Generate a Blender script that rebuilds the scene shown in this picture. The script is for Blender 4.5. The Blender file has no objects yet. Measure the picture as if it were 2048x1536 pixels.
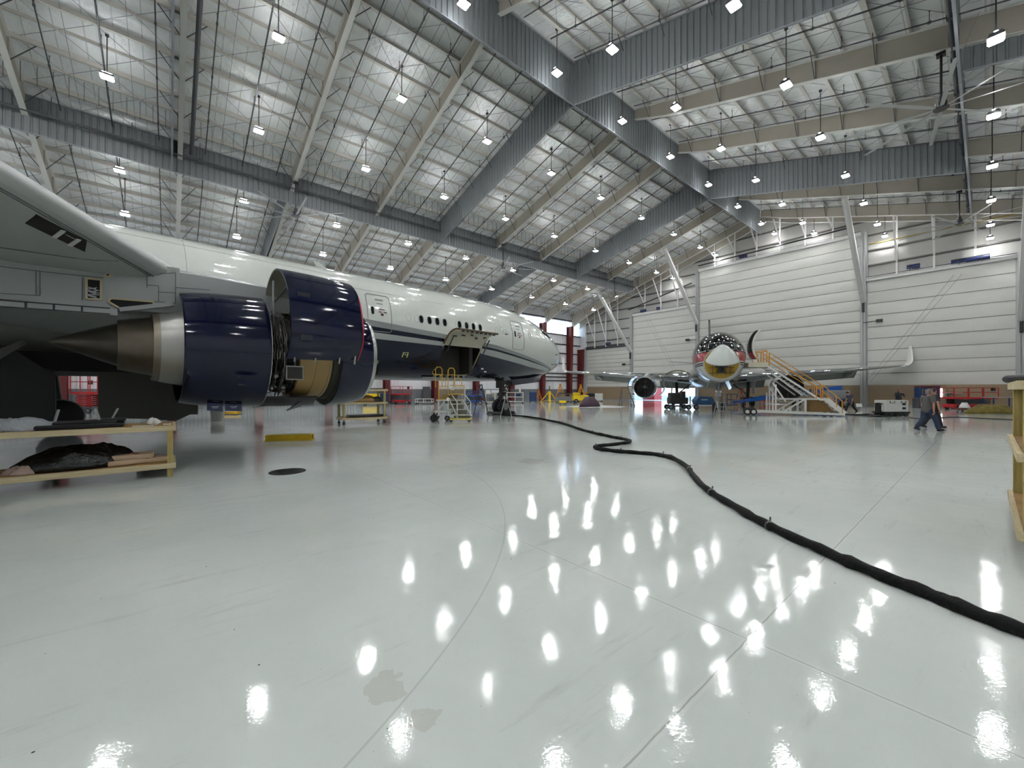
import bpy, math, random
from math import sin, cos, pi, radians, sqrt, atan2, acos
from mathutils import Vector, Matrix
R_ = random.Random(7)
SC = bpy.context.scene
COL = SC.collection
H = 1.7           # camera height
F = 805.0         # focal length in pixels of the 2048 wide frame
YH = 779.0        # horizon row
YAW = radians(49.64)
VX, VY = cos(YAW), sin(YAW)      # view direction
RX, RY = sin(YAW), -cos(YAW)     # camera right

def floor_pt(px, py, z=0.0):
    """floor place seen at a pixel"""
    Z = (H - z) * F / (py - YH)
    X = Z * (px - 1024) / F
    return (X * RX + Z * VX, X * RY + Z * VY, z)
def depth_pt(px, py, Z):
    X = Z * (px - 1024) / F
    return (X * RX + Z * VX, X * RY + Z * VY, H + (YH - py) / F * Z)

# ---------------------------------------------------------------- materials
def lin(c):
    if isinstance(c, str):
        c = tuple(int(c[i:i + 2], 16) / 255 for i in (0, 2, 4))
    return tuple((v / 12.92 if v <= 0.04045 else ((v + 0.055) / 1.055) ** 2.4) for v in c) + (1.0,)
MATS = {}
def mat(name, color='808080', rough=0.5, metal=0.0, noise=0.0, nscale=4.0, bump=0.0, bscale=20.0, coat=0.0, emit=None, estr=0.0, spec=None, trans=0.0, alpha=None):
    if name in MATS: return MATS[name]
    m = bpy.data.materials.new(name); m.use_nodes = True
    nt = m.node_tree; b = nt.nodes['Principled BSDF']
    c = lin(color)
    b.inputs['Base Color'].default_value = c
    b.inputs['Roughness'].default_value = rough
    b.inputs['Metallic'].default_value = metal
    if coat: b.inputs['Coat Weight'].default_value = coat; b.inputs['Coat Roughness'].default_value = 0.03
    if spec is not None: b.inputs['Specular IOR Level'].default_value = spec
    if trans: b.inputs['Transmission Weight'].default_value = trans
    if alpha is not None: b.inputs['Alpha'].default_value = alpha
    if emit: b.inputs['Emission Color'].default_value = lin(emit); b.inputs['Emission Strength'].default_value = estr
    tc = nt.nodes.new('ShaderNodeTexCoord')
    n = nt.nodes.new('ShaderNodeTexNoise'); n.inputs['Scale'].default_value = nscale; n.inputs['Detail'].default_value = 5
    nt.links.new(tc.outputs['Object'], n.inputs['Vector'])
    if noise:
        mx = nt.nodes.new('ShaderNodeMix'); mx.data_type = 'RGBA'
        mx.inputs[6].default_value = tuple(v * (1 - noise) for v in c[:3]) + (1,)
        mx.inputs[7].default_value = tuple(min(1, v * (1 + noise)) for v in c[:3]) + (1,)
        nt.links.new(n.outputs['Fac'], mx.inputs[0]); nt.links.new(mx.outputs[2], b.inputs['Base Color'])
    if bump:
        n2 = nt.nodes.new('ShaderNodeTexNoise'); n2.inputs['Scale'].default_value = bscale; n2.inputs['Detail'].default_value = 4
        nt.links.new(tc.outputs['Object'], n2.inputs['Vector'])
        bp = nt.nodes.new('ShaderNodeBump'); bp.inputs['Strength'].default_value = bump; bp.inputs['Distance'].default_value = 0.05
        nt.links.new(n2.outputs['Fac'], bp.inputs['Height']); nt.links.new(bp.outputs['Normal'], b.inputs['Normal'])
    MATS[name] = m
    return m

# ---------------------------------------------------------------- mesh builder
class MB:
    def __init__(s): s.v = []; s.f = []; s.m = []
    def add(s, vs, fs, mi=0):
        o = len(s.v); s.v += [tuple(p) for p in vs]
        for f in fs: s.f.append(tuple(i + o for i in f)); s.m.append(mi)
        return s
    def box(s, c, d, rz=0.0, mi=0, ry=0.0, rx=0.0):
        M = Matrix.Translation(c) @ Matrix.Rotation(rz, 4, 'Z') @ Matrix.Rotation(ry, 4, 'Y') @ Matrix.Rotation(rx, 4, 'X')
        vs = [M @ Vector((x * d[0] / 2, y * d[1] / 2, z * d[2] / 2)) for x in (-1, 1) for y in (-1, 1) for z in (-1, 1)]
        return s.add(vs, [(0, 1, 3, 2), (4, 6, 7, 5), (0, 4, 5, 1), (2, 3, 7, 6), (0, 2, 6, 4), (1, 5, 7, 3)], mi)
    def b2(s, p, q, mi=0):   # box by corners
        return s.box([(a + b) / 2 for a, b in zip(p, q)], [abs(b - a) for a, b in zip(p, q)], 0, mi)
    def rbox(s, c, d, r=0.02, rz=0.0, mi=0):   # box with rounded vertical-free bevel: three nested chamfers
        M = Matrix.Translation(c) @ Matrix.Rotation(rz, 4, 'Z')
        hx, hy, hz = d[0] / 2, d[1] / 2, d[2] / 2
        def ring(x, y, z, k):
            pts = []
            for cx, cy, a0 in ((1, 1, 0), (-1, 1, 90), (-1, -1, 180), (1, -1, 270)):
                for a in (0, 45, 90):
                    t = radians(a0 + a)
                    pts.append(M @ Vector((cx * (x - r) + (r - k) * cos(t), cy * (y - r) + (r - k) * sin(t), z)))
            return pts
        rings = [ring(hx, hy, -hz, r * .8), ring(hx, hy, -hz + r * .3, r * .2), ring(hx, hy, -hz + r, 0), ring(hx, hy, hz - r, 0), ring(hx, hy, hz - r * .3, r * .2), ring(hx, hy, hz, r * .8)]
        return s.loft(rings, True, True, mi)
    def bar(s, p, q, w=0.05, h=None, up=(0, 0, 1), mi=0):
        h = w if h is None else h
        p = Vector(p); q = Vector(q); d = (q - p)
        if d.length < 1e-6: return s
        d.normalize(); u = Vector(up)
        if abs(d.dot(u)) > 0.98: u = Vector((1, 0, 0))
        a = d.cross(u).normalized(); b = a.cross(d).normalized()
        vs = []
        for e in (p, q):
            for x, y in ((-1, -1), (1, -1), (1, 1), (-1, 1)): vs.append(e + a * (x * w / 2) + b * (y * h / 2))
        return s.add(vs, [(3, 2, 1, 0), (4, 5, 6, 7), (0, 1, 5, 4), (1, 2, 6, 5), (2, 3, 7, 6), (3, 0, 4, 7)], mi)
    def loft(s, rings, c0=True, c1=True, mi=0, closed=True):
        n = len(rings[0]); vs = [p for r in rings for p in r]; fs = []
        for i in range(len(rings) - 1):
            for j in range(n if closed else n - 1):
                k = (j + 1) % n
                fs.append((i * n + j, i * n + k, (i + 1) * n + k, (i + 1) * n + j))
        if c0: fs.append(tuple(range(n))[::-1])
        if c1: fs.append(tuple((len(rings) - 1) * n + j for j in range(n)))
        return s.add(vs, fs, mi)
    def cyl(s, p, q, r0, r1=None, n=12, mi=0, caps=True):
        r1 = r0 if r1 is None else r1
        p = Vector(p); q = Vector(q); d = (q - p).normalized()
        u = Vector((0, 0, 1)) if abs(d.z) < 0.9 else Vector((1, 0, 0))
        a = d.cross(u).normalized(); b = d.cross(a)
        rs = [[e + a * (r * cos(2 * pi * i / n)) + b * (r * sin(2 * pi * i / n)) for i in range(n)] for e, r in ((p, r0), (q, r1))]
        return s.loft(rs, caps, caps, mi)
    def tube(s, pts, r, n=6, mi=0, caps=True):
        P = [Vector(p) for p in pts]; rs = []
        prev = None
        for i, p in enumerate(P):
            d = (P[min(i + 1, len(P) - 1)] - P[max(i - 1, 0)])
            if d.length < 1e-7: d = Vector((1, 0, 0))
            d.normalize()
            if prev is None:
                u = Vector((0, 0, 1)) if abs(d.z) < 0.9 else Vector((1, 0, 0))
                a = d.cross(u).normalized()
            else:
                a = (prev - d * prev.dot(d))
                a = a.normalized() if a.length > 1e-5 else d.orthogonal().normalized()
            prev = a; b = d.cross(a)
            rr = r[i] if isinstance(r, (list, tuple)) else r
            rs.append([p + a * (rr * cos(2 * pi * k / n)) + b * (rr * sin(2 * pi * k / n)) for k in range(n)])
        return s.loft(rs, caps, caps, mi)
    def lathe(s, prof, org, axis=(0, 0, 1), n=32, mi=0, a0=0.0, a1=2 * pi, side=None, mfun=None):
        ax = Vector(axis).normalized(); o = Vector(org)
        u = Vector((0, 0, 1)) if abs(ax.z) < 0.9 else Vector((1, 0, 0))
        a = u - ax * u.dot(ax); a.normalize(); b = ax.cross(a)
        full = abs(a1 - a0 - 2 * pi) < 1e-6
        m = n if full else n + 1
        vs = []
        for h, r in prof:
            for i in range(m):
                t = a0 + (a1 - a0) * i / n
                vs.append(o + ax * h + a * (r * cos(t)) + b * (r * sin(t)))
        for i in range(len(prof) - 1):
            fs = []
            for j in range(n):
                k = (j + 1) % m
                fs.append((i * m + j, i * m + k, (i + 1) * m + k, (i + 1) * m + j))
            o_ = len(s.v) if i == 0 else o_
            if i == 0: s.v += [tuple(p) for p in vs]
            for f in fs: s.f.append(tuple(x + o_ for x in f)); s.m.append(mfun(i) if mfun else mi)
        return s
    def ball(s, c, r, n=12, mi=0):
        r = (r, r, r) if not isinstance(r, (tuple, list)) else r
        k = max(6, n // 2 + 1)
        rings = []
        for i in range(k + 1):
            t = pi * i / k; t = min(max(t, 0.02), pi - 0.02)
            rings.append([(c[0] + r[0] * sin(t) * cos(2 * pi * j / n), c[1] + r[1] * sin(t) * sin(2 * pi * j / n), c[2] - r[2] * cos(t)) for j in range(n)])
        return s.loft(rings, True, True, mi)
    def prism(s, poly, fn0, fn1, mi=0):   # poly 2D -> two mapped copies
        n = len(poly)
        return s.loft([[fn0(*p) for p in poly], [fn1(*p) for p in poly]], True, True, mi)
    def build(s, name, mats, parent=None, smooth=False, off=None, bevel=0.0, angle=40):
        me = bpy.data.meshes.new(name)
        vs = s.v if off is None else [(x - off[0], y - off[1], z - off[2]) for x, y, z in s.v]
        me.from_pydata(vs, [], s.f); me.update()
        mats = mats if isinstance(mats, (list, tuple)) else [mats]
        for m in mats: me.materials.append(m)
        for p, i in zip(me.polygons, s.m): p.material_index = i
        import bmesh
        bm = bmesh.new(); bm.from_mesh(me)
        bmesh.ops.recalc_face_normals(bm, faces=bm.faces)
        bm.to_mesh(me); bm.free()
        o = bpy.data.objects.new(name, me); COL.objects.link(o)
        if parent: o.parent = parent
        if smooth:
            me.shade_smooth()
            if angle:
                try: me.set_sharp_from_angle(angle=radians(angle))
                except Exception: pass
        if bevel:
            md = o.modifiers.new('edge', 'BEVEL'); md.width = bevel; md.segments = 2; md.limit_method = 'ANGLE'
        return o

def tag(o, label=None, cat=None, group=None, kind=None):
    if label: o['label'] = label
    if cat: o['category'] = cat
    if group: o['group'] = group
    if kind: o['kind'] = kind
    return o
def empty(name, label, cat, loc=(0, 0, 0), rz=0.0, group=None):
    o = bpy.data.objects.new(name, None); COL.objects.link(o)
    o.location = loc; o.rotation_euler = (0, 0, rz); o.empty_display_size = 0.2
    return tag(o, label, cat, group)
def struct(o):
    o['kind'] = 'structure'; return o
def copy_tree(o, parent=None):
    c = o.copy(); COL.objects.link(c)
    if parent: c.parent = parent
    for ch in list(o.children): copy_tree(ch, c)
    return c
def arc(cx, cy, r, a0, a1, n):
    return [(cx + r * cos(a0 + (a1 - a0) * i / n), cy + r * sin(a0 + (a1 - a0) * i / n)) for i in range(n + 1)]
def rrect(w, h, r, n=4):
    pts = []
    for cx, cy, a in ((w / 2 - r, h / 2 - r, 0), (-w / 2 + r, h / 2 - r, pi / 2), (-w / 2 + r, -h / 2 + r, pi), (w / 2 - r, -h / 2 + r, 1.5 * pi)):
        pts += arc(cx, cy, r, a, a + pi / 2, n)
    return pts
def text(name, s, size, mat_, parent, loc, rot, ext=0.004):
    c = bpy.data.curves.new(name, 'FONT'); c.body = s; c.size = size; c.extrude = ext; c.align_x = 'CENTER'; c.align_y = 'CENTER'
    c.materials.append(mat_)
    o = bpy.data.objects.new(name, c); COL.objects.link(o)
    if parent: o.parent = parent
    bpy.context.view_layer.update(); me = bpy.data.meshes.new_from_object(o.evaluated_get(bpy.context.evaluated_depsgraph_get()))
    bpy.data.objects.remove(o, do_unlink=True); o = bpy.data.objects.new(name, me); COL.objects.link(o)
    if parent: o.parent = parent
    o.location = loc; o.rotation_euler = rot
    return o

# common materials
M_white = mat('painted_white', 'd9d9d2', .45, noise=.04)
M_beam = mat('beige_white_steel', 'a8a295', .5, noise=.08, nscale=1.5)
M_purlin = mat('white_purlin_steel', 'c9c6bd', .5, noise=.05)
M_strut = mat('white_strut_steel', 'dcdcd8', .35, noise=.04)
M_pipe = mat('dark_grey_pipe', '4a4b4e', .45, metal=.3)
M_black = mat('black_rubber', '101011', .55, noise=.2)
M_blackpl = mat('black_plastic', '18181a', .3)
M_steel = mat('bare_steel', '9a9c9c', .3, metal=.9, noise=.1)
M_dsteel = mat('dark_steel', '3a3c3e', .4, metal=.6, noise=.15)
M_chrome = mat('polished_metal', 'd8dadb', .06, metal=1.0)
M_yellow = mat('yellow_paint', 'd9a91c', .4, noise=.08)
M_yellow2 = mat('bright_yellow_paint', 'f2cf10', .35, noise=.04)
M_red = mat('red_paint', 'b01c22', .35, noise=.06)
M_maroon = mat('oxide_red_steel', '5a1c1c', .5, noise=.12, nscale=2)
M_blue = mat('blue_paint', '1d4a8c', .35, noise=.06)
M_dblue = mat('dark_blue_paint', '17315c', .35, noise=.08)
M_grey = mat('mid_grey_paint', '7c7f80', .5, noise=.05)
M_dgrey = mat('dark_grey_paint', '45474a', .5, noise=.08)
M_glassd = mat('dark_glass', '0c1014', .05)
# ================================================================ ROOM
X0, X1, Y0, Y1, YR = -34.0, 55.0, -12.6, 46.6, 17.0
ZR, SL = 22.9, 0.288
def roof_z(y): return ZR - SL * abs(y - YR)
# floor ------------------------------------------------------------
def floor_material():
    m = bpy.data.materials.new('glossy_epoxy_floor'); m.use_nodes = True
    nt = m.node_tree; N = nt.nodes; L = nt.links; b = N['Principled BSDF']
    tc = N.new('ShaderNodeTexCoord'); sp = N.new('ShaderNodeSeparateXYZ'); L.new(tc.outputs['Object'], sp.inputs[0])
    def math_(op, a, bb=None, c=None):
        n = N.new('ShaderNodeMath'); n.operation = op
        for i, v in enumerate((a, bb, c)):
            if v is None: continue
            if isinstance(v, (int, float)): n.inputs[i].default_value = v
            else: L.new(v, n.inputs[i])
        return n.outputs[0]
    wob = N.new('ShaderNodeTexNoise'); wob.inputs['Scale'].default_value = 9; L.new(tc.outputs['Object'], wob.inputs['Vector'])
    wj = math_('MULTIPLY', math_('SUBTRACT', wob.outputs['Fac'], .5), .012)
    def line(coord, pos, w):
        d = math_('ABSOLUTE', math_('ADD', math_('SUBTRACT', coord, pos), wj))
        return math_('LESS_THAN', d, w), d
    # joints every six metres, at x = 3 and y = 1.05
    def periodic(coord, pos, per):
        q = math_('WRAP', math_('SUBTRACT', coord, pos), per / 2, -per / 2)
        return math_('ABSOLUTE', math_('ADD', q, wj))
    dx = periodic(sp.outputs[0], 3.0, 6.5); dy = periodic(sp.outputs[1], 1.05, 6.5)
    dm = math_('MINIMUM', dx, dy)
    core = math_('LESS_THAN', dm, .005)
    side = math_('LESS_THAN', dm, .026)
    n1 = N.new('ShaderNodeTexNoise'); n1.inputs['Scale'].default_value = .35; n1.inputs['Detail'].default_value = 6; L.new(tc.outputs['Object'], n1.inputs['Vector'])
    r1 = N.new('ShaderNodeValToRGB'); r1.color_ramp.elements[0].color = lin('c0c8c3'); r1.color_ramp.elements[1].color = lin('ced5d0')
    r1.color_ramp.elements[0].position = .35; r1.color_ramp.elements[1].position = .65
    L.new(n1.outputs['Fac'], r1.inputs[0])
    # scuffs: thin stretched dark scratches
    mp = N.new('ShaderNodeMapping'); mp.inputs['Scale'].default_value = (.6, 5, 1); mp.inputs['Rotation'].default_value = (0, 0, .9); L.new(tc.outputs['Object'], mp.inputs['Vector'])
    n2 = N.new('ShaderNodeTexNoise'); n2.inputs['Scale'].default_value = 1.2; n2.inputs['Detail'].default_value = 10; n2.inputs['Roughness'].default_value = .7; L.new(mp.outputs[0], n2.inputs['Vector'])
    r2 = N.new('ShaderNodeValToRGB'); r2.color_ramp.elements[0].position = .575; r2.color_ramp.elements[1].position = .78
    r2.color_ramp.elements[0].color = (0, 0, 0, 1); r2.color_ramp.elements[1].color = (.45, .45, .45, 1); L.new(n2.outputs['Fac'], r2.inputs[0])
    mx = N.new('ShaderNodeMix'); mx.data_type = 'RGBA'; L.new(r2.outputs[0], mx.inputs[0]); L.new(r1.outputs[0], mx.inputs[6]); mx.inputs[7].default_value = lin('8a8d88')
    # specks of dirt
    vo = N.new('ShaderNodeTexVoronoi'); vo.inputs['Scale'].default_value = 3.2; L.new(tc.outputs['Object'], vo.inputs['Vector'])
    spk = math_('LESS_THAN', vo.outputs['Distance'], .022)
    m2 = N.new('ShaderNodeMix'); m2.data_type = 'RGBA'; L.new(spk, m2.inputs[0]); L.new(mx.outputs[2], m2.inputs[6]); m2.inputs[7].default_value = lin('4c4c48')
    # large pale wear ring
    m3 = N.new('ShaderNodeMix'); m3.data_type = 'RGBA'; L.new(math_('MULTIPLY', side, .38), m3.inputs[0]); L.new(m2.outputs[2], m3.inputs[6]); m3.inputs[7].default_value = lin('d0d4d0')
    m4 = N.new('ShaderNodeMix'); m4.data_type = 'RGBA'; L.new(math_('MULTIPLY', core, .5), m4.inputs[0]); L.new(m3.outputs[2], m4.inputs[6]); m4.inputs[7].default_value = lin('77776f')
    # turning tyre arc
    ax_, ay_ = -2.65, 8.71
    ddx = math_('SUBTRACT', sp.outputs[0], ax_); ddy = math_('SUBTRACT', sp.outputs[1], ay_)
    rad = math_('SQRT', math_('ADD', math_('MULTIPLY', ddx, ddx), math_('MULTIPLY', ddy, ddy)))
    arc_ = math_('LESS_THAN', math_('ABSOLUTE', math_('SUBTRACT', rad, 7.575)), .007)
    m5 = N.new('ShaderNodeMix'); m5.data_type = 'RGBA'; L.new(math_('MULTIPLY', arc_, .3), m5.inputs[0]); L.new(m4.outputs[2], m5.inputs[6]); m5.inputs[7].default_value = lin('85857c')
    # brownish dried stains in two places
    prev = m5
    for sx, sy, rr in ((.93, 2.23, .17), (1.0, 1.87, .10), (6.54, 7.0, .45)):
        ex = math_('SUBTRACT', sp.outputs[0], sx); ey = math_('SUBTRACT', sp.outputs[1], sy)
        d_ = math_('SQRT', math_('ADD', math_('MULTIPLY', ex, ex), math_('MULTIPLY', ey, ey)))
        ns = N.new('ShaderNodeTexNoise'); ns.inputs['Scale'].default_value = 4.5 / rr * .35; ns.inputs['Detail'].default_value = 3; L.new(tc.outputs['Object'], ns.inputs['Vector'])
        inside = math_('LESS_THAN', math_('ADD', d_, math_('MULTIPLY', ns.outputs['Fac'], rr * 1.6)), rr * 1.55)
        mz = N.new('ShaderNodeMix'); mz.data_type = 'RGBA'; L.new(math_('MULTIPLY', inside, .22), mz.inputs[0]); L.new(prev.outputs[2], mz.inputs[6]); mz.inputs[7].default_value = lin('8b8066'); prev = mz
    vo2 = N.new('ShaderNodeTexVoronoi'); vo2.inputs['Scale'].default_value = 9; L.new(tc.outputs['Object'], vo2.inputs['Vector'])
    mz = N.new('ShaderNodeMix'); mz.data_type = 'RGBA'; L.new(math_('MULTIPLY', math_('LESS_THAN', vo2.outputs['Distance'], .03), .5), mz.inputs[0]); L.new(prev.outputs[2], mz.inputs[6]); mz.inputs[7].default_value = lin('6f716c'); prev = mz
    L.new(prev.outputs[2], b.inputs['Base Color'])
    b.inputs['Roughness'].default_value = .05
    b.inputs['Specular IOR Level'].default_value = .5
    b.inputs['Coat Weight'].default_value = .0
    n3 = N.new('ShaderNodeTexNoise'); n3.inputs['Scale'].default_value = 3.0; n3.inputs['Detail'].default_value = 2; L.new(tc.outputs['Object'], n3.inputs['Vector'])
    n4 = N.new('ShaderNodeTexNoise'); n4.inputs['Scale'].default_value = 62; n4.inputs['Detail'].default_value = 2; L.new(tc.outputs['Object'], n4.inputs['Vector'])
    hs = math_('ADD', n3.outputs['Fac'], math_('MULTIPLY', n4.outputs['Fac'], .095))
    hs2 = math_('SUBTRACT', hs, math_('MULTIPLY', core, .3))
    bp = N.new('ShaderNodeBump'); bp.inputs['Strength'].default_value = .065; bp.inputs['Distance'].default_value = .05; L.new(hs2, bp.inputs['Height'])
    L.new(bp.outputs['Normal'], b.inputs['Normal']); L.new(bp.outputs['Normal'], b.inputs['Coat Normal'])
    return m
mb = MB(); mb.b2((X0, Y0, -.2), (X1 + 1.0, Y1, 0)); struct(mb.build('floor', floor_material()))

# roof sheet ---------------------------------------------------------
def roof_material():
    m = bpy.data.materials.new('white_roof_insulation'); m.use_nodes = True
    nt = m.node_tree; N = nt.nodes; L = nt.links; b = N['Principled BSDF']
    tc = N.new('ShaderNodeTexCoord'); sp = N.new('ShaderNodeSeparateXYZ'); L.new(tc.outputs['Object'], sp.inputs[0])
    def w(coord, per, wd):
        a = N.new('ShaderNodeMath'); a.operation = 'WRAP'; L.new(coord, a.inputs[0]); a.inputs[1].default_value = per / 2; a.inputs[2].default_value = -per / 2
        c = N.new('ShaderNodeMath'); c.operation = 'ABSOLUTE'; L.new(a.outputs[0], c.inputs[0])
        d = N.new('ShaderNodeMath'); d.operation = 'LESS_THAN'; L.new(c.outputs[0], d.inputs[0]); d.inputs[1].default_value = wd
        return d.outputs[0]
    g = N.new('ShaderNodeMath'); g.operation = 'MAXIMUM'; L.new(w(sp.outputs[0], 1.08, .025), g.inputs[0]); L.new(w(sp.outputs[1], 1.225, .03), g.inputs[1])
    nz = N.new('ShaderNodeTexNoise'); nz.inputs['Scale'].default_value = .8; nz.inputs['Detail'].default_value = 6; L.new(tc.outputs['Object'], nz.inputs['Vector'])
    r = N.new('ShaderNodeValToRGB'); r.color_ramp.elements[0].color = lin('d8dcda'); r.color_ramp.elements[1].color = lin('f2f4f2'); L.new(nz.outputs['Fac'], r.inputs[0])
    mx = N.new('ShaderNodeMix'); mx.data_type = 'RGBA'
    mu = N.new('ShaderNodeMath'); mu.operation = 'MULTIPLY'; mu.inputs[1].default_value = .45; L.new(g.outputs[0], mu.inputs[0])
    L.new(mu.outputs[0], mx.inputs[0]); L.new(r.outputs[0], mx.inputs[6]); mx.inputs[7].default_value = lin('8f908d')
    L.new(mx.outputs[2], b.inputs['Base Color']); b.inputs['Roughness'].default_value = .45
    n2 = N.new('ShaderNodeTexNoise'); n2.inputs['Scale'].default_value = 3; n2.inputs['Detail'].default_value = 5; L.new(tc.outputs['Object'], n2.inputs['Vector'])
    bp = N.new('ShaderNodeBump'); bp.inputs['Strength'].default_value = .6; bp.inputs['Distance'].default_value = .15; L.new(n2.outputs['Fac'], bp.inputs['Height']); L.new(bp.outputs['Normal'], b.inputs['Normal'])
    return m
M_roof = roof_material()
mb = MB()
for ya, yb in ((Y0, YR), (YR, Y1)):
    mb.loft([[(X0, ya, roof_z(ya)), (X1 + .4, ya, roof_z(ya)), (X1 + .4, ya, roof_z(ya) + .25), (X0, ya, roof_z(ya) + .25)],
             [(X0, yb, roof_z(yb)), (X1 + .4, yb, roof_z(yb)), (X1 + .4, yb, roof_z(yb) + .25), (X0, yb, roof_z(yb) + .25)]])
struct(mb.build('ceiling', M_roof))

# purlins --------------------------------------------------------------
k = 0
for side in (1, -1):
    i = 0
    while True:
        y = YR + side * (1.25 + 1.225 * i)
        if y > Y1 - .3 or y < Y0 + .3: break
        big = (i % 2 == 0)
        z = roof_z(y)
        mb = MB()
        if big:
            mb.b2((X0, y - .09, z - .28), (X1 + .3, y + .09, z - .255)); mb.b2((X0, y - .02, z - .26), (X1 + .3, y + .02, z - .0))
        else:
            mb.b2((X0, y - .045, z - .17), (X1 + .3, y + .045, z - .155)); mb.b2((X0, y - .012, z - .16), (X1 + .3, y + .012, z - .0))
        o = mb.build('roof_purlin', M_purlin)
        where = 'left' if side > 0 else 'right'
        tag(o, ('deep' if big else 'shallow') + ' white steel purlin running under the %s roof slope' % where, 'purlin', ('deep' if big else 'shallow') + ' purlins under the %s roof slope' % where)
        i += 1

# rafters ----------------------------------------------------------------
ORD = ['nearest', 'second', 'third', 'fourth', 'fifth', 'sixth', 'seventh', 'eighth', 'ninth', 'tenth', 'eleventh', 'twelfth', 'thirteenth', 'fourteenth']
RAFT = [0.5 + 6.5 * k for k in range(-5, 9)] + [54.55]
def nth_far(i, n):   # i from the far wall
    w = ['nearest to', 'second from', 'third from', 'fourth from', 'fifth from', 'sixth from', 'seventh from', 'eighth from', 'ninth from', 'tenth from', 'eleventh from', 'twelfth from', 'thirteenth from', 'fourteenth from', 'fifteenth from', 'sixteenth from']
    return w[i]
for ir, x in enumerate(RAFT):
    for side in (1, -1):
        def Z(y, d): return roof_z(y) - .29 - d
        ye = Y1 - .7 if side > 0 else Y0 + .7
        ys = [YR + side * .05, YR + side * 2.4, YR + side * 8, YR + side * 16.8, ye - side * 3.5, ye]
        dep = [.75, 1.0, 1.05, 1.15, 1.35, 2.0]
        root = empty('roof_rafter', 'white steel rafter under the %s roof slope, %s the far door wall' % ('left' if side > 0 else 'right', nth_far(len(RAFT) - 1 - ir, 0)), 'rafter', (x, YR, 0), 0, 'white steel roof rafters')
        web = MB(); fl = MB(); st = MB()
        for a in range(len(ys) - 1):
            y0, y1 = ys[a], ys[a + 1]; d0, d1 = dep[a], dep[a + 1]
            web.loft([[(-.012, y0 - YR, Z(y0, 0)), (.012, y0 - YR, Z(y0, 0)), (.012, y0 - YR, Z(y0, d0)), (-.012, y0 - YR, Z(y0, d0))],
                      [(-.012, y1 - YR, Z(y1, 0)), (.012, y1 - YR, Z(y1, 0)), (.012, y1 - YR, Z(y1, d1)), (-.012, y1 - YR, Z(y1, d1))]])
            fl.bar((0, y0 - YR, Z(y0, d0)), (0, y1 - YR, Z(y1, d1)), .26, .03)
            fl.bar((0, y0 - YR, Z(y0, 0)), (0, y1 - YR, Z(y1, 0)), .26, .03)
        # stiffener plates and flange braces
        i = 0
        while x < 54:
            y = YR + side * (1.25 + 2.45 * i)
            if abs(y - YR) > abs(ye - YR) - .5: break
            a = 0
            while a < len(ys) - 2 and abs(y - YR) > abs(ys[a + 1] - YR): a += 1
            t = (y - ys[a]) / (ys[a + 1] - ys[a]); d = dep[a] + t * (dep[a + 1] - dep[a])
            web.b2((-.09, y - YR - .006, Z(y, 0)), (.09, y - YR + .006, Z(y, d)))
            for sx in (-1, 1):
                st.bar((sx * .1, y - YR, Z(y, d)), (sx * .95, y - YR, roof_z(y) - .28), .035)
            i += 1
        web.build('web', M_beam, root); fl.build('flange', M_white, root)
        if x < 54: tag(st.build('flange_brace', M_dgrey, root), None, None, None, 'stuff')

# grey corrugated draft curtains --------------------------------------------
M_curt = mat('grey_corrugated_sheet', '6f7476', .45, metal=.1, noise=.06, nscale=.6)
M_curt2 = mat('grey_flat_edge', '82868a', .45)
def curtain(name, p, q, zt, zb, label, pitch=.32):
    """corrugated sheet from p to q (plan points), zt/zb = (start, end)"""
    root = empty(name, label, 'draft curtain', (p[0], p[1], 0), 0, 'grey corrugated draft curtains')
    L = sqrt((q[0] - p[0]) ** 2 + (q[1] - p[1]) ** 2); dx, dy = (q[0] - p[0]) / L, (q[1] - p[1]) / L
    n = int(L / pitch); mb = MB(); top = []; bot = []
    for i in range(n):
        for u, w in ((0, 0), (.62, 0), (.7, .045), (.92, .045)):
            t = (i + u) / n; w2 = w
            X = dx * L * t - dy * w2; Y = dy * L * t + dx * w2
            top.append((X, Y, zt[0] + (zt[1] - zt[0]) * t)); bot.append((X, Y, zb[0] + (zb[1] - zb[0]) * t))
    mb.loft([top, bot, ], False, False, closed=False)
    s_ = mb.build('corrugated_sheet', M_curt, root)
    md = s_.modifiers.new('t', 'SOLIDIFY'); md.thickness = .01
    e = MB(); e.bar((0, 0, zb[0]), (dx * L, dy * L, zb[1]), .1, .05); e.bar((0, 0, zt[0] - .03), (dx * L, dy * L, zt[1] - .03), .1, .05)
    e.build('edge_angle', M_curt2, root)
    return root
YL, YRT = 33.8, 0.75
curtain('draft_curtain', (X0 + 1, YR), (52.4, YR), (22.55, 22.55), (19.8, 19.8), 'grey corrugated draft curtain running along the roof ridge')
curtain('draft_curtain', (X0 + 1, YL), (52.4, YL), (roof_z(YL) - .3,) * 2, (15.7, 15.7), 'long grey corrugated draft curtain low on the left roof slope above the blue aircraft')
curtain('draft_curtain', (X0 + 1, YRT), (52.4, YRT), (roof_z(YRT) - .3,) * 2, (15.7, 15.7), 'long grey corrugated draft curtain low on the right roof slope, seen nearly edge on')
for x, w in ((.1, 'nearest'), (19.6, 'middle'), (39.1, 'farthest')):
    curtain('draft_curtain', (x, YR + .1), (x, YL - .1), (roof_z(YR) - .35, roof_z(YL) - .3), (19.8, 15.7), '%s sloping grey draft curtain crossing the left roof slope' % w)
    curtain('draft_curtain', (x, YR - .1), (x, YRT + .1), (roof_z(YR) - .35, roof_z(YRT) - .3), (19.8, 15.7), '%s sloping grey draft curtain crossing the right roof slope' % w)
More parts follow.
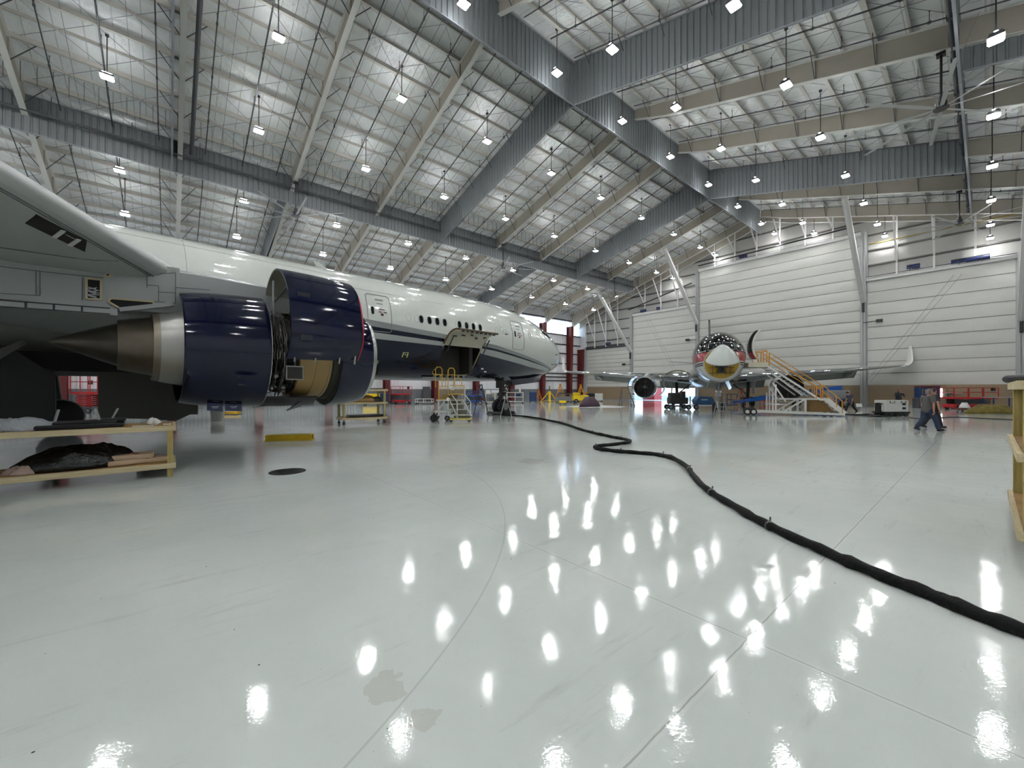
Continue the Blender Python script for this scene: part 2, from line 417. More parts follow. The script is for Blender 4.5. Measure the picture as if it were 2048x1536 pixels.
for x, w in ((6.6, 'near'), (32.6, 'far')):
    curtain('draft_curtain', (x, YL + .1), (x, 45.6), (roof_z(YL) - .3, roof_z(45.6) - .3), (15.7, 12.9), '%s grey draft curtain on the lowest part of the left roof slope' % w)
for x, w in ((26.6, 'only'),):
    curtain('draft_curtain', (x, YRT - .1), (x, -11.6), (roof_z(YRT) - .3, roof_z(-11.6) - .3), (15.7, 12.9), 'grey draft curtain right of the edge-on curtain')

# sprinkler pipes ---------------------------------------------------------------
M_rod = mat('thin_grey_rod', '86868a', .5)
for ir, x0 in enumerate(RAFT[:-2]):
    for q, fx in enumerate((.2, .52, .84)):
        x = x0 + 6.5 * fx
        for side in (1, -1):
            ya = YR + side * .6; yb = (45.4 if side > 0 else -11.4)
            za = roof_z(ya) - .62; zb = roof_z(yb) - .62
            root = empty('ceiling_sprinkler_pipe', 'thin dark sprinkler pipe running down the %s roof slope' % ('left' if side > 0 else 'right'), 'pipe', (x, YR, 0), 0, 'sprinkler pipes under the %s roof slope' % ('left' if side > 0 else 'right'))
            mb = MB(); mb.cyl((0, ya - YR, za), (0, yb - YR, zb), .03 if q != 1 else .038, n=6)
            y = ya + side * (1.2 + q * .7)
            while abs(y - YR) < 28:
                z = roof_z(y) - .62
                mb.bar((0, y - YR, z), (.0, y - YR, z + .5), .025); mb.box((0, y - YR, z + .5), (.06, .06, .02)); mb.box((0, y - YR, z), (.09, .12, .09))
                y += side * 3.05
            mb.build('pipe', M_pipe, root)
# loose bridging rods (diagonal wires between the purlins)
for side in (1, -1):
    for ir, x0 in enumerate(RAFT[:-2]):
        mb = MB()
        for i in range(0, 11):
            ya = YR + side * (1.25 + 2.45 * i); yb = ya + side * 2.45
            if abs(yb - YR) > 28.6: break
            for fx, gx in ((.06, .5), (.5, .06), (.5, .94), (.94, .5)):
                mb.bar((x0 + 6.5 * fx, ya, roof_z(ya) - .26), (x0 + 6.5 * gx, yb, roof_z(yb) - .05), .016)
            mb.bar((x0 + 2.1, ya, roof_z(ya) - .27), (x0 + 2.1, yb, roof_z(yb) - .27), .02)
            mb.bar((x0 + 4.4, ya, roof_z(ya) - .27), (x0 + 4.4, yb, roof_z(yb) - .27), .02)
        o = mb.build('ceiling_bridging_wires', M_rod); tag(o, 'thin criss-cross bridging rods between purlins on the %s roof slope' % ('left' if side > 0 else 'right'), 'bracing', 'bridging rods under the roof', 'stuff')
# wind brace rods near the ridge curtain
# hanging rods strip beside left curtain
mb = MB()
for i in range(150):
    x = X0 + 3 + i * .56
    mb.bar((x, YL - 2.0, roof_z(YL - 2) - .2), (x, YL - 2.0, roof_z(YL - 2) - 1.25), .022)
o = mb.build('hanger_rods', M_pipe); tag(o, 'row of thin hanger rods just above the left draft curtain', 'rods', None, 'stuff')
# fire main pipe along the left curtain
for nm, y, z, lb in (('fire_main_pipe', YL - .35, 16.75, 'dark horizontal pipe fixed along the left draft curtain'), ('fire_main_pipe', YRT + .2, 16.9, 'grey horizontal pipe fixed along the right edge-on draft curtain')):
    mb = MB(); mb.cyl((X0 + 2, y, z), (52, y, z), .075, n=8)
    for i in range(26):
        x = -31 + i * 3.25
        mb.bar((x, y, z), (x, y, roof_z(y) - .3), .03); mb.box((x, y, z), (.14, .2, .2))
    tag(mb.build(nm, M_dgrey), lb, 'pipe')
mb = MB(); mb.cyl((RAFT[5] + .55, YR + 1.5, roof_z(YR + 1.5) - 1.9), (RAFT[5] + .55, YL - .6, 16.9), .11, n=8)
tag(mb.build('drain_pipe', M_dgrey), 'thick dark grey pipe running down the left slope beside the nearest cross curtain', 'pipe')

# lamps -----------------------------------------------------------------------------
M_lens = mat('lamp_lens', 'ffffff', .3, emit='fdfdff', estr=1.0)
LAMP_STR = 212.0
M_lens.node_tree.nodes['Principled BSDF'].inputs['Emission Strength'].default_value = LAMP_STR
def make_lamp(drop):
    root = empty('pendant_lamp', '', 'lamp')
    mb = MB(); mb.rbox((0, 0, .11), (.50, .42, .12), .03)
    for i in range(7): mb.box((-.18 + i * .06, 0, .2), (.012, .34, .08))
    mb.build('housing', M_dgrey, root)
    mb = MB(); mb.box((0, 0, .02), (.44, .36, .05)); mb.build('lens', M_lens, root)
    mb = MB(); mb.box((0, 0, .25), (.38, .10, .02)); mb.build('added_uplight', M_lens, root)  # glowing panel added on the housing to brighten the roof
    mb = MB(); mb.b2((-.26, -.22, .045), (.26, -.185, .06)); mb.b2((-.26, .185, .045), (.26, .22, .06)); mb.b2((-.26, -.22, .045), (-.225, .22, .06)); mb.b2((.225, -.22, .045), (.26, .22, .06))
    mb.build('bezel', M_white, root)
    mb = MB(); mb.cyl((0, 0, .2), (0, 0, drop), .022, n=6); mb.box((0, 0, drop - .05), (.14, .14, .08)); mb.build('hanging_rod', M_blackpl, root)
    return root
ROWS = [(16.0, 19.9, 'beside the ridge curtain'), (12.2, 18.8, 'first row right of the ridge'), (6.45, 16.85, 'second row right of the ridge'), (-0.25, 14.7, 'row by the edge-on right curtain'),
        (22.7, 19.1, 'first row left of the ridge'), (28.5, 17.3, 'second row left of the ridge'), (35.0, 15.3, 'first row beyond the left curtain'), (39.0, 13.9, 'row nearest the left eave'), (-6.5, 13.3, 'row far right past the curtain')]
XS = [-28.4, -21.9, -15.4, -8.9, -2.4, 4.1, 10.6, 17.0, 23.45, 29.9, 36.6, 43.2, 49.6, 54.3]
for (y, z, where) in ROWS:
    if y == -6.5: xs = XS[:8]
    elif y in (35.0, 39.0): xs = XS[:-1]
    else: xs = XS
    proto = None
    for j, x in enumerate(xs):
        if proto is None: proto = make_lamp(roof_z(y) - z - .1); r = proto
        else: r = copy_tree(proto)
        if x == 54.3: x = 53.9
        r.location = (x, y, z)
        if x < -3: r['label'] = 'unseen pendant lamp added behind the camera in the ' + ('row ' if 'row' not in where else '') + where  # unseen lamps added behind the camera to light the near floor
        else: r['label'] = 'glowing square pendant lamp, %s the far wall, %s' % (nth_far(len(xs) - 1 - j, 0), where)
        r['category'] = 'lamp'; r['group'] = 'pendant lamps, ' + where

# big ceiling fans ---------------------------------------------------------------------
M_blade = mat('pale_fan_blade', 'b9bbb9', .4, metal=.2)
def make_fan(rz, top):
    root = empty('overhead_fan', '', 'fan')
    mb = MB(); mb.cyl((0, 0, .12), (0, 0, top), .045, n=8); mb.box((0, 0, top), (.3, .3, .12)); mb.build('pole', M_blackpl, root)
    mb = MB(); mb.cyl((0, 0, -.1), (0, 0, .14), .2, n=20); mb.cyl((0, 0, .14), (0, 0, .4), .12, n=16); mb.cyl((0, 0, -.16), (0, 0, -.1), .26, n=20); mb.build('hub', M_blackpl, root, True)
    for k in range(8):
        a = rz + k * pi / 4
        mb = MB(); ca, sa = cos(a), sin(a)
        mb.loft([[(ca * r - sa * w * q, sa * r + ca * w * q, -.13 + zz) for q, zz in ((-1, -.02), (0, .03), (1, .015), (0, .0))] for r, w in ((.22, .07), (1.0, .085), (3.2, .075), (3.65, .06))])
        mb.build('blade', M_blade, root)
    mb = MB()
    for k in range(4):
        a = rz + .4 + k * pi / 2
        mb.bar((cos(a) * .1, sin(a) * .1, .35), (cos(a) * 2.2, sin(a) * 2.2, top), .012)
    mb.build('guy_wire', M_rod, root)
    return root
for i, (x, y, lb) in enumerate(((26.5, 1.3, 'large eight-bladed ceiling fan at upper right, nearest the camera'), (46.0, 1.3, 'large ceiling fan at right near the far wall'), (7.0, 32.6, 'large ceiling fan above the blue aircraft fuselage'),
                            (26.5, 32.6, 'distant ceiling fan above the nose of the blue aircraft'), (46.0, 32.6, 'most distant ceiling fan, by the far left corner'))):
    f = make_fan(.15 + i * .3, 2.3); f.location = (x, y, 14.5); f['label'] = lb; f['category'] = 'fan'; f['group'] = 'large ceiling fans'

# ============================================================ WALLS
M_doorw = mat('white_door_fabric', 'cbccc5', .55, noise=.03, nscale=1.0)
M_doorb = mat('beige_door_band', '8d7a60', .6, noise=.05)
M_seam = mat('dark_seam', '6f6d68', .6)
M_wallg = mat('pale_corrugated_wall', 'c9c9c4', .5, noise=.04)
M_wallp = mat('white_wall_sheet', 'dcdde0', .45, noise=.03)
M_walld = mat('grey_wainscot_sheet', '6c7074', .55, noise=.05)
XW = X1
# posts of the door wall
POSTS = [44.9, 35.8, 25.5, 8.2, -1.95]
BAYS = [(44.9, 35.8, 8.6, 10, 0), (35.8, 25.5, 13.1, 11, 2.15), (25.5, 8.2, 17.75, 14, 0), (8.2, -1.95, 12.9, 9, 0), (-1.95, -12.4, 8.6, 7, 0)]
names = ['left end bay', 'bay left of the red and black aircraft', 'tall tail door bay', 'bay right of the tall tail door', 'right end bay']
for i, (ya, yb, ht, n, lift) in enumerate(BAYS):
    ya -= .22; yb += .22
    root = empty('hangar_door', 'white fabric hangar door with beige foot, %s' % names[i], 'door', (XW, (ya + yb) / 2, 0), 0, 'white fabric vertical-lift doors')
    root['kind'] = 'structure'
    w = (ya - yb)
    # gently quilted fabric: each panel bows towards the room
    mb = MB(); z0 = 2.15 if not lift else lift + .05
    nz = int(round((ht - z0) / ((ht - 2.15) / (n))))
    zs = [z0 + (ht - z0) * k / nz for k in range(nz + 1)]
    for k in range(nz):
        a, b = zs[k], zs[k + 1]; cols = 10; rings = []
        for j in range(5):
            t = j / 4; bow = .05 * sin(pi * t)
            rings.append([(-bow - .0, -w / 2 + w * c / cols, a + (b - a) * t) for c in range(cols + 1)])
        mb.loft(rings, False, False, closed=False)
    mb.build('door_fabric', M_doorw, root, True, angle=60)
    mb = MB()
    for z in zs[1:-1]: mb.b2((-.035, -w / 2, z - .018), (-.0, w / 2, z + .018))
    mb.build('door_batten', M_seam, root)
    mb = MB()
    for c in range(1, 8): mb.b2((-.042, -w / 2 + w * c / 8 - .006, z0), (-.038, -w / 2 + w * c / 8 + .006, ht))
    mb.build('door_seam', mat('faint_seam', 'c2beb5', .6), root)
    if not lift:
        mb = MB(); mb.b2((-.04, -w / 2, .12), (.0, w / 2, 2.15)); mb.build('door_foot', M_doorb, root)
        mb = MB(); mb.b2((-.09, -w / 2, .0), (.06, w / 2, .12)); mb.b2((-.05, -w / 2, 1.5), (-.03, w / 2, 1.52)); mb.build('bottom_rail', M_grey, root)
    else:
        mb = MB(); mb.b2((-.2, -w / 2, lift - .25), (.1, w / 2, lift + .06)); mb.build('bottom_rail', M_grey, root)
    mb = MB(); mb.b2((-.3, -w / 2, ht - .05), (.1, w / 2, ht + .22)); mb.b2((-.42, -w / 2, ht + .22), (-.2, w / 2, ht + .3)); mb.build('door_header', M_strut if i != 0 else M_dgrey, root)
    mb = MB(); mb.b2((-.2, -w / 2, ht + .3), (.05, w / 2, ht + .42)); mb.build('header_seal', M_blackpl, root)
# sign-like bright small opening (pass door)
# wall above the doors
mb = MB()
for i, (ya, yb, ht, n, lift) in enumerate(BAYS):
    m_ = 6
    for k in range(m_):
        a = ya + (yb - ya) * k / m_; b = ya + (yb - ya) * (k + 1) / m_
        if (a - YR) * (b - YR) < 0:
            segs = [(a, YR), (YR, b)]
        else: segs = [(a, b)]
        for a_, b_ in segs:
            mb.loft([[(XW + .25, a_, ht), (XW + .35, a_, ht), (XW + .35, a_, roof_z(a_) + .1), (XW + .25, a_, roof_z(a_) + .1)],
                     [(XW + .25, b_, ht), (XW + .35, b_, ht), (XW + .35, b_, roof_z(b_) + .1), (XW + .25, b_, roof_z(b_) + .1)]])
struct(mb.build('wall_far', mat('grey_wall_sheet', 'a8a8a3', .5, noise=.05)))  # one even grey for the cladding above the doors
mb = MB(); mb.b2((XW - .1, 44.9, 0), (XW + .3, Y1, 14.5)); mb.b2((XW - .1, Y0, 0), (XW + .3, -12.4, 14.5)); struct(mb.build('wall_corner', M_wallp))
# girts on the wall above the doors
mb = MB()
for z in [9.8 + 1.55 * k for k in range(9)]:
    for (ya, yb, ht, n, lift) in BAYS:
        if z < ht + .6: continue
        half = (ZR - z - .3) / SL
        a = min(ya, YR + half); b = max(yb, YR - half)
        if a - b > .5: mb.b2((XW + .05, b, z), (XW + .25, a, z + .14))
struct(mb.build('trim_1', mat('grey_girt', '55534f', .5)))
# tall posts between bays with top diagonal braces
tops = {44.9: 8.9, 35.8: 13.4, 25.5: 18, 8.2: 18, -1.95: 13.2}
pn = {44.9: 'at the left corner', 35.8: 'left of the half-raised door', 25.5: 'left of the tall tail door', 8.2: 'right of the tall tail door', -1.95: 'at the right edge behind the timber rack'}
for y in POSTS:
    root = empty('door_mullion', 'tall grey white door post %s' % pn[y], 'post', (XW - .25, y, 0), 0, 'posts between the hangar doors')
    ht = tops[y]
    mb = MB(); mb.b2((-.06, -.2, 0), (.2, -.16, ht)); mb.b2((-.06, .16, 0), (.2, .2, ht)); mb.b2((0, -.2, 0), (.03, .2, ht)); mb.b2((-.1, -.2, 0), (-.06, -.04, ht)); mb.b2((-.1, .04, 0), (-.06, .2, ht))
    mb.b2((.2, -.3, 0), (.55, .3, ht)); mb.box((0, 0, .03), (.5, .5, .06)); mb.build('post', mat('grey_post', 'a9abaa', .45), root)
    zc = {44.9: 8.2, 35.8: 6.9, 25.5: 10.7, 8.2: 10.7, -1.95: 7.6}[y]
    if y != 44.9:
        zc = {35.8: 7.3, 25.5: 10.4, 8.2: 10.5, -1.95: 7.3}[y]
        mb = MB(); mb.bar((0, 0, zc + .3), (-8.6, 0, roof_z(y) - 1.45), .42, .3); mb.bar((0.0, 0, zc + .3), (-8.6, 0, roof_z(y) - 1.45), .06, .44); mb.build('diagonal_brace', M_strut, root)
        mb = MB(); mb.rbox((-.22, 0, zc - .35), (.22, .22, .95), .05); mb.build('winch_motor', M_blackpl, root)
    if y in (44.9, 35.8, 25.5, 8.2):
        s_ = -1 if y == 8.2 else 1
        zb = {44.9: 5.6, 35.8: 5.6, 25.5: 8.5, 8.2: 8.6}[y]
        mb = MB(); mb.bar((-.12, 0, zb), (-.12, s_ * 1.0, zb + .05), .07); mb.box((-.12, s_ * 1.25, zb + .06), (.22, .5, .3)); mb.build('sensor_arm', M_blackpl, root)
# hanger posts with kickers from the last rafters down to the headers
k = 0
for (ya, yb, ht, n, lift) in BAYS:
    m_ = max(2, int(round((ya - yb) / 2.35)))
    for j in range(1, m_):
        y = ya + (yb - ya) * j / m_
        zt = roof_z(y) - .3
        root = empty('header_hanger', 'slim white hanger post with slanting kicker above a hangar door header', 'hanger post', (XW - .5, y, ht + .1), 0, 'hanger posts above the door headers')
        mb = MB(); mb.b2((-.07, -.07, 0), (.07, .07, zt - ht - .1)); mb.build('post', M_strut, root)
        mb = MB(); top = min(zt - 1.0, zt)
        mb.bar((0, 0, min(1.2, (zt - ht) * .4)), (-2.3, 0, roof_z(y) - 1.45 - ht - .1), .12); mb.build('kicker', M_strut, root)
# long dark rail under the roof of the door wall and yellow rail
mb = MB(); mb.cyl((XW - .9, 35.8, 14.0), (XW - .9, 25.9, 16.2), .08, n=6); mb.cyl((XW - .9, 25, 18.3), (XW - .9, 9, 18.6), .08, n=6); tag(mb.build('door_cable_rail', M_blackpl), 'long thin black rail above the tall white hangar door', 'rail')
mb = MB(); mb.b2((XW - .95, -1.9, 16.4), (XW - .8, 7.7, 16.48)); tag(mb.build('crane_rail', mat('dull_yellow_rail', '8f7c34', .5)), 'thin dull yellow horizontal rail above the right hangar door', 'rail')
# blue door hoist motors
for (y, z, ln, lb) in ((39.9, 9.15, .8, 'small dark hoist on the leftmost hangar door header'), (33.5, 13.55, .9, 'small blue hoist motor above the half-raised hangar door'), (31.0, 13.55, .6, 'second small blue hoist left of the tall tail door'), (19.6, 18.3, .9, 'blue hoist motor on the tall door header behind the ridge curtain'),
                       (4.5, 13.5, .9, 'small blue hoist motor in the middle of the right hangar door header'), (.9, 13.3, 2.3, 'long blue hoist motor assembly at the right hangar door header')):
    root = empty('door_hoist', lb, 'hoist', (XW - .55, y, z), 0, 'blue door hoist motors')
    mb = MB(); mb.cyl((0, -ln / 2, 0), (0, ln * .1, 0), .2, n=12); mb.cyl((0, ln * .1, 0), (0, ln / 2, 0), .13, n=12); mb.build('motor', mat('hoist_blue', '1b2a5e', .4), root, True)
    mb = MB(); mb.box((0, 0, .2), (.3, ln, .06)); mb.box((0, -ln * .3, .0), (.42, .05, .45)); mb.box((0, ln * .3, .0), (.42, .05, .45)); mb.build('bracket', M_dgrey, root)
# diagonal ropes on the doors
for (y0, z0, y1, z1, lb) in ((41.3, 7.6, 37.2, .5, 'thin diagonal rope across the leftmost hangar door'), (33.2, 12.4, 27.5, 1.9, 'thin diagonal rope across the half-raised hangar door'), (1.9, 12.2, 8.0, 2.5, 'pair of thin diagonal ropes across the right hangar door')):
    mb = MB(); mb.cyl((XW - .25, y0, z0), (XW - .25, y1, z1), .014, n=5); mb.cyl((XW - .25, y0 - .5, z0), (XW - .25, y1 - .35, z1), .014, n=5)
    tag(mb.build('door_rope', M_rod), lb, 'rope')

# ------------------------------------------------------------ left wall with red columns
YW = Y1 - .35
mb = MB(); n = int((XW - X0) / .3); pts0 = []
# windows strip between z 10.9 and 13.2
def corr(z0, z1, mat_, name):
    mb = MB(); lo = []; hi = []
    for i in range(n):
        for u, w in ((0, 0), (.55, 0), (.65, -.035), (.9, -.035)):
            x = X0 + (XW - X0) * (i + u) / n
            lo.append((x, YW + w, z0)); hi.append((x, YW + w, z1))
    mb.loft([lo, hi], False, False, closed=False)
    o = mb.build(name, mat_); md = o.modifiers.new('t', 'SOLIDIFY'); md.thickness = .03
    return struct(o)
corr(0, 1.75, M_walld, 'wall_left_wainscot'); corr(1.75, 10.9, M_wallp, 'wall_left'); corr(13.3, 14.9, M_wallp, 'wall_left_top')
COLX = [19.4 + 6.42 * k for k in range(-8, 6)]
COLX = [c for c in COLX if X0 < c < XW - .5] + [54.3]
wi = 1
M_pane = mat('bright_window_daylight', 'ffffff', .3, emit='e9f1ff', estr=2.4)
for a, b in zip(COLX[:-1], COLX[1:]):
    if b < -2: continue
    f = MB(); xa, xb = a + .35, b - .35
    nx = 9
    for j in range(nx + 1): f.box((xa + (xb - xa) * j / nx, YW - .02, 12.1), (.05, .08, 2.4))
    for j in range(5): f.box(((xa + xb) / 2, YW - .02, 10.95 + 2.3 * j / 4), (xb - xa, .08, .05))
    root = f.build('window_%d' % wi, M_white); struct(root); root['label'] = 'high daylight window strip in the left wall'
    p = MB(); p.box(((xa + xb) / 2, YW + .05, 12.1), (xb - xa, .02, 2.4)); p.build('pane', M_pane, root); wi += 1
mb = MB(); mb.b2((X0, YW - .02, 14.5), (XW, YW + .1, 14.56))
for z in (3.1, 3.7, 4.3, 6.0, 7.7, 9.2, 10.8, 13.35):
    mb.b2((X0, YW - .22, z), (XW, YW - .04, z + .16))
struct(mb.build('trim_2', mat('dark_girt', '3c3030', .5)))
for i, x in enumerate(COLX):
    if x < -14: continue
    root = empty('steel_column', 'dark red steel column on the left wall, %s the far corner' % nth_far(len(COLX) - 1 - i, 0), 'column', (x, YW - .75, 0), 0, 'dark red steel wall columns')
    hh = 12.3 if x < 54 else 8.6
    mb = MB()
    mb.loft([[(-.02, -.2, 0), (.02, -.2, 0), (.02, .45, 0), (-.02, .45, 0)], [(-.02, -.55, hh), (.02, -.55, hh), (.02, .45, hh), (-.02, .45, hh)]])
    mb.loft([[(-.3, -.24, 0), (.3, -.24, 0), (.3, -.2, 0), (-.3, -.2, 0)], [(-.3, -.59, hh), (.3, -.59, hh), (.3, -.55, hh), (-.3, -.55, hh)]])
    mb.b2((-.3, .45, 0), (.3, .49, hh)); mb.build('shaft', M_maroon, root)
    mb = MB(); mb.box((0, 0, .04), (.8, 1.0, .08)); mb.build('base_plate', M_dgrey, root)
# end walls out of sight that close the hall
mb = MB(); mb.b2((X0 - .2, Y0, 0), (X0, Y1, 24)); struct(mb.build('wall_back', M_wallp))
mb = MB(); mb.b2((X0, Y0 - .2, 0), (XW, Y0, 15)); struct(mb.build('wall_right', M_wallp))

# outside: apron and a red block added to tint the floor reflection
mb = MB(); mb.b2((XW + 1.0, 5, -.25), (XW + 60, 75, -.05)); struct(mb.build('apron_ground', mat('pale_concrete', 'dcdcd8', .8, noise=.05)))  # one even pale colour for the ground outside
root = empty('red_reflector', 'added red container on the sunlit apron outside the half-raised door', 'reflector', (XW + 9, 37.6, -.05), 0)
mb = MB(); mb.b2((-1.2, -1.1, .0), (1.2, 1.1, 2.8))
for i in range(14): mb.box((-1.22, -1.0 + i * .155, 1.5), (.05, .07, 2.5))
mb.build('reflector_wall', M_red, root)
# pass door with bright glass at right, partly behind the walking man
root = empty('pass_door', 'glowing daylight window of a small pass door behind the walking men', 'door', (XW - .12, 4.85, 0), 0); root['kind'] = 'structure'
root = MB()
mb = MB(); mb.b2((XW - .16, 2.35, 0), (XW - .06, 3.35, 2.15)); mb.build('door_leaf', mat('pass_door_beige', '7d6c55', .5), bpy.data.objects['pass_door'], off=(XW - .12, 4.85, 0))
mb = MB(); mb.b2((XW - .19, 2.62, .9), (XW - .165, 3.08, 1.78)); mb.build('door_pane', mat('bright_door_daylight', 'ffffff', .3, emit='f2f6ff', estr=22.0), bpy.data.objects['pass_door'], off=(XW - .12, 4.85, 0))

# ================================================================ BLUE AND WHITE AIRLINER
AZ1 = YAW - radians(44.68)
U1 = (cos(AZ1), sin(AZ1)); V1 = (-sin(AZ1), cos(AZ1))
D0, ZC0, RF = 20.3, 4.86, 2.64
S_NOSE = 25.6
O1 = (12.0, 18.0, 0.0)
def p1w(s, d): return (U1[0] * s + V1[0] * d, U1[1] * s + V1[1] * d)
wx, wy = p1w(O1[0], O1[1])
A1 = empty('airliner', 'large white, grey and navy blue airliner with an opened engine cowling', 'aircraft', (wx, wy, 0), AZ1)
def px_plane(px, py, d):
    """(s, z) in the airliner frame of the point seen at a pixel in the plane of lateral distance d"""
    t = (px - 1024) / F
    Z = d / (.7031 - .711 * t); return Z * (.711 + .7031 * t), H + (YH - py) / F * Z
M_pw = mat('gloss_white_paint', 'cfd4cd', .16, coat=.6)
M_pg1 = mat('gloss_dark_grey_stripe', '7f8583', .2, coat=.4)
M_pn = mat('gloss_navy_paint', '060b20', .12, spec=.35)
M_pg2 = mat('gloss_light_grey_stripe', '9a9f9c', .2, coat=.4)
M_pnb = mat('gloss_navy_body', '060c22', .13, spec=.35)
M_gb = mat('grey_wing_underside', 'a9adab', .42, noise=.04, nscale=.6)
M_gb2 = mat('olive_grey_fairing', '75786f', .45, noise=.06, nscale=.6)
M_line = mat('panel_line_grey', '565a5a', .5)
stat = [(0, .06, 4.13), (.12, .36, 4.14), (.4, .70, 4.18), (.8, 1.0, 4.24), (1.3, 1.28, 4.31), (2.0, 1.57, 4.40), (2.8, 1.84, 4.5), (3.6, 2.06, 4.58), (4.6, 2.26, 4.67), (5.8, 2.43, 4.75), (7.2, 2.55, 4.81), (9, 2.62, 4.85), (11, 2.64, 4.86)]
def ringpar(s):
    a = S_NOSE - s
    if a >= 11:
        if s < -16:
            k = min(1, (-16 - s) / 18.0); return RF * (1 - .8 * k * k), ZC0 + 1.3 * k
        return RF, ZC0
    for (a0, r0, z0), (a1, r1, z1) in zip(stat[:-1], stat[1:]):
        if a <= a1:
            t = (a - a0) / (a1 - a0); return r0 + (r1 - r0) * t, z0 + (z1 - z0) * t
    return RF, ZC0
def interp(tab, x):
    if x <= tab[0][0]: return tab[0][1]
    for (a, va), (b, vb) in zip(tab[:-1], tab[1:]):
        if x <= b: return va + (vb - va) * (x - a) / (b - a)
    return tab[-1][1]
zb1 = [(8, 4.95), (12.4, 4.68), (16.5, 4.38), (20.5, 3.78), (23.5, 3.3), (25.6, 3.0)]
zb2 = [(8, 4.66), (12.4, 4.44), (16.5, 4.16), (20.5, 3.62), (23.5, 3.22), (25.6, 2.95)]
zb3 = [(8, 4.38), (12.4, 4.26), (16.5, 4.04), (20.5, 3.54), (23.5, 3.18), (25.6, 2.92)]
zb4 = [(8, 4.08), (12.4, 4.04), (14.5, 3.92), (17.8, 3.53), (20.5, 3.22), (23.5, 3.02), (25.6, 2.85)]
def surf(s, th, off=0.0):
    r, zc = ringpar(s); r += off
    return (s, D0 - r * sin(th), zc + r * cos(th))
def th_of(s, z):
    r, zc = ringpar(s); return acos(max(-1, min(1, (z - zc) / r)))
SS = [S_NOSE - a for a in (0, .05, .12, .25, .4, .6, .8, 1.05, 1.3, 1.65, 2, 2.4, 2.8, 3.2, 3.6, 4.1, 4.6, 5.2, 5.8, 6.5, 7.2, 8, 9, 10, 11, 12.5)]
SS += [12.5, 11, 9.5, 8, 6, 4, 2, 0, -3, -6, -9, -12, -16, -19, -22, -25, -28, -31]
SS = sorted(set(SS), reverse=True)
rings = []
SEG = [(16, 0), (3, 1), (3, 2), (3, 3), (13, 4)]
for s in SS:
    ths = [0.0]
    bs = [0] + [th_of(s, interp(z, s)) for z in (zb1, zb2, zb3, zb4)] + [pi]
    half = []
    for (n, m), a, b in zip(SEG, bs[:-1], bs[1:]):
        for i in range(n): half.append(a + (b - a) * i / n)
    half.append(pi)
    ring = [surf(s, t) for t in half] + [surf(s, -t) for t in reversed(half[1:-1])]
    rings.append(ring)
mb = MB(); nr = len(rings[0]); nh = sum(n for n, _ in SEG)
mids = []
for n, m in SEG: mids += [m] * n
vs = [p for r in rings for p in r]; o_ = 0; mb.v = list(vs)
for i in range(len(rings) - 1):
    for j in range(nr):
        k = (j + 1) % nr
        mb.f.append((i * nr + j, i * nr + k, (i + 1) * nr + k, (i + 1) * nr + j))
        mb.m.append(mids[j] if j < nh else mids[nr - 1 - j])
mb.f.append(tuple(range(nr))); mb.m.append(0); mb.f.append(tuple((len(rings) - 1) * nr + j for j in range(nr))); mb.m.append(0)
M_hold = mat('dark_hold_lining', '0b0b0a', .9)
fus = mb.build('fuselage', [M_pw, M_pg1, M_pn, M_pg2, M_pnb, M_hold], A1, False, off=O1)
# cargo opening cut with a rounded box
def carve(target, cutter_mb, mi):
    co = cutter_mb.build('cut', [target.data.materials[mi]], A1, off=O1)
    md = target.modifiers.new('b', 'BOOLEAN'); md.object = co; md.operation = 'DIFFERENCE'; md.solver = 'EXACT'
    try: md.material_mode = 'TRANSFER'
    except Exception: pass
    bpy.context.view_layer.update()
    dg = bpy.context.evaluated_depsgraph_get()
    me = bpy.data.meshes.new_from_object(target.evaluated_get(dg))
    target.modifiers.clear(); target.data = me
    bpy.data.objects.remove(co, do_unlink=True)
cut = MB()
SA, SB, ZA, ZB = 12.75, 15.45, 2.52, 4.2
pl = [(SA + (SB - SA) / 2 + x, (ZA + ZB) / 2 + z) for x, z in rrect(SB - SA, ZB - ZA, .28)]
cut.prism(pl, lambda s, z: (s, D0 - 3.4, z), lambda s, z: (s, D0 - .6, z))
carve(fus, cut, 5)
fus.data.shade_smooth(); fus.data.set_sharp_from_angle(angle=radians(45))
# hold frame rim, latches
mb = MB(); pts = []
for s, z in pl + [pl[0]]:
    pts.append(surf(s, th_of(s, z), -.04))
mb.tube(pts, .045, 6); mb.build('cargo_door_frame', mat('cream_primer', 'b9ab86', .5, noise=.1), A1, off=O1)
mb = MB()
for i in range(6):
    p = surf(SA + .3 + i * .42, th_of(14, 2.5), .03); mb.box(p, (.12, .1, .1)); mb.ball(surf(SA + .45 + i * .42, th_of(14, 2.53), .02), .045, 8)
p0 = surf(SA - .35, th_of(14, 2.42), .05); p1_ = surf(SB + .1, th_of(14, 2.42), .05); mb.bar(p0, p1_, .08, .05)
mb.build('cargo_sill_latch', M_steel, A1, off=O1)
mb = MB(); mb.b2((SA + .2, D0 - 1.6, 2.6), (SB - .9, D0 - 1.55, 4.1)); mb.b2((SB - .75, D0 - 2.3, 2.6), (SB - .5, D0 - .9, 4.15)); mb.build('hold_panel', mat('hold_grey_panel', '1c1b18', .8), A1, off=O1)
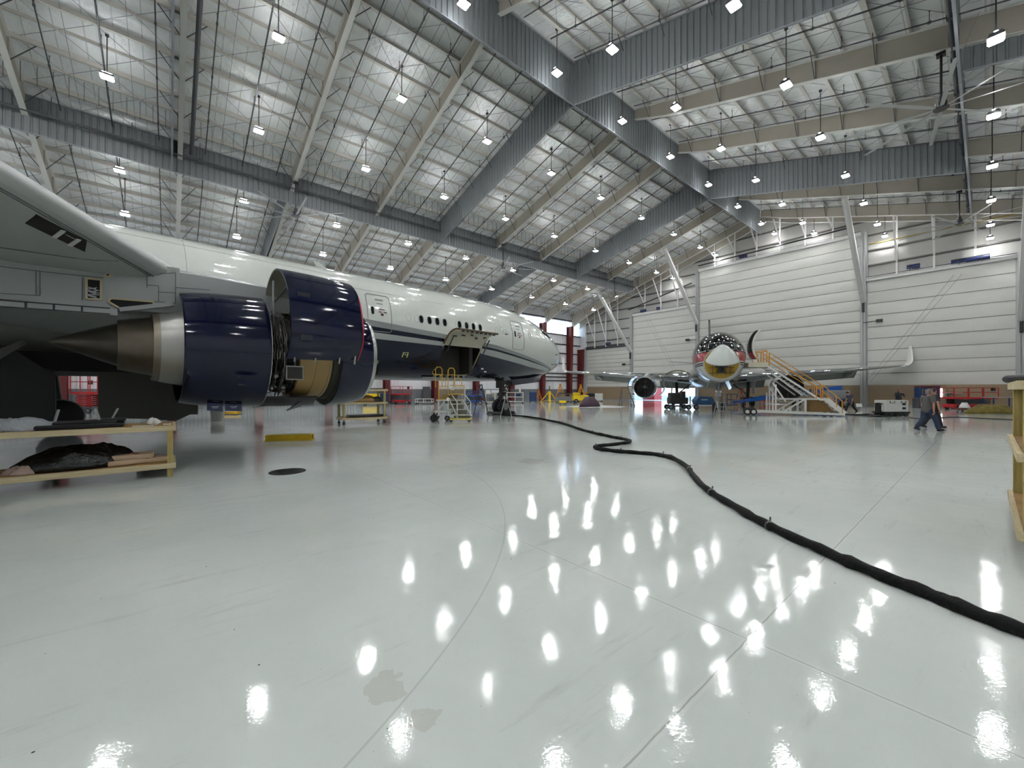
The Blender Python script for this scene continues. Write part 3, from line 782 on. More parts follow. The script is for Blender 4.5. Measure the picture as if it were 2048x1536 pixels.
# raised cargo door (curved skin shell)
DS = [SA + (SB - SA) * i / 12 for i in range(13)]
prof = []
for i in range(13):
    t = i / 12; th = t * 1.0
    # hinge at d=17.72 z=4.22 out to d=16.4, z=4.83, bulging upwards
    d = 17.74 + (16.38 - 17.74) * t; z = 4.22 + (4.86 - 4.22) * t + .26 * sin(pi * t)
    prof.append((d, z))
mb = MB()
mb.loft([[(s, d, z) for d, z in prof] + [(s, d + .03, z - .13) for d, z in reversed(prof)] for s in (SA, SB)])
drd = mb.build('cargo_door', [mat('cream_door_inside', 'c5c1ad', .45, noise=.1, nscale=2), M_pw], A1, False, off=O1)
mb = MB()
for s, z in ((SA, 0), (SB, 0)): mb.tube([(s, d, z2 - .05) for d, z2 in prof], .05, 6)
mb.tube([(SA, prof[-1][0], prof[-1][1] - .06), (SB, prof[-1][0], prof[-1][1] - .06)], .055, 6)
mb.build('door_seal', mat('brown_seal', '4a3a22', .6, noise=.3, nscale=8), drd)
for v in bpy.data.objects['door_seal'].data.vertices: v.co.x -= O1[0]; v.co.y -= O1[1]
def latch_done(mb): mb.build('door_latch', M_dsteel, drd, off=O1); return MB()
mb = MB()
for i in range(8):
    s = SA + .25 + i * .31; q = prof[-1]; mb.box((s, q[0] + .02, q[1] - .13), (.14, .08, .1)); mb = latch_done(mb)
for i in range(5):
    s = SA + .3 + i * .5; q = prof[5 + i % 3]; mb.box((s, q[0], q[1] - .2), (.22, .1, .06), .3 * i); mb = latch_done(mb)
for s in (SA + .08, SB - .08): mb = MB(); mb.bar((s, 17.55, 3.75), (s, 17.0, 4.5), .05); mb.build('door_actuator', M_dsteel, drd, off=O1)
# passenger windows
def oval_on(s, z, w, h, off, n=18):
    out = []
    for i in range(n):
        a = 2 * pi * i / n; ca, sa = cos(a), sin(a)
        x = (abs(ca) ** .8) * (1 if ca > 0 else -1) * w / 2; y = (abs(sa) ** .8) * (1 if sa > 0 else -1) * h / 2
        out.append(surf(s + x, th_of(s + x, z + y), off))
    return out
for i, px in enumerate((842, 858.5, 874, 889, 918.5, 932.5, 946.5, 960)):
    t = (px - 1024) / F; s = 17.72 * (.711 + .7031 * t) / (.7031 - .711 * t)
    o1 = oval_on(s, 5.28, .27, .42, .012); o2 = oval_on(s, 5.28, .22, .36, .016); c = surf(s, th_of(s, 5.28), .006)
    mb = MB(); mb.loft([oval_on(s, 5.28, .27, .42, .002), o1, o2], False, False); w = mb.build('passenger_window', M_line, A1, off=O1)
    mb = MB(); mb.add(oval_on(s, 5.28, .22, .36, .010), [tuple(range(18))]); g = mb.build('pane', M_glassd, w, off=O1)
mb = MB()
for s in (10.6, 11.05, 16.6, 17.0, 17.3, 19.8, 13.6, 14.35):
    pts = oval_on(s, 5.28, .25, .38, .004); mb.tube(pts + [pts[0]], .006, 4)
tag(mb.build('window_plug', M_pg2, A1, off=O1))
# entry doors, slightly proud outlines with handle and little window
def entry_door(s0, s1, z0, z1, name):
    pts = [(s0 + (s1 - s0) / 2 + x, (z0 + z1) / 2 + z) for x, z in rrect(s1 - s0, z1 - z0, .14, 5)]
    # subdivide
    P = []
    for a, b in zip(pts, pts[1:] + pts[:1]):
        k = max(1, int(max(abs(a[0] - b[0]), abs(a[1] - b[1])) / .12))
        for i in range(k): P.append((a[0] + (b[0] - a[0]) * i / k, a[1] + (b[1] - a[1]) * i / k))
    mb = MB(); Q = [surf(s, th_of(s, z), .006) for s, z in P]; mb.tube(Q + [Q[0]], .016, 5)
    dr = mb.build('entry_door', mat('door_outline', '777b78', .3), A1, off=O1)
    c = (s0 + s1) / 2
    mb = MB(); q = [surf(s0 + .25 + x, th_of(c, z0 + .95 + z), .014) for x, z in rrect(.13, .36, .05, 3)]; mb.add(q, [tuple(range(len(q)))]); mb.build('door_window', M_glassd, dr, off=O1)
    mb = MB()
    for dx, dz, w in ((.12, 1.08, .3), (.28, .95, .16), (.02, .95, .16)):
        mb.bar(surf(c + dx - w / 2, th_of(c, z0 + dz - .03), .02), surf(c + dx + w / 2, th_of(c, z0 + dz - .03), .02), .035)
    mb.box(surf(c + .12, th_of(c, z0 + .8), .01), (.12, .02, .1)); mb.build('door_handle', mat('handle_dark_red', '5a2c2a', .4), dr, off=O1)
    mb = MB(); mb.bar(surf(c - .15, th_of(c, z0 + 1.5), .01), surf(c + .25, th_of(c, z0 + 1.5), .01), .01, .09); mb.bar(surf(c - .1, th_of(c, z0 + 1.32), .01), surf(c + .2, th_of(c, z0 + 1.32), .01), .01, .04)
    mb.build('door_placard', M_pg2, dr, off=O1)
entry_door(8.47, 9.66, 4.42, 6.18, 'a'); entry_door(18.0, 19.12, 4.25, 6.05, 'b')
# cockpit windows
for side in (1, -1):
    for a0, a1, t0, t1 in ((1.75, 2.75, .12, .62), (2.15, 3.25, .68, 1.02), (2.9, 3.9, .78, 1.06)):
        mb = MB(); g = []
        for i in range(5):
            s = S_NOSE - (a0 + (a1 - a0) * i / 4)
            g.append([surf(s, side * (t0 + (t1 - t0) * j / 4), .012) for j in range(5)])
        mb.loft(g, False, False, closed=False); mb.build('cockpit_window', M_glassd, A1, True, off=O1)
# panel seams: long thin lines
mb = MB()
for z, s0, s1 in ((6.9, -6, 7.5), (6.35, 7.5, 13)):
    mb.tube([surf(s0 + (s1 - s0) * i / 20, th_of(s0 + (s1 - s0) * i / 20, z), .002) for i in range(21)], .006, 4)
for s in (21.9, 16.9, 2.0, 7.6):
    mb.tube([surf(s, .1 + 1.3 * i / 16, .002) for i in range(17)], .006, 4)
pts = [surf(S_NOSE - 1.45, pi * 2 * i / 40, .003) for i in range(41)]; mb.tube(pts, .008, 4)
mb.build('skin_seam', M_pg2, A1, off=O1)
# pitot tubes and small fittings
mb = MB()
for s, z in ((23.6, 4.3), (23.3, 3.55), (23.9, 3.6), (17.4, 5.1)):
    p = surf(s, th_of(s, z), .0); mb.ball(p, .05, 8); mb.bar(p, (p[0] + .12, p[1] - .1, p[2]), .03)
mb.build('air_probe', M_blackpl, A1, off=O1)
# yellow-bordered placards on the navy body
for px, py in ((817, 709), (763, 725)):
    t = (px - 1024) / F; s = 17.75 * (.711 + .7031 * t) / (.7031 - .711 * t); z = H + (YH - py) / F * (17.8 / (.7031 - .711 * t))
    mb = MB(); w = .13; q = [(-w, .13), (w, .13), (w, -.12), (w * .55, -.12), (w * .55, .06), (-w * .55, .06), (-w * .55, -.12), (-w, -.12)]
    for a, b in (((-w, .12), (w, .12)), ((-w, .12), (-w, -.12)), ((w, .12), (w, -.12))):
        mb.bar(surf(s + a[0], th_of(s, z + a[1]), .012), surf(s + b[0], th_of(s, z + b[1]), .012), .045, .012)
    pl_ = mb.build('static_port_placard', mat('pale_yellow_marking', 'c9c46a', .4), A1, off=O1)
    mb = MB(); mb.cyl(surf(s, th_of(s, z + .02), .0), surf(s, th_of(s, z + .02), .015), .055, n=14); mb.build('static_port', M_steel, pl_, off=O1)
mb = MB()
for s, z in ((16.1, 2.98), (16.5, 2.82)):
    mb.bar(surf(s - .09, th_of(s, z), .01), surf(s + .09, th_of(s, z), .01), .02, .12)
mb.build('white_label', M_white, A1, off=O1)
mb = MB()
p = surf(-.2, 0, 0)
mb.loft([[(7.2, D0 - .03, 7.48), (7.9, D0 - .03, 7.48), (7.9, D0 + .03, 7.48), (7.2, D0 + .03, 7.48)], [(7.0, D0 - .01, 7.85), (7.25, D0 - .01, 7.85), (7.25, D0 + .01, 7.85), (7.0, D0 + .01, 7.85)]]); mb.build('roof_antenna', M_pw, A1, off=O1)

# belly fairing, gear bay and gear doors -------------------------------------------
mb = MB(); g = []
for s, w, h, zc in ((7.5, 1.0, .45, 2.9), (6.5, 2.0, .65, 2.95), (5, 2.75, .85, 3.1), (3, 3.15, 1.05, 3.25), (0, 3.3, 1.12, 3.37), (-6, 3.3, 1.12, 3.37), (-10, 2.9, 1.0, 3.3), (-13, 2.0, .6, 3.2)):
    g.append([(s, D0 + w * cos(2 * pi * i / 40), zc + h * sin(2 * pi * i / 40)) for i in range(40)])
mb.loft(g); mb.build('belly_fairing', M_gb2, A1, True, off=O1)
M_shade = mat('painted_recess_shade', '0b0b0b', .8)  # near-black colour paints the shade of holes and recesses
mb = MB(); mb.b2((-6.2, 17.0, 2.22), (2.2, 23, 2.75)); mb.b2((-6.5, 16.6, 2.2), (-1.6, 17.2, 2.6)); mb.build('gear_bay_shade', M_shade, A1, off=O1)  # solid dark block painting the shade inside the open gear well
# large hanging grey gear door right of the gap
def poly_plate(pts, d, th, name, m, tilt=0.0):
    mb = MB(); P = [px_plane(px, py, d) for px, py in pts]
    mb.prism(P, lambda s, z: (s, d + tilt * (z - 2), z), lambda s, z: (s, d + th + tilt * (z - 2), z)); return mb.build(name, m, A1, off=O1)
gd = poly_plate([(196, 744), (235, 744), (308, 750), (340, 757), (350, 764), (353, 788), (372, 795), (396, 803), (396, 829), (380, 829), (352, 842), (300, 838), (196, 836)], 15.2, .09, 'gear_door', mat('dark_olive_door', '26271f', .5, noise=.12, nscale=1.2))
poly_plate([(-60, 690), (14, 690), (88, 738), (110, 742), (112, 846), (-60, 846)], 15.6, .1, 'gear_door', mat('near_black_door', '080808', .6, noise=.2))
poly_plate([(-40, 713), (46, 679), (52, 688), (-40, 740)], 15.0, .08, 'gear_door_strut', mat('dim_grey_strut', '4c4a46', .5))
mb = MB(); s_ = -1.2; mb.lathe([(-.2, .3), (-.2, .5), (-.14, .62), (0, .66), (.14, .62), (.2, .5), (.2, .3)], (s_, 23.4, .66), (0, 1, 0), 28); mb.cyl((s_, 23.3, .66), (s_, 23.5, .66), .5, n=20); pass
mb.build('main_gear_tyre', M_black, A1, True, off=O1)
mb = MB(); mb.cyl((s_, 23.5, .66), (s_ - .3, 23.8, 3.2), .12, n=10); mb.cyl((s_, 23.5, .66), (s_ - .6, 22.4, 2.6), .06, n=10); mb.build('main_gear_leg', M_dsteel, A1, off=O1)

# wing ---------------------------------------------------------------------------
UP = [(0, 0), (.004, .012), (.02, .028), (.06, .047), (.12, .062), (.3, .078), (.5, .072), (.75, .045), (1, .006)]
LO = [(1, -.006), (.75, -.022), (.5, -.043), (.3, -.052), (.12, -.046), (.06, -.037), (.02, -.022), (.004, -.01)]
def wing_ring(sle, d, zle, c, tk=1.0, tw=0.0):
    return [(sle - x * c, d, zle + z * c * tk + tw * x) for x, z in UP + LO]
stt = [(4.6, 17.9, 3.55, 9.8, 1.2, .15), (1.16, 12.3, 4.42, 7.3, 1.0, .1), (-.58, 9.5, 4.68, 6.4, .95, .08), (-4.0, 4.0, 5.1, 4.8, .9, .05), (-8.6, -3.4, 5.6, 2.6, .9, 0), (-9.6, -4.2, 5.7, 1.8, .8, 0)]
rg = [wing_ring(*a) for a in stt]
npt = len(rg[0]); mb = MB()
fine = []
for a, b in zip(rg[:-1], rg[1:]):
    for k in range(6): fine.append([tuple(p[i] + (q[i] - p[i]) * k / 6 for i in range(3)) for p, q in zip(a, b)])
fine.append(rg[-1])
mb.loft(fine)
for i, f in enumerate(mb.f):
    if len(f) == 4:
        j = min(x % npt for x in f)
        js = sorted(x % npt for x in f)
        le = all((x <= 2 or x >= npt - 2) for x in js)
        mb.m[i] = 1 if le else 0
mb.build('wing', [M_gb, mat('silver_leading_edge', 'b4b8b6', .38, metal=.25)], A1, True, off=O1, angle=50)
mb2 = MB(); mb2.loft([[(a, 2 * D0 - b, c) for a, b, c in r] for r in fine]); mb2.build('wing', M_gb, A1, True, off=O1, angle=50)
mb2 = MB(); mb2.lathe([(1.2, .9), (1.22, 1.27), (2.3, 1.42), (4.9, 1.43), (5.5, 1.3), (5.62, 1.2), (5.5, 1.1), (4.7, 1.05), (4.7, .1)], (0, 2 * D0 - 12.35, 2.68), (1, 0, 0), 40); mb2.build('engine_nacelle', M_pnb, A1, True, off=O1)
mb2 = MB(); mb2.loft([[(s, 28.1, 3.6), (s, 28.1, z1), (s, 28.4, z1), (s, 28.4, 3.6)] for s, z1 in ((4.6, 4.1), (1.2, 4.5), (-3, 4.5))]); mb2.build('pylon_strut', M_gb, A1, off=O1)
# slat gap line and seam on the underside, plus a dark patch painting open hatch shade
def under(sfrac, d):
    # point on the lower surface at chord fraction and lateral station
    for a, b in zip(stt[:-1], stt[1:]):
        if b[1] <= d <= a[1]:
            t = (d - a[1]) / (b[1] - a[1]); sle, zle, c, tk, tw = [a[i] + (b[i] - a[i]) * t for i in (0, 2, 3, 4, 5)]
            zz = interp(sorted(LO + [(0, 0)]), sfrac) if True else 0
            return (sle - sfrac * c, d, zle + zz * c * tk + tw * sfrac)
mb = MB()
mb.tube([(p[0], p[1], p[2] - .01) for p in (under(.035, 12.3 - .5 * i) for i in range(16))], .014, 4)
mb.tube([(p[0], p[1], p[2] - .01) for p in (under(.042, 12.3 - .5 * i) for i in range(16))], .008, 4)
mb.tube([(p[0], p[1], p[2] - .01) for p in (under(.6, 12.3 - .5 * i) for i in range(16))], .01, 4)
for d in (11.3, 9.2, 7.4): mb.tube([(p[0], p[1], p[2] - .01) for p in (under(.05 + .5 * i / 10, d) for i in range(11))], .006, 4)
mb.build('wing_seam', M_line, A1, off=O1)
mb = MB(); q = [under(f, d) for f, d in ((.045, 10.55), (.085, 10.95), (.10, 10.05), (.052, 9.75))]; q = [(a, b, c - .015) for a, b, c in q]; mb.add(q + [(a, b, c + .02) for a, b, c in q], [(0, 1, 2, 3), (7, 6, 5, 4), (0, 4, 5, 1), (1, 5, 6, 2), (2, 6, 7, 3), (3, 7, 4, 0)])
hp = mb.build('hatch_shade_patch', mat('painted_hatch_shade', '15100b', .8), A1, off=O1)
mb = MB()
for dd in (.0, .28): 
    a = under(.05, 10.45 - dd); b = under(.09, 10.7 - dd); mb.bar((a[0], a[1], a[2] - .03), (b[0], b[1], b[2] - .03), .06, .02)
mb.build('hatch_stringer', M_white, hp, off=O1)

# pylon -----------------------------------------------------------------------------
DE, ZE = 12.35, 2.68
mb = MB(); g = []
for s, z0, z1, w in ((5.3, 3.95, 4.06, .05), (4.9, 3.85, 4.3, .16), (4.2, 3.8, 4.42, .22), (3.0, 3.75, 4.47, .25), (1.9, 3.6, 4.5, .27), (1.2, 3.44, 4.5, .27)):
    g.append([(s, DE - w, z0), (s, DE - w, z1 - .08), (s, DE - w * .6, z1), (s, DE + w * .6, z1), (s, DE + w, z1 - .08), (s, DE + w, z0)])
mb.loft(g); mb.build('pylon_strut', mat('pylon_grey', '989d9b', .35), A1, True, off=O1)
mb = MB(); g = []
for s, z0, z1, w in ((1.22, 3.46, 4.52, .28), (.5, 3.42, 4.5, .3), (-.05, 3.4, 4.5, .32), (-2, 3.38, 4.55, .34), (-4.5, 3.6, 4.6, .25), (-6.5, 4.1, 4.5, .05)):
    g.append([(s, DE - w, z0), (s, DE - w, z1), (s, DE + w, z1), (s, DE + w, z0)])
mb.loft(g); mb.build('pylon_aft_fairing', mat('pylon_fairing_grey', '9da19e', .4, noise=.03), A1, off=O1)
dp = DE - .335
mb = MB()
def pl_line(a, b, w=.012): 
    A = px_plane(*a, dp); B = px_plane(*b, dp); mb.bar((A[0], dp, A[1]), (B[0], dp, B[1]), .02, w)
for a, b in (((0, 533), (83, 543)), ((83, 543), (206, 556)), ((80, 541), (80, 590)), ((72, 541), (72, 590)), ((165, 555), (165, 600)), ((0, 587), (80, 591)), ((294, 548), (294, 575)), ((294, 570), (317, 572)), ((317, 572), (317, 603)), ((294, 548), (351, 546)), ((351, 546), (351, 605)), ((250, 600), (351, 606)), ((352, 575), (420, 580)), ((317, 584), (352, 586))):
    mb = MB(); pl_line(a, b); mb.build('pylon_seam', M_line, A1, off=O1)
def opening(pts, name, d=dp):  # dark panel in a proud frame, paints the shade of a hole
    mb = MB(); P = [px_plane(x, y, d) for x, y in pts]
    mb.prism(P, lambda s, z: (s, d - .01, z), lambda s, z: (s, d + .02, z)); h = mb.build(name, M_shade, A1, off=O1)
    mb = MB()
    for a, b in zip(P, P[1:] + P[:1]): mb.bar((a[0], d - .015, a[1]), (b[0], d - .015, b[1]), .02, .035)
    mb.build('opening_frame', mat('cream_primer', 'b9ab86', .5), h, off=O1)
    return h, P
h, P = opening([(173, 557), (202, 560), (202, 599), (173, 598)], 'pylon_hole_shade')
mb = MB()
for i in range(12):
    a = P[0]; c = P[2]
    s0 = P[0][0] + .06 + R_.random() * (P[2][0] - P[0][0] - .12); z0 = P[2][1] + .04 + R_.random() * (P[0][1] - P[2][1]) * .55
    mb.bar((s0 - .07, dp - .02, z0), (s0 + .07, dp - .02, z0 + R_.uniform(-.06, .06)), .015)
mb.build('duct_fitting', M_steel, h, off=O1)
opening([(211, 522), (238, 521), (240, 542), (211, 556)], 'pylon_hole_shade')
opening([(216, 603), (222, 597), (308, 604), (306, 611), (240, 617)], 'nacelle_gap_shade')
mb = MB()
for i in range(5):
    A = px_plane(-60 + i * 56, 596 + i * 4.2, dp); B = px_plane(-60 + (i + 1) * 56, 596 + (i + 1) * 4.2, dp)
    for dz in (0, -.12): mb.bar((A[0], dp - .02, A[1] + dz), (B[0], dp - .02, B[1] + dz), .03, .022)
    mb.bar((A[0], dp - .02, A[1]), (A[0], dp - .02, A[1] - .12), .03, .03)
mb.build('heat_shield_edge', M_blackpl, A1, off=O1)
mb = MB(); A = px_plane(-60, 596, dp); B = px_plane(235, 619, dp); mb.bar((A[0], dp + .005, A[1] - .06), (B[0], dp + .005, B[1] - .06), .03, .14); mb.build('heat_shield', mat('heat_shield_grey', '989c9a', .35, metal=.4), A1, off=O1)
mb = MB(); A = px_plane(238, 622, dp + .1); B = px_plane(345, 610, dp + .1); C_ = px_plane(345, 601, dp + .1); D_ = px_plane(310, 612, dp + .1); 
mb.bar((A[0], dp, A[1]), (B[0], dp, B[1]), .25, .09); mb.build('nozzle_bracket', mat('bracket_grey', '8b8e8c', .3, metal=.6), A1, off=O1)

# engine nacelle -----------------------------------------------------------------------
AX = (1, 0, 0); OE = (0, DE, ZE)
def lat(prof, name, m, smooth=True, n=56, a0=0, a1=2 * pi, par=None, mfun=None):
    mb = MB(); mb.lathe(prof, OE, AX, n, 0, a0, a1, mfun=mfun); return mb.build(name, m, par or A1, smooth, off=O1, angle=35)
M_nav = mat('gloss_navy_nacelle', '050a26', .08, spec=.4)
lat([(1.22, 1.24), (1.2, 1.27), (1.22, 1.30), (1.5, 1.35), (1.9, 1.395), (2.3, 1.42), (2.83, 1.435), (2.835, 1.40), (2.3, 1.36), (1.6, 1.30), (1.22, 1.24)], 'reverser_sleeve', M_nav)
lat([(2.83, 1.44), (2.85, 1.43), (2.86, 1.38), (2.83, 1.36)], 'sleeve_lip', mat('pale_lip_metal', 'a9aca8', .25, metal=.7))
mb = MB(); mb.lathe([(1.55, 1.28), (1.5, .84)], OE, AX, 48); mb.build('rear_bulkhead', M_shade, A1, off=O1)
lat([(2.78, 1.36), (2.8, .3)], 'sleeve_bulkhead', M_shade)
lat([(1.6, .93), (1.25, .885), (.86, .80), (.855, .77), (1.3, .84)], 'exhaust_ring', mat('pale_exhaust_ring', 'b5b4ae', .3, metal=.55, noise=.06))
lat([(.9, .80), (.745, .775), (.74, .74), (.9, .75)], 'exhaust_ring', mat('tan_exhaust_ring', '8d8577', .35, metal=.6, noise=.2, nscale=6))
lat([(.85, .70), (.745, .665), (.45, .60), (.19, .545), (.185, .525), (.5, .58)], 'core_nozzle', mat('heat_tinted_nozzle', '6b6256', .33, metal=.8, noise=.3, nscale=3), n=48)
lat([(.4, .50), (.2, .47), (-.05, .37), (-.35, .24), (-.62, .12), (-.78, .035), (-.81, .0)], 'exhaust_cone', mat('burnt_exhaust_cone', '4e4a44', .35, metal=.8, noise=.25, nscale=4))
lat([(.41, .6), (.4, .05)], 'core_bulkhead', M_shade)
# inlet
lat([(4.54, 1.40), (4.545, 1.435), (4.9, 1.43), (5.25, 1.395), (5.46, 1.345)], 'inlet_cowl', M_nav)
lat([(5.46, 1.346), (5.55, 1.31), (5.61, 1.26), (5.635, 1.205), (5.62, 1.16), (5.56, 1.125), (5.42, 1.10), (5.0, 1.10), (4.6, 1.12)], 'inlet_lip', mat('polished_inlet_lip', 'b9bbb8', .18, metal=.8))
lat([(4.56, 1.41), (4.55, 1.1)], 'inlet_bulkhead', mat('green_dark_bulkhead', '2c3026', .6))
lat([(4.9, 1.1), (4.9, .3)], 'fan_disc', M_dsteel)
lat([(4.9, .32), (5.1, .25), (5.28, .1), (5.32, .0)], 'spinner', M_dgrey)
mb = MB(); pts = [(4.62, DE - 1.44 * sin(a), ZE + 1.44 * cos(a)) for a in [0.1 + 1.9 * i / 30 for i in range(31)]]; 
# fan case and core between sleeve and inlet
lat([(3.55, 1.10), (3.56, 1.17), (3.95, 1.175), (3.955, 1.195), (4.0, 1.195), (4.0, 1.178), (4.3, 1.18), (4.305, 1.2), (4.36, 1.2), (4.36, 1.18)], 'fan_case', mat('tan_fan_case', '9a7f4e', .4, noise=.08, nscale=2))
lat([(4.36, 1.19), (4.40, 1.24), (4.56, 1.25)], 'fan_case_flange', mat('dark_green_flange', '2b2c1e', .55, noise=.35, nscale=9))
lat([(2.8, .8), (2.9, .86), (3.3, .9), (3.6, 1.1)], 'engine_core', mat('dark_engine_core', '1a1917', .5, metal=.5, noise=.4, nscale=6))
# pipework: looping tubes on the core, one object per small family
def ept(s, th, r): return (s, DE - r * sin(th), ZE + r * cos(th))
pm = [mat('pipe_steel', '8c8a84', .3, metal=.8), mat('pipe_dark', '3a3834', .4, metal=.6), mat('pipe_bronze', '6a5a44', .35, metal=.7)]
R_.seed(11)
for i in range(34):
    s0 = R_.uniform(2.88, 3.5); th0 = R_.uniform(.35, 2.6); r = R_.uniform(.98, 1.24)
    pts = []; s = s0; th = th0
    arcw = R_.random() < .6
    for k in range(9):
        pts.append(ept(s, th, r + .03 * sin(k)))
        if arcw: th += R_.uniform(.1, .2); s += R_.uniform(-.04, .04)
        else: s += R_.uniform(.0, .12); th += R_.uniform(-.1, .12)
        s = min(max(s, 2.88), 3.56)
    mb = MB(); mb.tube(pts, R_.choice((.008, .012, .016)), 5); mb.build('engine_pipe', pm[i % 3], A1, True, off=O1)
for i in range(7):
    s = 2.9 + i * .055; mb = MB()
    pts = [ept(s + .012 * sin(k * 1.7 + i), .5 + k * .09, 1.17 + .02 * (i % 3)) for k in range(15)]
    mb.tube(pts, .011, 5); mb.build('engine_pipe', pm[0], A1, True, off=O1)
th = atan2(-(-1.15), -.5)
c = px_plane(588, 746, DE - 1.24)
mb = MB(); mb.rbox((c[0], DE - 1.22, c[1]), (.40, .14, .34), .03); gb = mb.build('control_unit', mat('control_unit_dark', '302f2b', .4, metal=.4), A1, off=O1)
mb = MB()
for dx, dz, w, h in ((0, .165, .40, .03), (0, -.165, .40, .03), (.19, 0, .03, .34), (-.19, 0, .03, .34)): mb.box((c[0] + dx, DE - 1.3, c[1] + dz), (w, .03, h))
mb.build('unit_frame', pm[0], gb, off=O1)
R_.seed(5)
for i in range(16):
    a = ept(R_.uniform(2.9, 3.5), R_.uniform(2.0, 2.75), R_.uniform(1.0, 1.12)); mb = MB()
    if i % 3 == 0: mb.ball(a, R_.uniform(.04, .09), 10)
    elif i % 3 == 1: mb.cyl(a, (a[0] + R_.uniform(.08, .22), a[1] - .02, a[2] + R_.uniform(-.05, .05)), R_.uniform(.03, .07), n=10)
    else: mb.box(a, (.12, .1, .1), R_.random())
    mb.build('engine_accessory', pm[i % 3], A1, off=O1)
# lower hinged remains under the core: dark drip panel and scoop
mb = MB()
mb.loft([[ept(s, t, 1.43) for t in [2.55 + .09 * i for i in range(12)]] + [ept(s, t, 1.39) for t in [2.55 + .09 * i for i in range(11, -1, -1)]] for s in (2.87, 4.1)]); mb.build('lower_cowl_keel', mat('keel_black', '17171a', .5), A1, off=O1)
mb = MB(); a = px_plane(575, 822, DE - 1.0); b = px_plane(602, 812, DE - 1.0)
mb.loft([[(a[0], DE - 1.0, a[1]), (a[0], DE - .9, a[1]), (a[0], DE - .9, a[1] + .02), (a[0], DE - 1.0, a[1] + .02)], [(b[0], DE - 1.05, b[1]), (b[0], DE - .85, b[1]), (b[0], DE - .85, b[1] + .12), (b[0], DE - 1.05, b[1] + .12)]]); mb.build('drain_scoop', M_dgrey, A1, off=O1)
# two small navy latch doors hanging under the sleeve
for x0, x1 in ((414, 446), (450, 484)):
    P = [px_plane(x, y, DE - .45) for x, y in ((x0, 803), (x1, 806), (x1, 823), (x0, 821))]
    mb = MB(); mb.prism(P, lambda s, z: (s, DE - .45, z), lambda s, z: (s, DE - .42, z)); l_ = mb.build('latch_door', mat('latch_door_navy', '14244c', .35), A1, off=O1)
    mb = MB(); cx = sum(p[0] for p in P) / 4; cz = sum(p[1] for p in P) / 4
    mb.box((cx, DE - .455, cz), (.15, .01, .012)); mb.box((cx, DE - .455, cz - .03), (.1, .01, .008)); mb.build('latch_label', M_white, l_, off=O1)
# raised fan cowl -----------------------------------------------------------------------
arcR = [(12.08, 4.2), (11.95, 4.42), (11.7, 4.6), (11.4, 4.7), (11.1, 4.69), (10.8, 4.58), (10.52, 4.38), (10.3, 4.12), (10.14, 3.8), (10.04, 3.45), (9.99, 3.1), (10.06, 2.78), (10.36, 2.42)]
def smooth_poly(P, k=3):
    out = []
    for i in range(len(P) - 1):
        p0 = P[max(i - 1, 0)]; p1 = P[i]; p2 = P[i + 1]; p3 = P[min(i + 2, len(P) - 1)]
        for j in range(k):
            t = j / k
            out.append(tuple(.5 * ((2 * p1[q]) + (-p0[q] + p2[q]) * t + (2 * p0[q] - 5 * p1[q] + 4 * p2[q] - p3[q]) * t * t + (-p0[q] + 3 * p1[q] - 3 * p2[q] + p3[q]) * t ** 3) for q in range(len(p1))))
    out.append(P[-1]); return out
arcR = smooth_poly(arcR)
mb = MB(); g = []
for s, k in ((2.98, 1.0), (3.3, 1.0), (3.7, .998), (4.1, .99), (4.45, .975), (4.72, .955)):
    cx, cz = 11.4, 3.5
    outer = [(s, cx + (d - cx) * k, cz + (z - cz) * k) for d, z in arcR]
    inner = [(s, cx + (d - cx) * (k - .035), cz + (z - cz) * (k - .035)) for d, z in reversed(arcR)]
    g.append(outer + inner)
mb.loft(g)
no = len(arcR)
for i, f in enumerate(mb.f):
    if len(f) == 4 and all((x % (2 * no)) >= no for x in f): mb.m[i] = 1
fc = mb.build('raised_fan_cowl', [M_nav, mat('cowl_inner_beige', '77766a', .5, noise=.08)], A1, True, off=O1, angle=35)
mb = MB(); pts = [(4.70, 11.4 + (d - 11.4) * .962, 3.5 + (z - 3.5) * .962) for d, z in arcR if z < 4.2 and d < 10.6]; mb.tube(pts, .016, 5); mb.build('red_edge_stripe', mat('red_stripe', 'a81c34', .35), fc, off=O1)
mb = MB()
for s in (3.15, 3.62, 4.2, 4.6):
    mb.bar((s, 10.30, 2.62), (s, 10.36, 2.36), .035, .03)
mb.build('cowl_latch', M_steel, fc, off=O1)
mb = MB()
for px, py, w, h in ((612, 590, .28, .16), (612, 672, .26, .2)):
    s, z = px_plane(px, py, 10.05); d = 10.02 if py > 620 else 10.2
    mb.box((s, d - .005, z), (w, .03, h))
mb.build('cowl_vent', mat('vent_dark', '0a0d1c', .5), fc, off=O1)
for pa, pb in (((3.15, 12.0, 4.0), (3.15, 10.6, 4.3)), ((4.4, 12.0, 4.0), (4.4, 10.6, 4.3)), ((3.05, 11.7, 3.3), (3.05, 11.65, 4.5))): mb = MB(); mb.cyl(pa, pb, .022, n=6); mb.build('hold_open_rod', M_steel, fc, off=O1)

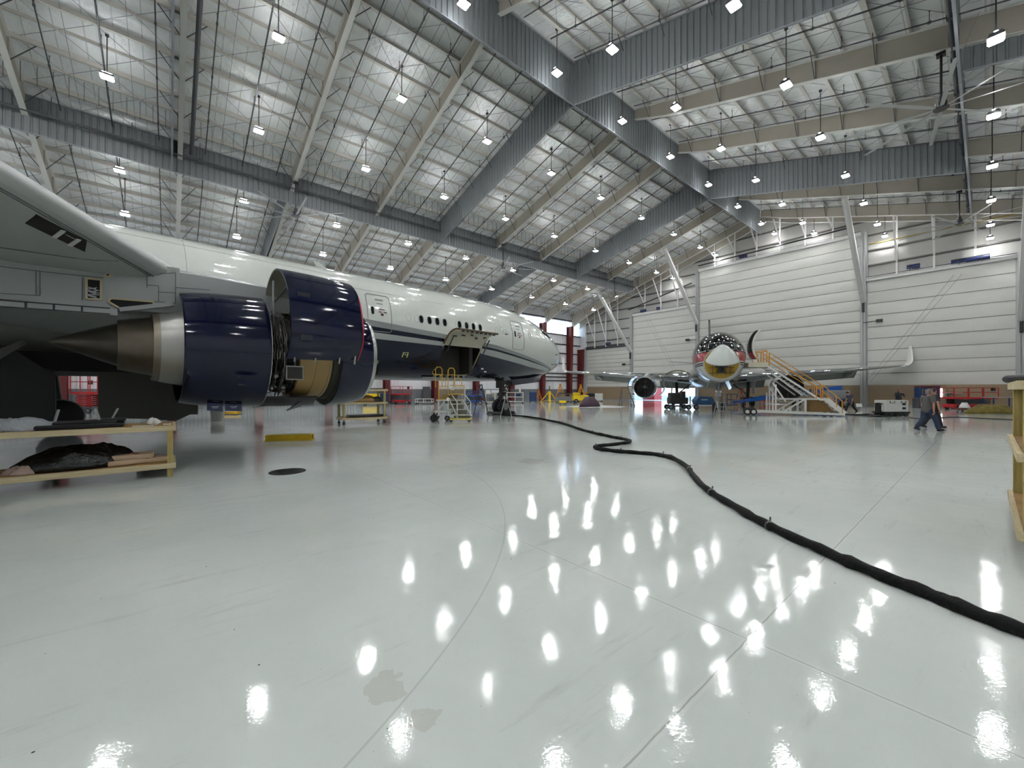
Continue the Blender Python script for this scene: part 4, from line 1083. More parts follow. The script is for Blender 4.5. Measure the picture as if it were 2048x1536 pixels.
# nose gear -----------------------------------------------------------------------------
GS = 19.45
ng = MB(); r_ = .52
for dy in (-.33, .33):
    mb = MB(); mb.lathe([(-.17, .25), (-.18, .4), (-.14, r_ - .06), (-.06, r_), (.06, r_), (.14, r_ - .06), (.18, .4), (.17, .25)], (GS, D0 + dy, r_), (0, 1, 0), 28)
    t_ = mb.build('nose_gear_tyre', M_black, A1, True, off=O1)
    mb = MB(); mb.cyl((GS, D0 + dy - .12, r_), (GS, D0 + dy + .12, r_), .26, n=20); mb.cyl((GS, D0 + dy - .16, r_), (GS, D0 + dy + .16, r_), .09, n=12)
    for k in range(8): mb.box((GS + .17 * cos(k * pi / 4), D0 + dy - .125, r_ + .17 * sin(k * pi / 4)), (.05, .02, .05))
    mb.build('wheel_hub', M_grey, t_, off=O1)
mb = MB(); mb.cyl((GS, D0, .5), (GS, D0, 1.2), .075, n=12); mb.cyl((GS, D0, 1.1), (GS - .1, D0, 2.75), .13, n=14); mb.cyl((GS, D0 - .4, r_), (GS, D0 + .4, r_), .05, n=10)
mb.bar((GS + .05, D0, 1.5), (GS + 1.5, D0 - .2, 2.5), .08); mb.bar((GS + .05, D0 + .2, 1.5), (GS + 1.5, D0 + .2, 2.5), .08); mb.bar((GS - .1, D0, .6), (GS - .38, D0, .95), .07); mb.bar((GS - .38, D0, .95), (GS - .05, D0, 1.35), .07)
mb.box((GS, D0, 1.35), (.4, .35, .22)); mb.cyl((GS + .1, D0 - .35, 1.45), (GS + .1, D0 + .35, 1.45), .06, n=10); mb.box((GS - .1, D0, 2.2), (.35, .5, .8))
mb.build('nose_gear_leg', mat('gear_leg_dirty', '35342f', .4, metal=.4, noise=.35, nscale=7), A1, off=O1)
mb = MB(); mb.cyl((GS + .25, D0 - .25, 1.72), (GS + .33, D0 - .27, 1.72), .13, n=16); mb.build('taxi_light', M_chrome, A1, off=O1)
for dy in (-.55, .55):
    mb = MB(); mb.loft([[(GS + .4, D0 + dy, 2.75), (GS + 3.9, D0 + dy * .9, 2.95), (GS + 3.9, D0 + dy * .9 + .04, 2.95), (GS + .4, D0 + dy + .04, 2.75)], [(GS + .35, D0 + dy * 1.3, 1.98), (GS + 3.2, D0 + dy * 1.3, 2.25), (GS + 3.2, D0 + dy * 1.3 + .04, 2.25), (GS + .35, D0 + dy * 1.3 + .04, 1.98)]])
    mb.build('nose_gear_door', M_pnb, A1, off=O1)
# chocks
for ds in (.62, -.62):
    mb = MB(); mb.prism([(GS + ds - .15, 0), (GS + ds + .15, 0), (GS + ds + .0, .18)], lambda s, z: (s, D0 - .7, z), lambda s, z: (s, D0 + .7, z))
    tag(mb.build('wheel_chock', M_black, None), ('front' if ds > 0 else 'rear') + ' black rubber chock against the nose wheels of the blue airliner', 'chock')
    o = bpy.data.objects[-1] if False else [x for x in COL.objects if x.name.startswith('wheel_chock')][-1]
    o.rotation_euler = (0, 0, AZ1)
# ================================================================ RED AND BLACK AIRLINER
PHI = radians(24.5); AZ2 = YAW - PHI
N2X, N2Z = 13.4, 25.76
def cam2w(X, Z): return (X * RX + Z * VX, X * RY + Z * VY)
nx_, ny_ = cam2w(N2X, N2Z)
A2 = empty('airliner', 'black, red and white airliner facing the camera with its nose cone tilted up', 'aircraft', (nx_, ny_, 0), AZ2)
st2 = [(0, 1.06, 1.06, 3.38), (.12, 1.12, 1.13, 3.42), (.5, 1.27, 1.32, 3.53), (1.0, 1.40, 1.48, 3.66), (1.6, 1.51, 1.61, 3.78), (2.3, 1.60, 1.71, 3.88), (3.2, 1.68, 1.80, 3.98), (4.4, 1.73, 1.86, 4.05), (6, 1.75, 1.88, 4.1), (22, 1.75, 1.88, 4.1), (26.5, 1.25, 1.35, 4.5), (30.2, .3, .35, 5.0)]
def ring2(a):
    for p, q in zip(st2[:-1], st2[1:]):
        if a <= q[0]:
            t = (a - p[0]) / (q[0] - p[0]); return [p[i] + (q[i] - p[i]) * t for i in (1, 2, 3)]
    return st2[-1][1:]
def surf2(a, th, off=0.0):   # th from the top, positive = image right (local -y)
    w, h, zc = ring2(a); return (a, -(w + off) * sin(th), zc + (h + off) * cos(th))
def th2(a, z):
    w, h, zc = ring2(a); return acos(max(-1, min(1, (z - zc) / h)))
M_bk = mat('gloss_black_paint', '060506', .1, spec=.3)
M_rd = mat('gloss_red_band', '8a1a24', .2, spec=.4)
M_wh = mat('gloss_white_belly', 'c9cdc9', .2, coat=.5)
b1, b2, b3, b4, b5, b6 = 4.12, 3.52, 3.44, 3.36, 3.30, 3.24
rises = lambda a: .0
AA = [0, .12, .3, .5, .75, 1.0, 1.3, 1.6, 2, 2.3, 2.8, 3.2, 3.8, 4.4, 5.2, 6, 8, 10, 12, 15, 18, 22, 23.5, 25, 26.5, 28, 29.2, 30.2]
SEG2 = [(14, 0), (3, 1), (1, 2), (1, 0), (1, 2), (1, 0), (10, 2)]
rings = []
for a in AA:
    bs = [0] + [th2(a, z) for z in (b1, b2, b3, b4, b5, b6)] + [pi]
    half = []
    for (n, m), x, y in zip(SEG2, bs[:-1], bs[1:]):
        for i in range(n): half.append(x + (y - x) * i / n)
    half.append(pi)
    rings.append([surf2(a, t) for t in half] + [surf2(a, -t) for t in reversed(half[1:-1])])
mb = MB(); nr = len(rings[0]); nh = sum(n for n, _ in SEG2); mids = []
for n, m in SEG2: mids += [m] * n
mb.v = [p for r in rings for p in r]
for i in range(len(rings) - 1):
    for j in range(nr):
        k = (j + 1) % nr
        mb.f.append((i * nr + j, i * nr + k, (i + 1) * nr + k, (i + 1) * nr + j)); mb.m.append(mids[j] if j < nh else mids[nr - 1 - j])
mb.f.append(tuple(range(nr))); mb.m.append(2); mb.f.append(tuple((len(rings) - 1) * nr + j for j in range(nr))); mb.m.append(2)
mb.build('fuselage', [M_bk, M_rd, M_wh], A2, True)
# yellow radar bulkhead
mb = MB(); mb.lathe([(-.03, .98), (-.02, 1.04), (.05, 1.05)], (0, 0, 3.38), (-1, 0, 0), 40); mb.lathe([(-.0, 0.0), (-.0, .98)], (-.01, 0, 3.38), (-1, 0, 0), 40)
bk = mb.build('nose_bulkhead', mat('yellow_green_primer', 'a5851f', .45, noise=.12, nscale=3), A2)
mb = MB()
for z in (2.75, 3.1): mb.bar((-.05, -.75, z), (-.05, .75, z), .05, .04)
for y in (-.5, -.25, .25, .5): mb.bar((-.05, y, 2.6), (-.05, y, 3.9), .03, .03)
mb.build('bulkhead_rib', mat('dark_olive_rib', '5a4a1a', .5), bk)
mb = MB(); mb.cyl((-.05, 0, 3.0), (-.22, 0, 3.0), .18, n=16); mb.box((-.12, 0, 2.8), (.15, .5, .08)); mb.box((-.12, 0, 3.22), (.12, .7, .2)); mb.ball((-.2, .02, 3.0), .09, 10); mb.build('radar_mount', M_dsteel, bk)
# tilted up radome: blunt paraboloid shell, hinged at the top of the bulkhead
ax = Vector((-.40, 0, .92)).normalized()
mb = MB(); L_ = 1.02
prof = [(L_ * (1 - (r / .93) ** 1.75), r) for r in (.93, .9, .84, .75, .64, .52, .39, .25, .1, .001)]
org = Vector((-.9, 0, 3.5))
mb.lathe(prof, org, ax, 44)
mb.build('radome', mat('satin_white_radome', 'c5ccc6', .3, coat=.2), A2, True)
mb = MB(); mb.lathe([(-.02, .9), (-.03, .93), (.02, .935)], org, ax, 44); mb.build('radome_rim', M_steel, A2, True)
mb = MB()
for y in (-.8, .8): mb.bar((-.0, y, 3.9), (-.75, y * .95, 3.5), .03)
mb.build('radome_stay', M_steel, A2)
# windscreen: each pane is cut out of the nose surface between four front-view corners
def nose_a(x, z):
    lo, hi = .05, 6.0
    for _ in range(30):
        m = (lo + hi) / 2; w, h, zc = ring2(m)
        if (x / w) ** 2 + ((z - zc) / h) ** 2 > 1: lo = m
        else: hi = m
    return hi
for side in (1, -1):
    for C in (((.07, 4.30), (.80, 4.24), (.70, 4.70), (.07, 4.76)), ((.88, 4.20), (1.20, 4.16), (1.12, 4.58), (.80, 4.68)), ((1.25, 4.16), (1.44, 4.2), (1.32, 4.50), (1.17, 4.56))):
        g = []
        for i in range(6):
            row = []
            for j in range(6):
                u, v_ = i / 5, j / 5
                x = (C[0][0] * (1 - u) + C[1][0] * u) * (1 - v_) + (C[3][0] * (1 - u) + C[2][0] * u) * v_
                z = (C[0][1] * (1 - u) + C[1][1] * u) * (1 - v_) + (C[3][1] * (1 - u) + C[2][1] * u) * v_
                row.append((nose_a(x, z) - .02, -side * x * 1.008, z + .006))
            g.append(row)
        mb = MB(); mb.loft(g, False, False, closed=False); wn = mb.build('cockpit_window', M_glassd, A2, True)
        mb = MB(); P = g[0] + [r[-1] for r in g[1:]] + list(reversed(g[-1][:-1])) + [r[0] for r in reversed(g[1:-1])]
        mb.tube(P + [P[0]], .022, 5); mb.build('window_frame', M_chrome, wn, True)
# crew door swung open at right with curved skin
mb = MB(); P = []
for i in range(15):
    t = i / 14; z = 3.82 + 1.95 * t; bulge = .42 * (4 * t * (1 - t)) ** .8
    P.append((-2.38 + bulge * .9 - .15 * t, z))
mb.loft([[(a, y, z) for y, z in P] + [(a, y + .26, z) for y, z in reversed(P)] for a in (3.2, 3.95)])
for i, f in enumerate(mb.f): mb.m[i] = 0
dr2 = mb.build('entry_door', [M_bk, M_white], A2, True)
mb = MB(); mb.tube([(3.16, y - .02, z) for y, z in P], .075, 6); mb.build('door_edge', M_white, dr2, True)
mb = MB(); mb.loft([[(3.17, y + .05, z), (3.17, y + .26, z)] for y, z in P[:4]], False, False, closed=False); mb.build('red_door_band', M_rd, dr2)
mb = MB(); mb.bar((3.9, -1.8, 4.2), (3.7, -2.35, 4.25), .06); mb.bar((3.9, -1.75, 4.9), (3.7, -2.1, 4.9), .06); mb.build('door_hinge', M_steel, dr2)
# dark sheet on the skin, painted shade of the door opening
mb = MB(); mb.loft([[surf2(a, th2(a, z), .01) for z in (3.35, 3.8, 4.3, 4.8, 5.2)] for a in (3.9, 4.4, 4.85)], False, False, closed=False); mb.build('door_shade_sheet', M_shade, A2)
# wing with polished leading edge
UPL = UP; LOL = LO
def wr(ale, l, z, c, tk=1.0, tw=0.0): return [(ale + x * c, -l, z + q * c * tk - tw * x) for x, q in UP + LO]
M_ws = mat('pale_wing_skin', 'bfc3bf', .35, noise=.05)
for sgn, nm in ((1, 'right'), (-1, 'left')):
    sts = [(14.1, 1.5, 2.9, 8.9, 1.25, .25), (16.2, 5.4, 3.1, 5.7, 1.05, .15), (20.9, 16.5, 3.95, 2.1, .9, 0)]
    rg = [wr(a, sgn * l, z, c, tk, tw) for a, l, z, c, tk, tw in sts]
    fine = []
    for p, q in zip(rg[:-1], rg[1:]):
        for k in range(5): fine.append([tuple(u[i] + (v[i] - u[i]) * k / 5 for i in range(3)) for u, v in zip(p, q)])
    fine.append(rg[-1])
    mb = MB(); mb.loft(fine); npt = len(UP + LO)
    for i, f in enumerate(mb.f):
        if len(f) == 4 and all((x % npt <= 4 or x % npt >= npt - 4) for x in f): mb.m[i] = 1
    mb.build('wing', [M_ws, M_chrome], A2, True, angle=50)
    W_ = [(20.9, 16.45, 3.95, 2.1, .0), (21.15, 16.85, 4.0, 1.7, .3), (21.35, 17.12, 4.2, 1.5, .7), (21.5, 17.28, 4.5, 1.3, 1.0), (21.9, 17.38, 5.2, .95, 1.0), (22.3, 17.44, 5.95, .6, 1.0)]
    mb = MB(); mb.loft([[(a + x * c, -sgn * (l - q * c * .8 * v2), z + q * c * .9 * (1 - v2)) for x, q in UP + LO] for a, l, z, c, v2 in W_])
    for i, f in enumerate(mb.f):
        if len(f) == 4 and all((x % npt <= 4 or x % npt >= npt - 4) for x in f): mb.m[i] = 1
    mb.build('winglet', [M_white, mat('painted_winglet_glint', 'f2f4f4', .25)], A2, True, angle=50)  # near-white edge colour stands in for lamp reflections on polished metal
    # drooped flaps and their fairings
    for l0, l1 in ((2.2, 5.4), (7.2, 13.5)):
        mb = MB()
        def fp(l):
            t = (l - 5.6) / 12.3 if l > 5.6 else (l - 5.6) / 4.1 * .3
            te = interp([(1.5, 23.0), (5.4, 21.9), (16.5, 23.0)], l); z = interp([(1.5, 2.7), (5.4, 2.95), (16.5, 3.9)], l)
            return te, z
        g = []
        for l in (l0, l1):
            te, z = fp(l); c = 1.5 if l < 6 else 1.1
            g.append([(te + .1, -sgn * l, z), (te + .3, -sgn * l, z + .06), (te + .1 + c, -sgn * l, z - c * .62), (te + .05 + c, -sgn * l, z - c * .66)])
        mb.loft(g); mb.build('flap', mat('flap_grey', '8f938f', .4), A2)
    for l in (4.3, 8.6, 12.6):
        te = interp([(1.5, 23.0), (5.4, 21.9), (16.5, 23.0)], l); z = interp([(1.5, 2.7), (5.4, 2.95), (16.5, 3.9)], l)
        mb = MB(); mb.loft([[(te + a, -sgn * l + r * cos(t), z - .22 + dz + r * 1.4 * sin(t)) for t in [2 * pi * i / 10 for i in range(10)]] for a, r, dz in ((-2.2, .02, .1), (-1.4, .14, 0), (-.2, .17, -.1), (.8, .12, -.3), (1.4, .02, -.45))])
        mb.build('flap_fairing', mat('flap_grey', '8f938f', .4), A2, True)
# wing body fairing, polished belly
mb = MB(); mb.loft([[(a, w * cos(t), zc + h * sin(t)) for t in [2 * pi * i / 32 for i in range(32)]] for a, w, h, zc in ((8, 1.3, .7, 2.9), (10, 1.9, .95, 2.9), (13, 2.2, 1.15, 2.95), (20, 2.25, 1.2, 2.95), (24, 1.9, 1.0, 3.0), (26, 1.2, .6, 3.1))])
mb.build('belly_fairing', mat('polished_belly', 'b4b8b6', .16, metal=.85), A2, True)
# fin and tailplanes
mb = MB(); mb.loft([[(a0, -.2, z), (a0 + .3, -w, z), (a1, -.03, z), (a1, .03, z), (a0 + .3, w, z), (a0, .2 * 0, z)] for a0, a1, w, z in ((24.5, 29.8, .10, 5.5), (28.3, 30.3, .04, 10.6))]); mb.build('tail_fin', M_chrome, A2)
for sgn in (1, -1):
    mb = MB(); mb.loft([[(27, sgn * .6, 5.0), (29.6, sgn * .5, 4.95), (29.6, sgn * .5, 5.05)], [(28.9, sgn * 4.6, 5.5), (29.9, sgn * 4.6, 5.48), (29.9, sgn * 4.6, 5.53)]]); mb.build('tailplane', M_ws, A2)
# engines
def eng(l, zc, a0, R, opened):
    def le(prof, nm, m, n=40, par=None, c0=0, c1=2 * pi, dy=0, sm=True):
        mb = MB(); mb.lathe(prof, (a0, -l + dy, zc), (1, 0, 0), n, 0, c0, c1); return mb.build(nm, m, par or A2, sm, angle=40)
    le([(.25, R * .90), (.06, R * .92), (0, R * .955), (.03, R * .99), (.15, R * 1.02)], 'engine_lip', M_chrome)
    le([(.15, R * 1.02), (.5, R * 1.06), (1.2, R * 1.08), (1.25, R * 1.0)], 'engine_inlet', M_wh if not opened else M_chrome)
    le([(.2, R * .9), (.9, R * .88), (.91, .2)], 'fan_disc', mat('dark_fan', '1c1817', .35, metal=.5))
    mb = MB()
    for k in range(22):
        a = 2 * pi * k / 22; mb.bar((a0 + .82, -l + .25 * cos(a), zc + .25 * sin(a)), (a0 + .86, -l + R * .86 * cos(a + .15), zc + R * .86 * sin(a + .15)), .1, .012)
    mb.build('fan_blade', mat('fan_blade_metal', '3c3a3a', .25, metal=.8), A2)
    le([(.86, .26), (.7, .2), (.55, .08), (.52, 0)], 'spinner', M_dgrey)
    le([(.60, .12), (.58, .1), (.62, .08)], 'spinner_ring', M_white)
    if opened:
        le([(1.2, R * .8), (3.2, R * .75), (3.6, R * .5)], 'engine_core', mat('engine_core_dark', '24231f', .45, metal=.5, noise=.4, nscale=5))
        for sg in (1, -1):
            c0 = .15 if sg > 0 else pi + .1
            mb = MB(); g = []
            for a in (1.35, 3.4):
                g.append([(a0 + a, -l + sg * (.62 + R * 1.12 * sin(t)), zc + .12 + R * 1.15 * cos(t)) for t in [.15 + i * 2.35 / 16 for i in range(17)]] + [(a0 + a, -l + sg * (.62 + R * 1.05 * sin(t)), zc + .12 + R * 1.08 * cos(t)) for t in [.15 + i * 2.35 / 16 for i in range(16, -1, -1)]])
            mb.loft(g); mb.build('open_cowl', M_chrome if sg > 0 else mat('cowl_dark_chrome', '8a8d8c', .15, metal=.9), A2, True, angle=35)
        mb = MB(); mb.bar((a0 + 1.5, -l, zc + R * .9), (a0 + 1.5, -l + 1.5, zc + .6), .03); mb.bar((a0 + 1.5, -l, zc + R * .9), (a0 + 1.5, -l - 1.5, zc + .6), .03); mb.build('cowl_stay', M_steel, A2)
    else:
        le([(1.25, R * 1.08), (2.2, R * 1.06), (3.3, R * .9), (3.3, R * .6)], 'engine_cowl', mat('grey_cowl', 'a5a8a6', .25, coat=.4))
    le([(3.2, R * .6), (4.4, R * .45), (4.4, .2), (5.2, .02)], 'engine_exhaust', M_steel)
    mb = MB(); mb.loft([[(a0 + a, -l - .14, z0), (a0 + a, -l - .14, z1), (a0 + a, -l + .14, z1), (a0 + a, -l + .14, z0)] for a, z0, z1 in ((.9, zc + R, zc + R + .12), (2.0, zc + R * .9, zc + R + .35), (4.5, zc + R * .7, 3.5))]); mb.build('pylon_strut', M_ws, A2)
eng(-6.0, 1.9, 11.6, 1.0, True); eng(5.7, 1.88, 11.6, 1.08, False)
# landing gear
def wheel(par, a, y, r, w, nm='tyre'):
    mb = MB(); mb.lathe([(-w / 2 * .9, r * .5), (-w / 2, r * .8), (-w * .38, r * .95), (0, r), (w * .38, r * .95), (w / 2, r * .8), (w / 2 * .9, r * .5)], (a, y, r), (0, 1, 0), 24)
    t = mb.build(nm, M_black, par, True); mb = MB(); mb.cyl((a, y - w * .4, r), (a, y + w * .4, r), r * .5, n=16); mb.build('wheel_hub', M_grey, t); return t
for y in (-.28, .28): wheel(A2, 3.9, y, .40, .24, 'nose_gear_tyre')
mb = MB(); mb.cyl((3.9, 0, .4), (3.9, 0, 2.4), .09, n=12); mb.cyl((3.9, -.36, .4), (3.9, .36, .4), .05); mb.bar((3.9, -.1, 1.2), (5.1, -.25, 2.3), .06); mb.bar((3.9, .1, 1.2), (5.1, .25, 2.3), .06); mb.box((3.85, 0, 1.35), (.25, .4, .3))
mb.bar((3.6, .35, 2.35), (3.8, .08, 1.5), .05); mb.bar((3.6, -.35, 2.35), (3.8, -.08, 1.5), .05)
mb.build('nose_gear_leg', M_steel, A2)
for y in (-.14, .14):
    mb = MB(); mb.cyl((3.72, y, 1.55), (3.62, y, 1.55), .12, .12, 16); tl = mb.build('taxi_light', M_blackpl, A2); mb = MB(); mb.cyl((3.61, y, 1.55), (3.60, y, 1.55), .1, n=16); mb.build('light_lens', M_white, tl)
for sg in (1, -1):
    mb = MB(); mb.loft([[(2.7, sg * .5, 2.55), (4.9, sg * .5, 2.3), (4.9, sg * .53, 2.3), (2.7, sg * .53, 2.55)], [(2.8, sg * .78, 1.8), (4.6, sg * .75, 1.65), (4.6, sg * .78, 1.65), (2.8, sg * .81, 1.8)]]); mb.build('nose_gear_door', M_wh, A2)
for sg in (1, -1):
    for a in (17.6, 18.7):
        for dy in (-.38, .38): wheel(A2, a, sg * 3.3 + dy, .48, .34, 'main_gear_tyre')
    mb = MB(); mb.bar((17.6, sg * 3.3, .48), (18.7, sg * 3.3, .48), .16); mb.cyl((18.1, sg * 3.3, .5), (18.2, sg * 3.4, 3.0), .15, n=12); mb.bar((18.1, sg * 3.3, 1.2), (18.6, sg * 1.6, 2.6), .1); mb.cyl((17.6, sg * 3.3 - .4, .48), (17.6, sg * 3.3 + .4, .48), .06); mb.cyl((18.7, sg * 3.3 - .4, .48), (18.7, sg * 3.3 + .4, .48), .06)
    mb.build('main_gear_leg', M_dsteel, A2)
    mb = MB(); mb.loft([[(17, sg * 3.75, 2.9), (19.4, sg * 3.75, 2.9), (19.4, sg * 3.8, 2.9), (17, sg * 3.8, 2.9)], [(17.3, sg * 3.85, 1.3), (19.0, sg * 3.85, 1.3), (19.0, sg * 3.9, 1.3), (17.3, sg * 3.9, 1.3)]]); mb.build('main_gear_door', M_ws, A2)
# raised curved ram-air panel left of the nose
mb = MB(); P = [(0, 0), (.3, .22), (.8, .34), (1.4, .3), (2.0, .02)]
P = smooth_poly(P, 3)
mb.loft([[(a, 2.0 + .0 + 1.9 - x, 3.05 + z) for x, z in P] + [(a, 3.9 - x, 2.97 + z) for x, z in reversed(P)] for a in (9.0, 9.8)]); mb.build('raised_body_panel', mat('olive_panel', '6b6444', .5), A2, True)
# ---------------------------------------------------------------- passenger stairs truck
p0 = floor_pt(1500, 830); p1 = floor_pt(1662, 832.5)
ang = atan2(p1[1] - p0[1], p1[0] - p0[0])
ST = empty('boarding_stairs', 'white and yellow towable boarding stairs beside the black and red aircraft door', 'stairs', p0, ang)
kk = 1 / 30.6
kx = sqrt((p1[0] - p0[0]) ** 2 + (p1[1] - p0[1]) ** 2) / 162
def sp_(px, py, y=0): return ((px - 1500) * kx, y, (830 - py) * kk)
mb = MB()
for y in (0, 1.2):
    mb.bar(sp_(1500, 822, y), sp_(1688, 826, y), .1, .14)
for px in (1520, 1600, 1685): mb.bar(sp_(px, 824, 0), sp_(px, 824, 1.2), .1)
mb.build('base_frame', M_white, ST)
mb = MB()
for y in (0, 1.2):
    mb.bar(sp_(1537, 731, y), sp_(1640, 797, y), .05, .11); mb.bar(sp_(1653, 797, y), sp_(1688, 825, y), .05, .3)
    mb.bar(sp_(1640, 797, y), sp_(1653, 797, y), .05, .18)
    mb.bar(sp_(1545, 745, y), sp_(1607, 790, y), .05, .08)
mb.build('stringer', M_white, ST)
n = 13
for i in range(n):
    t = (i + .5) / n; a = sp_(1537 + 103 * t, 731 + 66 * t); mb = MB(); mb.box((a[0], .6, a[2]), (.26, 1.15, .035)); mb.build('stair_tread', M_steel, ST)
for i in range(4):
    t = (i + .5) / 4; a = sp_(1653 + 33 * t, 797 + 28 * t); mb = MB(); mb.box((a[0], .6, a[2]), (.27, 1.15, .035)); mb.build('stair_tread', M_steel, ST)
mb = MB(); a = sp_(1496, 733); b = sp_(1537, 726); mb.b2((a[0], -.05, a[2] + .02), (b[0], 1.25, b[2] + .1)); mb.build('top_platform', mat('cream_platform', 'c8c4ae', .5, noise=.06), ST)
mb = MB(); mb.b2((sp_(1640, 797)[0], 0, sp_(0, 797)[2] - .04), (sp_(1653, 797)[0], 1.2, sp_(0, 797)[2])); mb.build('landing', M_steel, ST)
mb = MB()
for y in (0, 1.2):
    mb.bar(sp_(1547, 822, y), sp_(1547, 784, y), .09); mb.bar(sp_(1553, 822, y), sp_(1553, 768, y), .09); mb.bar(sp_(1565, 824, y), sp_(1612, 797, y), .09); mb.bar(sp_(1612, 822, y), sp_(1612, 797, y), .12)
    mb.bar(sp_(1582, 822, y), sp_(1582, 812, y), .12); mb.bar(sp_(1547, 765, y), sp_(1573, 802, y), .08); mb.bar(sp_(1545, 808, y), sp_(1575, 808, y), .06); mb.bar(sp_(1560, 797, y), sp_(1652, 797, y), .08)
for px, py in ((1547, 790), (1612, 797), (1573, 802)): mb.bar(sp_(px, py, 0), sp_(px, py, 1.2), .07)
mb.build('support_frame', M_white, ST)
mb = MB()
for y in (0, 1.2):
    for o_ in (0, 9): mb.bar(sp_(1540, 704 + o_, y), sp_(1642, 768 + o_, y), .045)
    mb.bar(sp_(1646, 769, y), sp_(1683, 800, y), .045); mb.bar(sp_(1646, 780, y), sp_(1672, 802, y), .04)
    for px, py, h_ in ((1540, 731, 27), (1634, 796, 24), (1642, 797, 29), (1646, 797, 28), (1683, 824, 24), (1672, 812, 22)): mb.bar(sp_(px, py, y), sp_(px, py - h_, y), .055)
    mb.bar(sp_(1511, 701, y), sp_(1535, 699, y), .05); mb.bar(sp_(1535, 699, y), sp_(1535, 728, y), .06); mb.bar(sp_(1511, 701, y), sp_(1520, 726, y), .04); mb.bar(sp_(1528, 703, y), sp_(1528, 724, y), .05); mb.bar(sp_(1511, 704, y), sp_(1528, 704, y), .035)
mb.bar(sp_(1535, 700, 0), sp_(1535, 700, 1.2), .05)
mb.build('hand_rail', mat('orange_yellow_rail', 'c88a24', .4), ST)
mb = MB(); a = sp_(1630, 822); mb.loft([[sp_(1622, 822, y), sp_(1628, 797, y), sp_(1650, 799, y), sp_(1672, 822, y)] for y in (.3, .9)]); mb.build('under_stair_box', mat('brown_board', '7a5c2e', .6), ST)
mb = MB(); mb.bar(sp_(1500, 824, .6), sp_(1470, 828, .6), .07); mb.build('tow_bar', M_steel, ST)
def small_wheel(par, c, r, w, nm='wheel', hubm=None, ax_='y'):
    mb = MB(); d = (0, 1, 0) if ax_ == 'y' else (1, 0, 0)
    mb.lathe([(-w / 2, r * .55), (-w / 2, r * .9), (-w * .3, r), (w * .3, r), (w / 2, r * .9), (w / 2, r * .55)], c, d, 20)
    t = mb.build(nm, M_black, par, True); mb = MB(); v = Vector(c); dd = Vector(d) * w * .45; mb.cyl(v - dd, v + dd, r * .6, n=14); mb.build('wheel_hub', hubm or M_grey, t); return t
for px, y in ((1494, 0), (1507, 0), (1507, 1.2)): small_wheel(ST, ((px - 1500) * kx, y, .22), .22, .16, hubm=M_white if y == 0 else M_blackpl)
for px, y in ((1650, 0), (1663, 0), (1650, 1.2), (1663, 1.2)): small_wheel(ST, ((px - 1500) * kx, y, .13), .13, .08)
# ================================================================ PEOPLE
def skin_mesh(name, V, E, Rd, m, parent, sub=2):
    me = bpy.data.meshes.new(name); me.from_pydata(V, E, []); me.update()
    o = bpy.data.objects.new(name, me); COL.objects.link(o)
    md = o.modifiers.new('s', 'SKIN'); md.use_smooth_shade = True; md.branch_smoothing = .6
    sv = me.skin_vertices[0].data
    for i, r in enumerate(Rd): sv[i].radius = (r if isinstance(r, tuple) else (r, r)); sv[i].use_root = (i == 0)
    o.modifiers.new('u', 'SUBSURF').levels = sub; o.modifiers['u'].render_levels = sub
    bpy.context.view_layer.update(); dg = bpy.context.evaluated_depsgraph_get()
    nm = bpy.data.meshes.new_from_object(o.evaluated_get(dg)); bpy.data.objects.remove(o, do_unlink=True)
    nm.materials.clear(); nm.materials.append(m)
    r = bpy.data.objects.new(name, nm); COL.objects.link(r); r.parent = parent; nm.shade_smooth(); return r
M_skin = mat('skin_tone', 'b98268', .55)
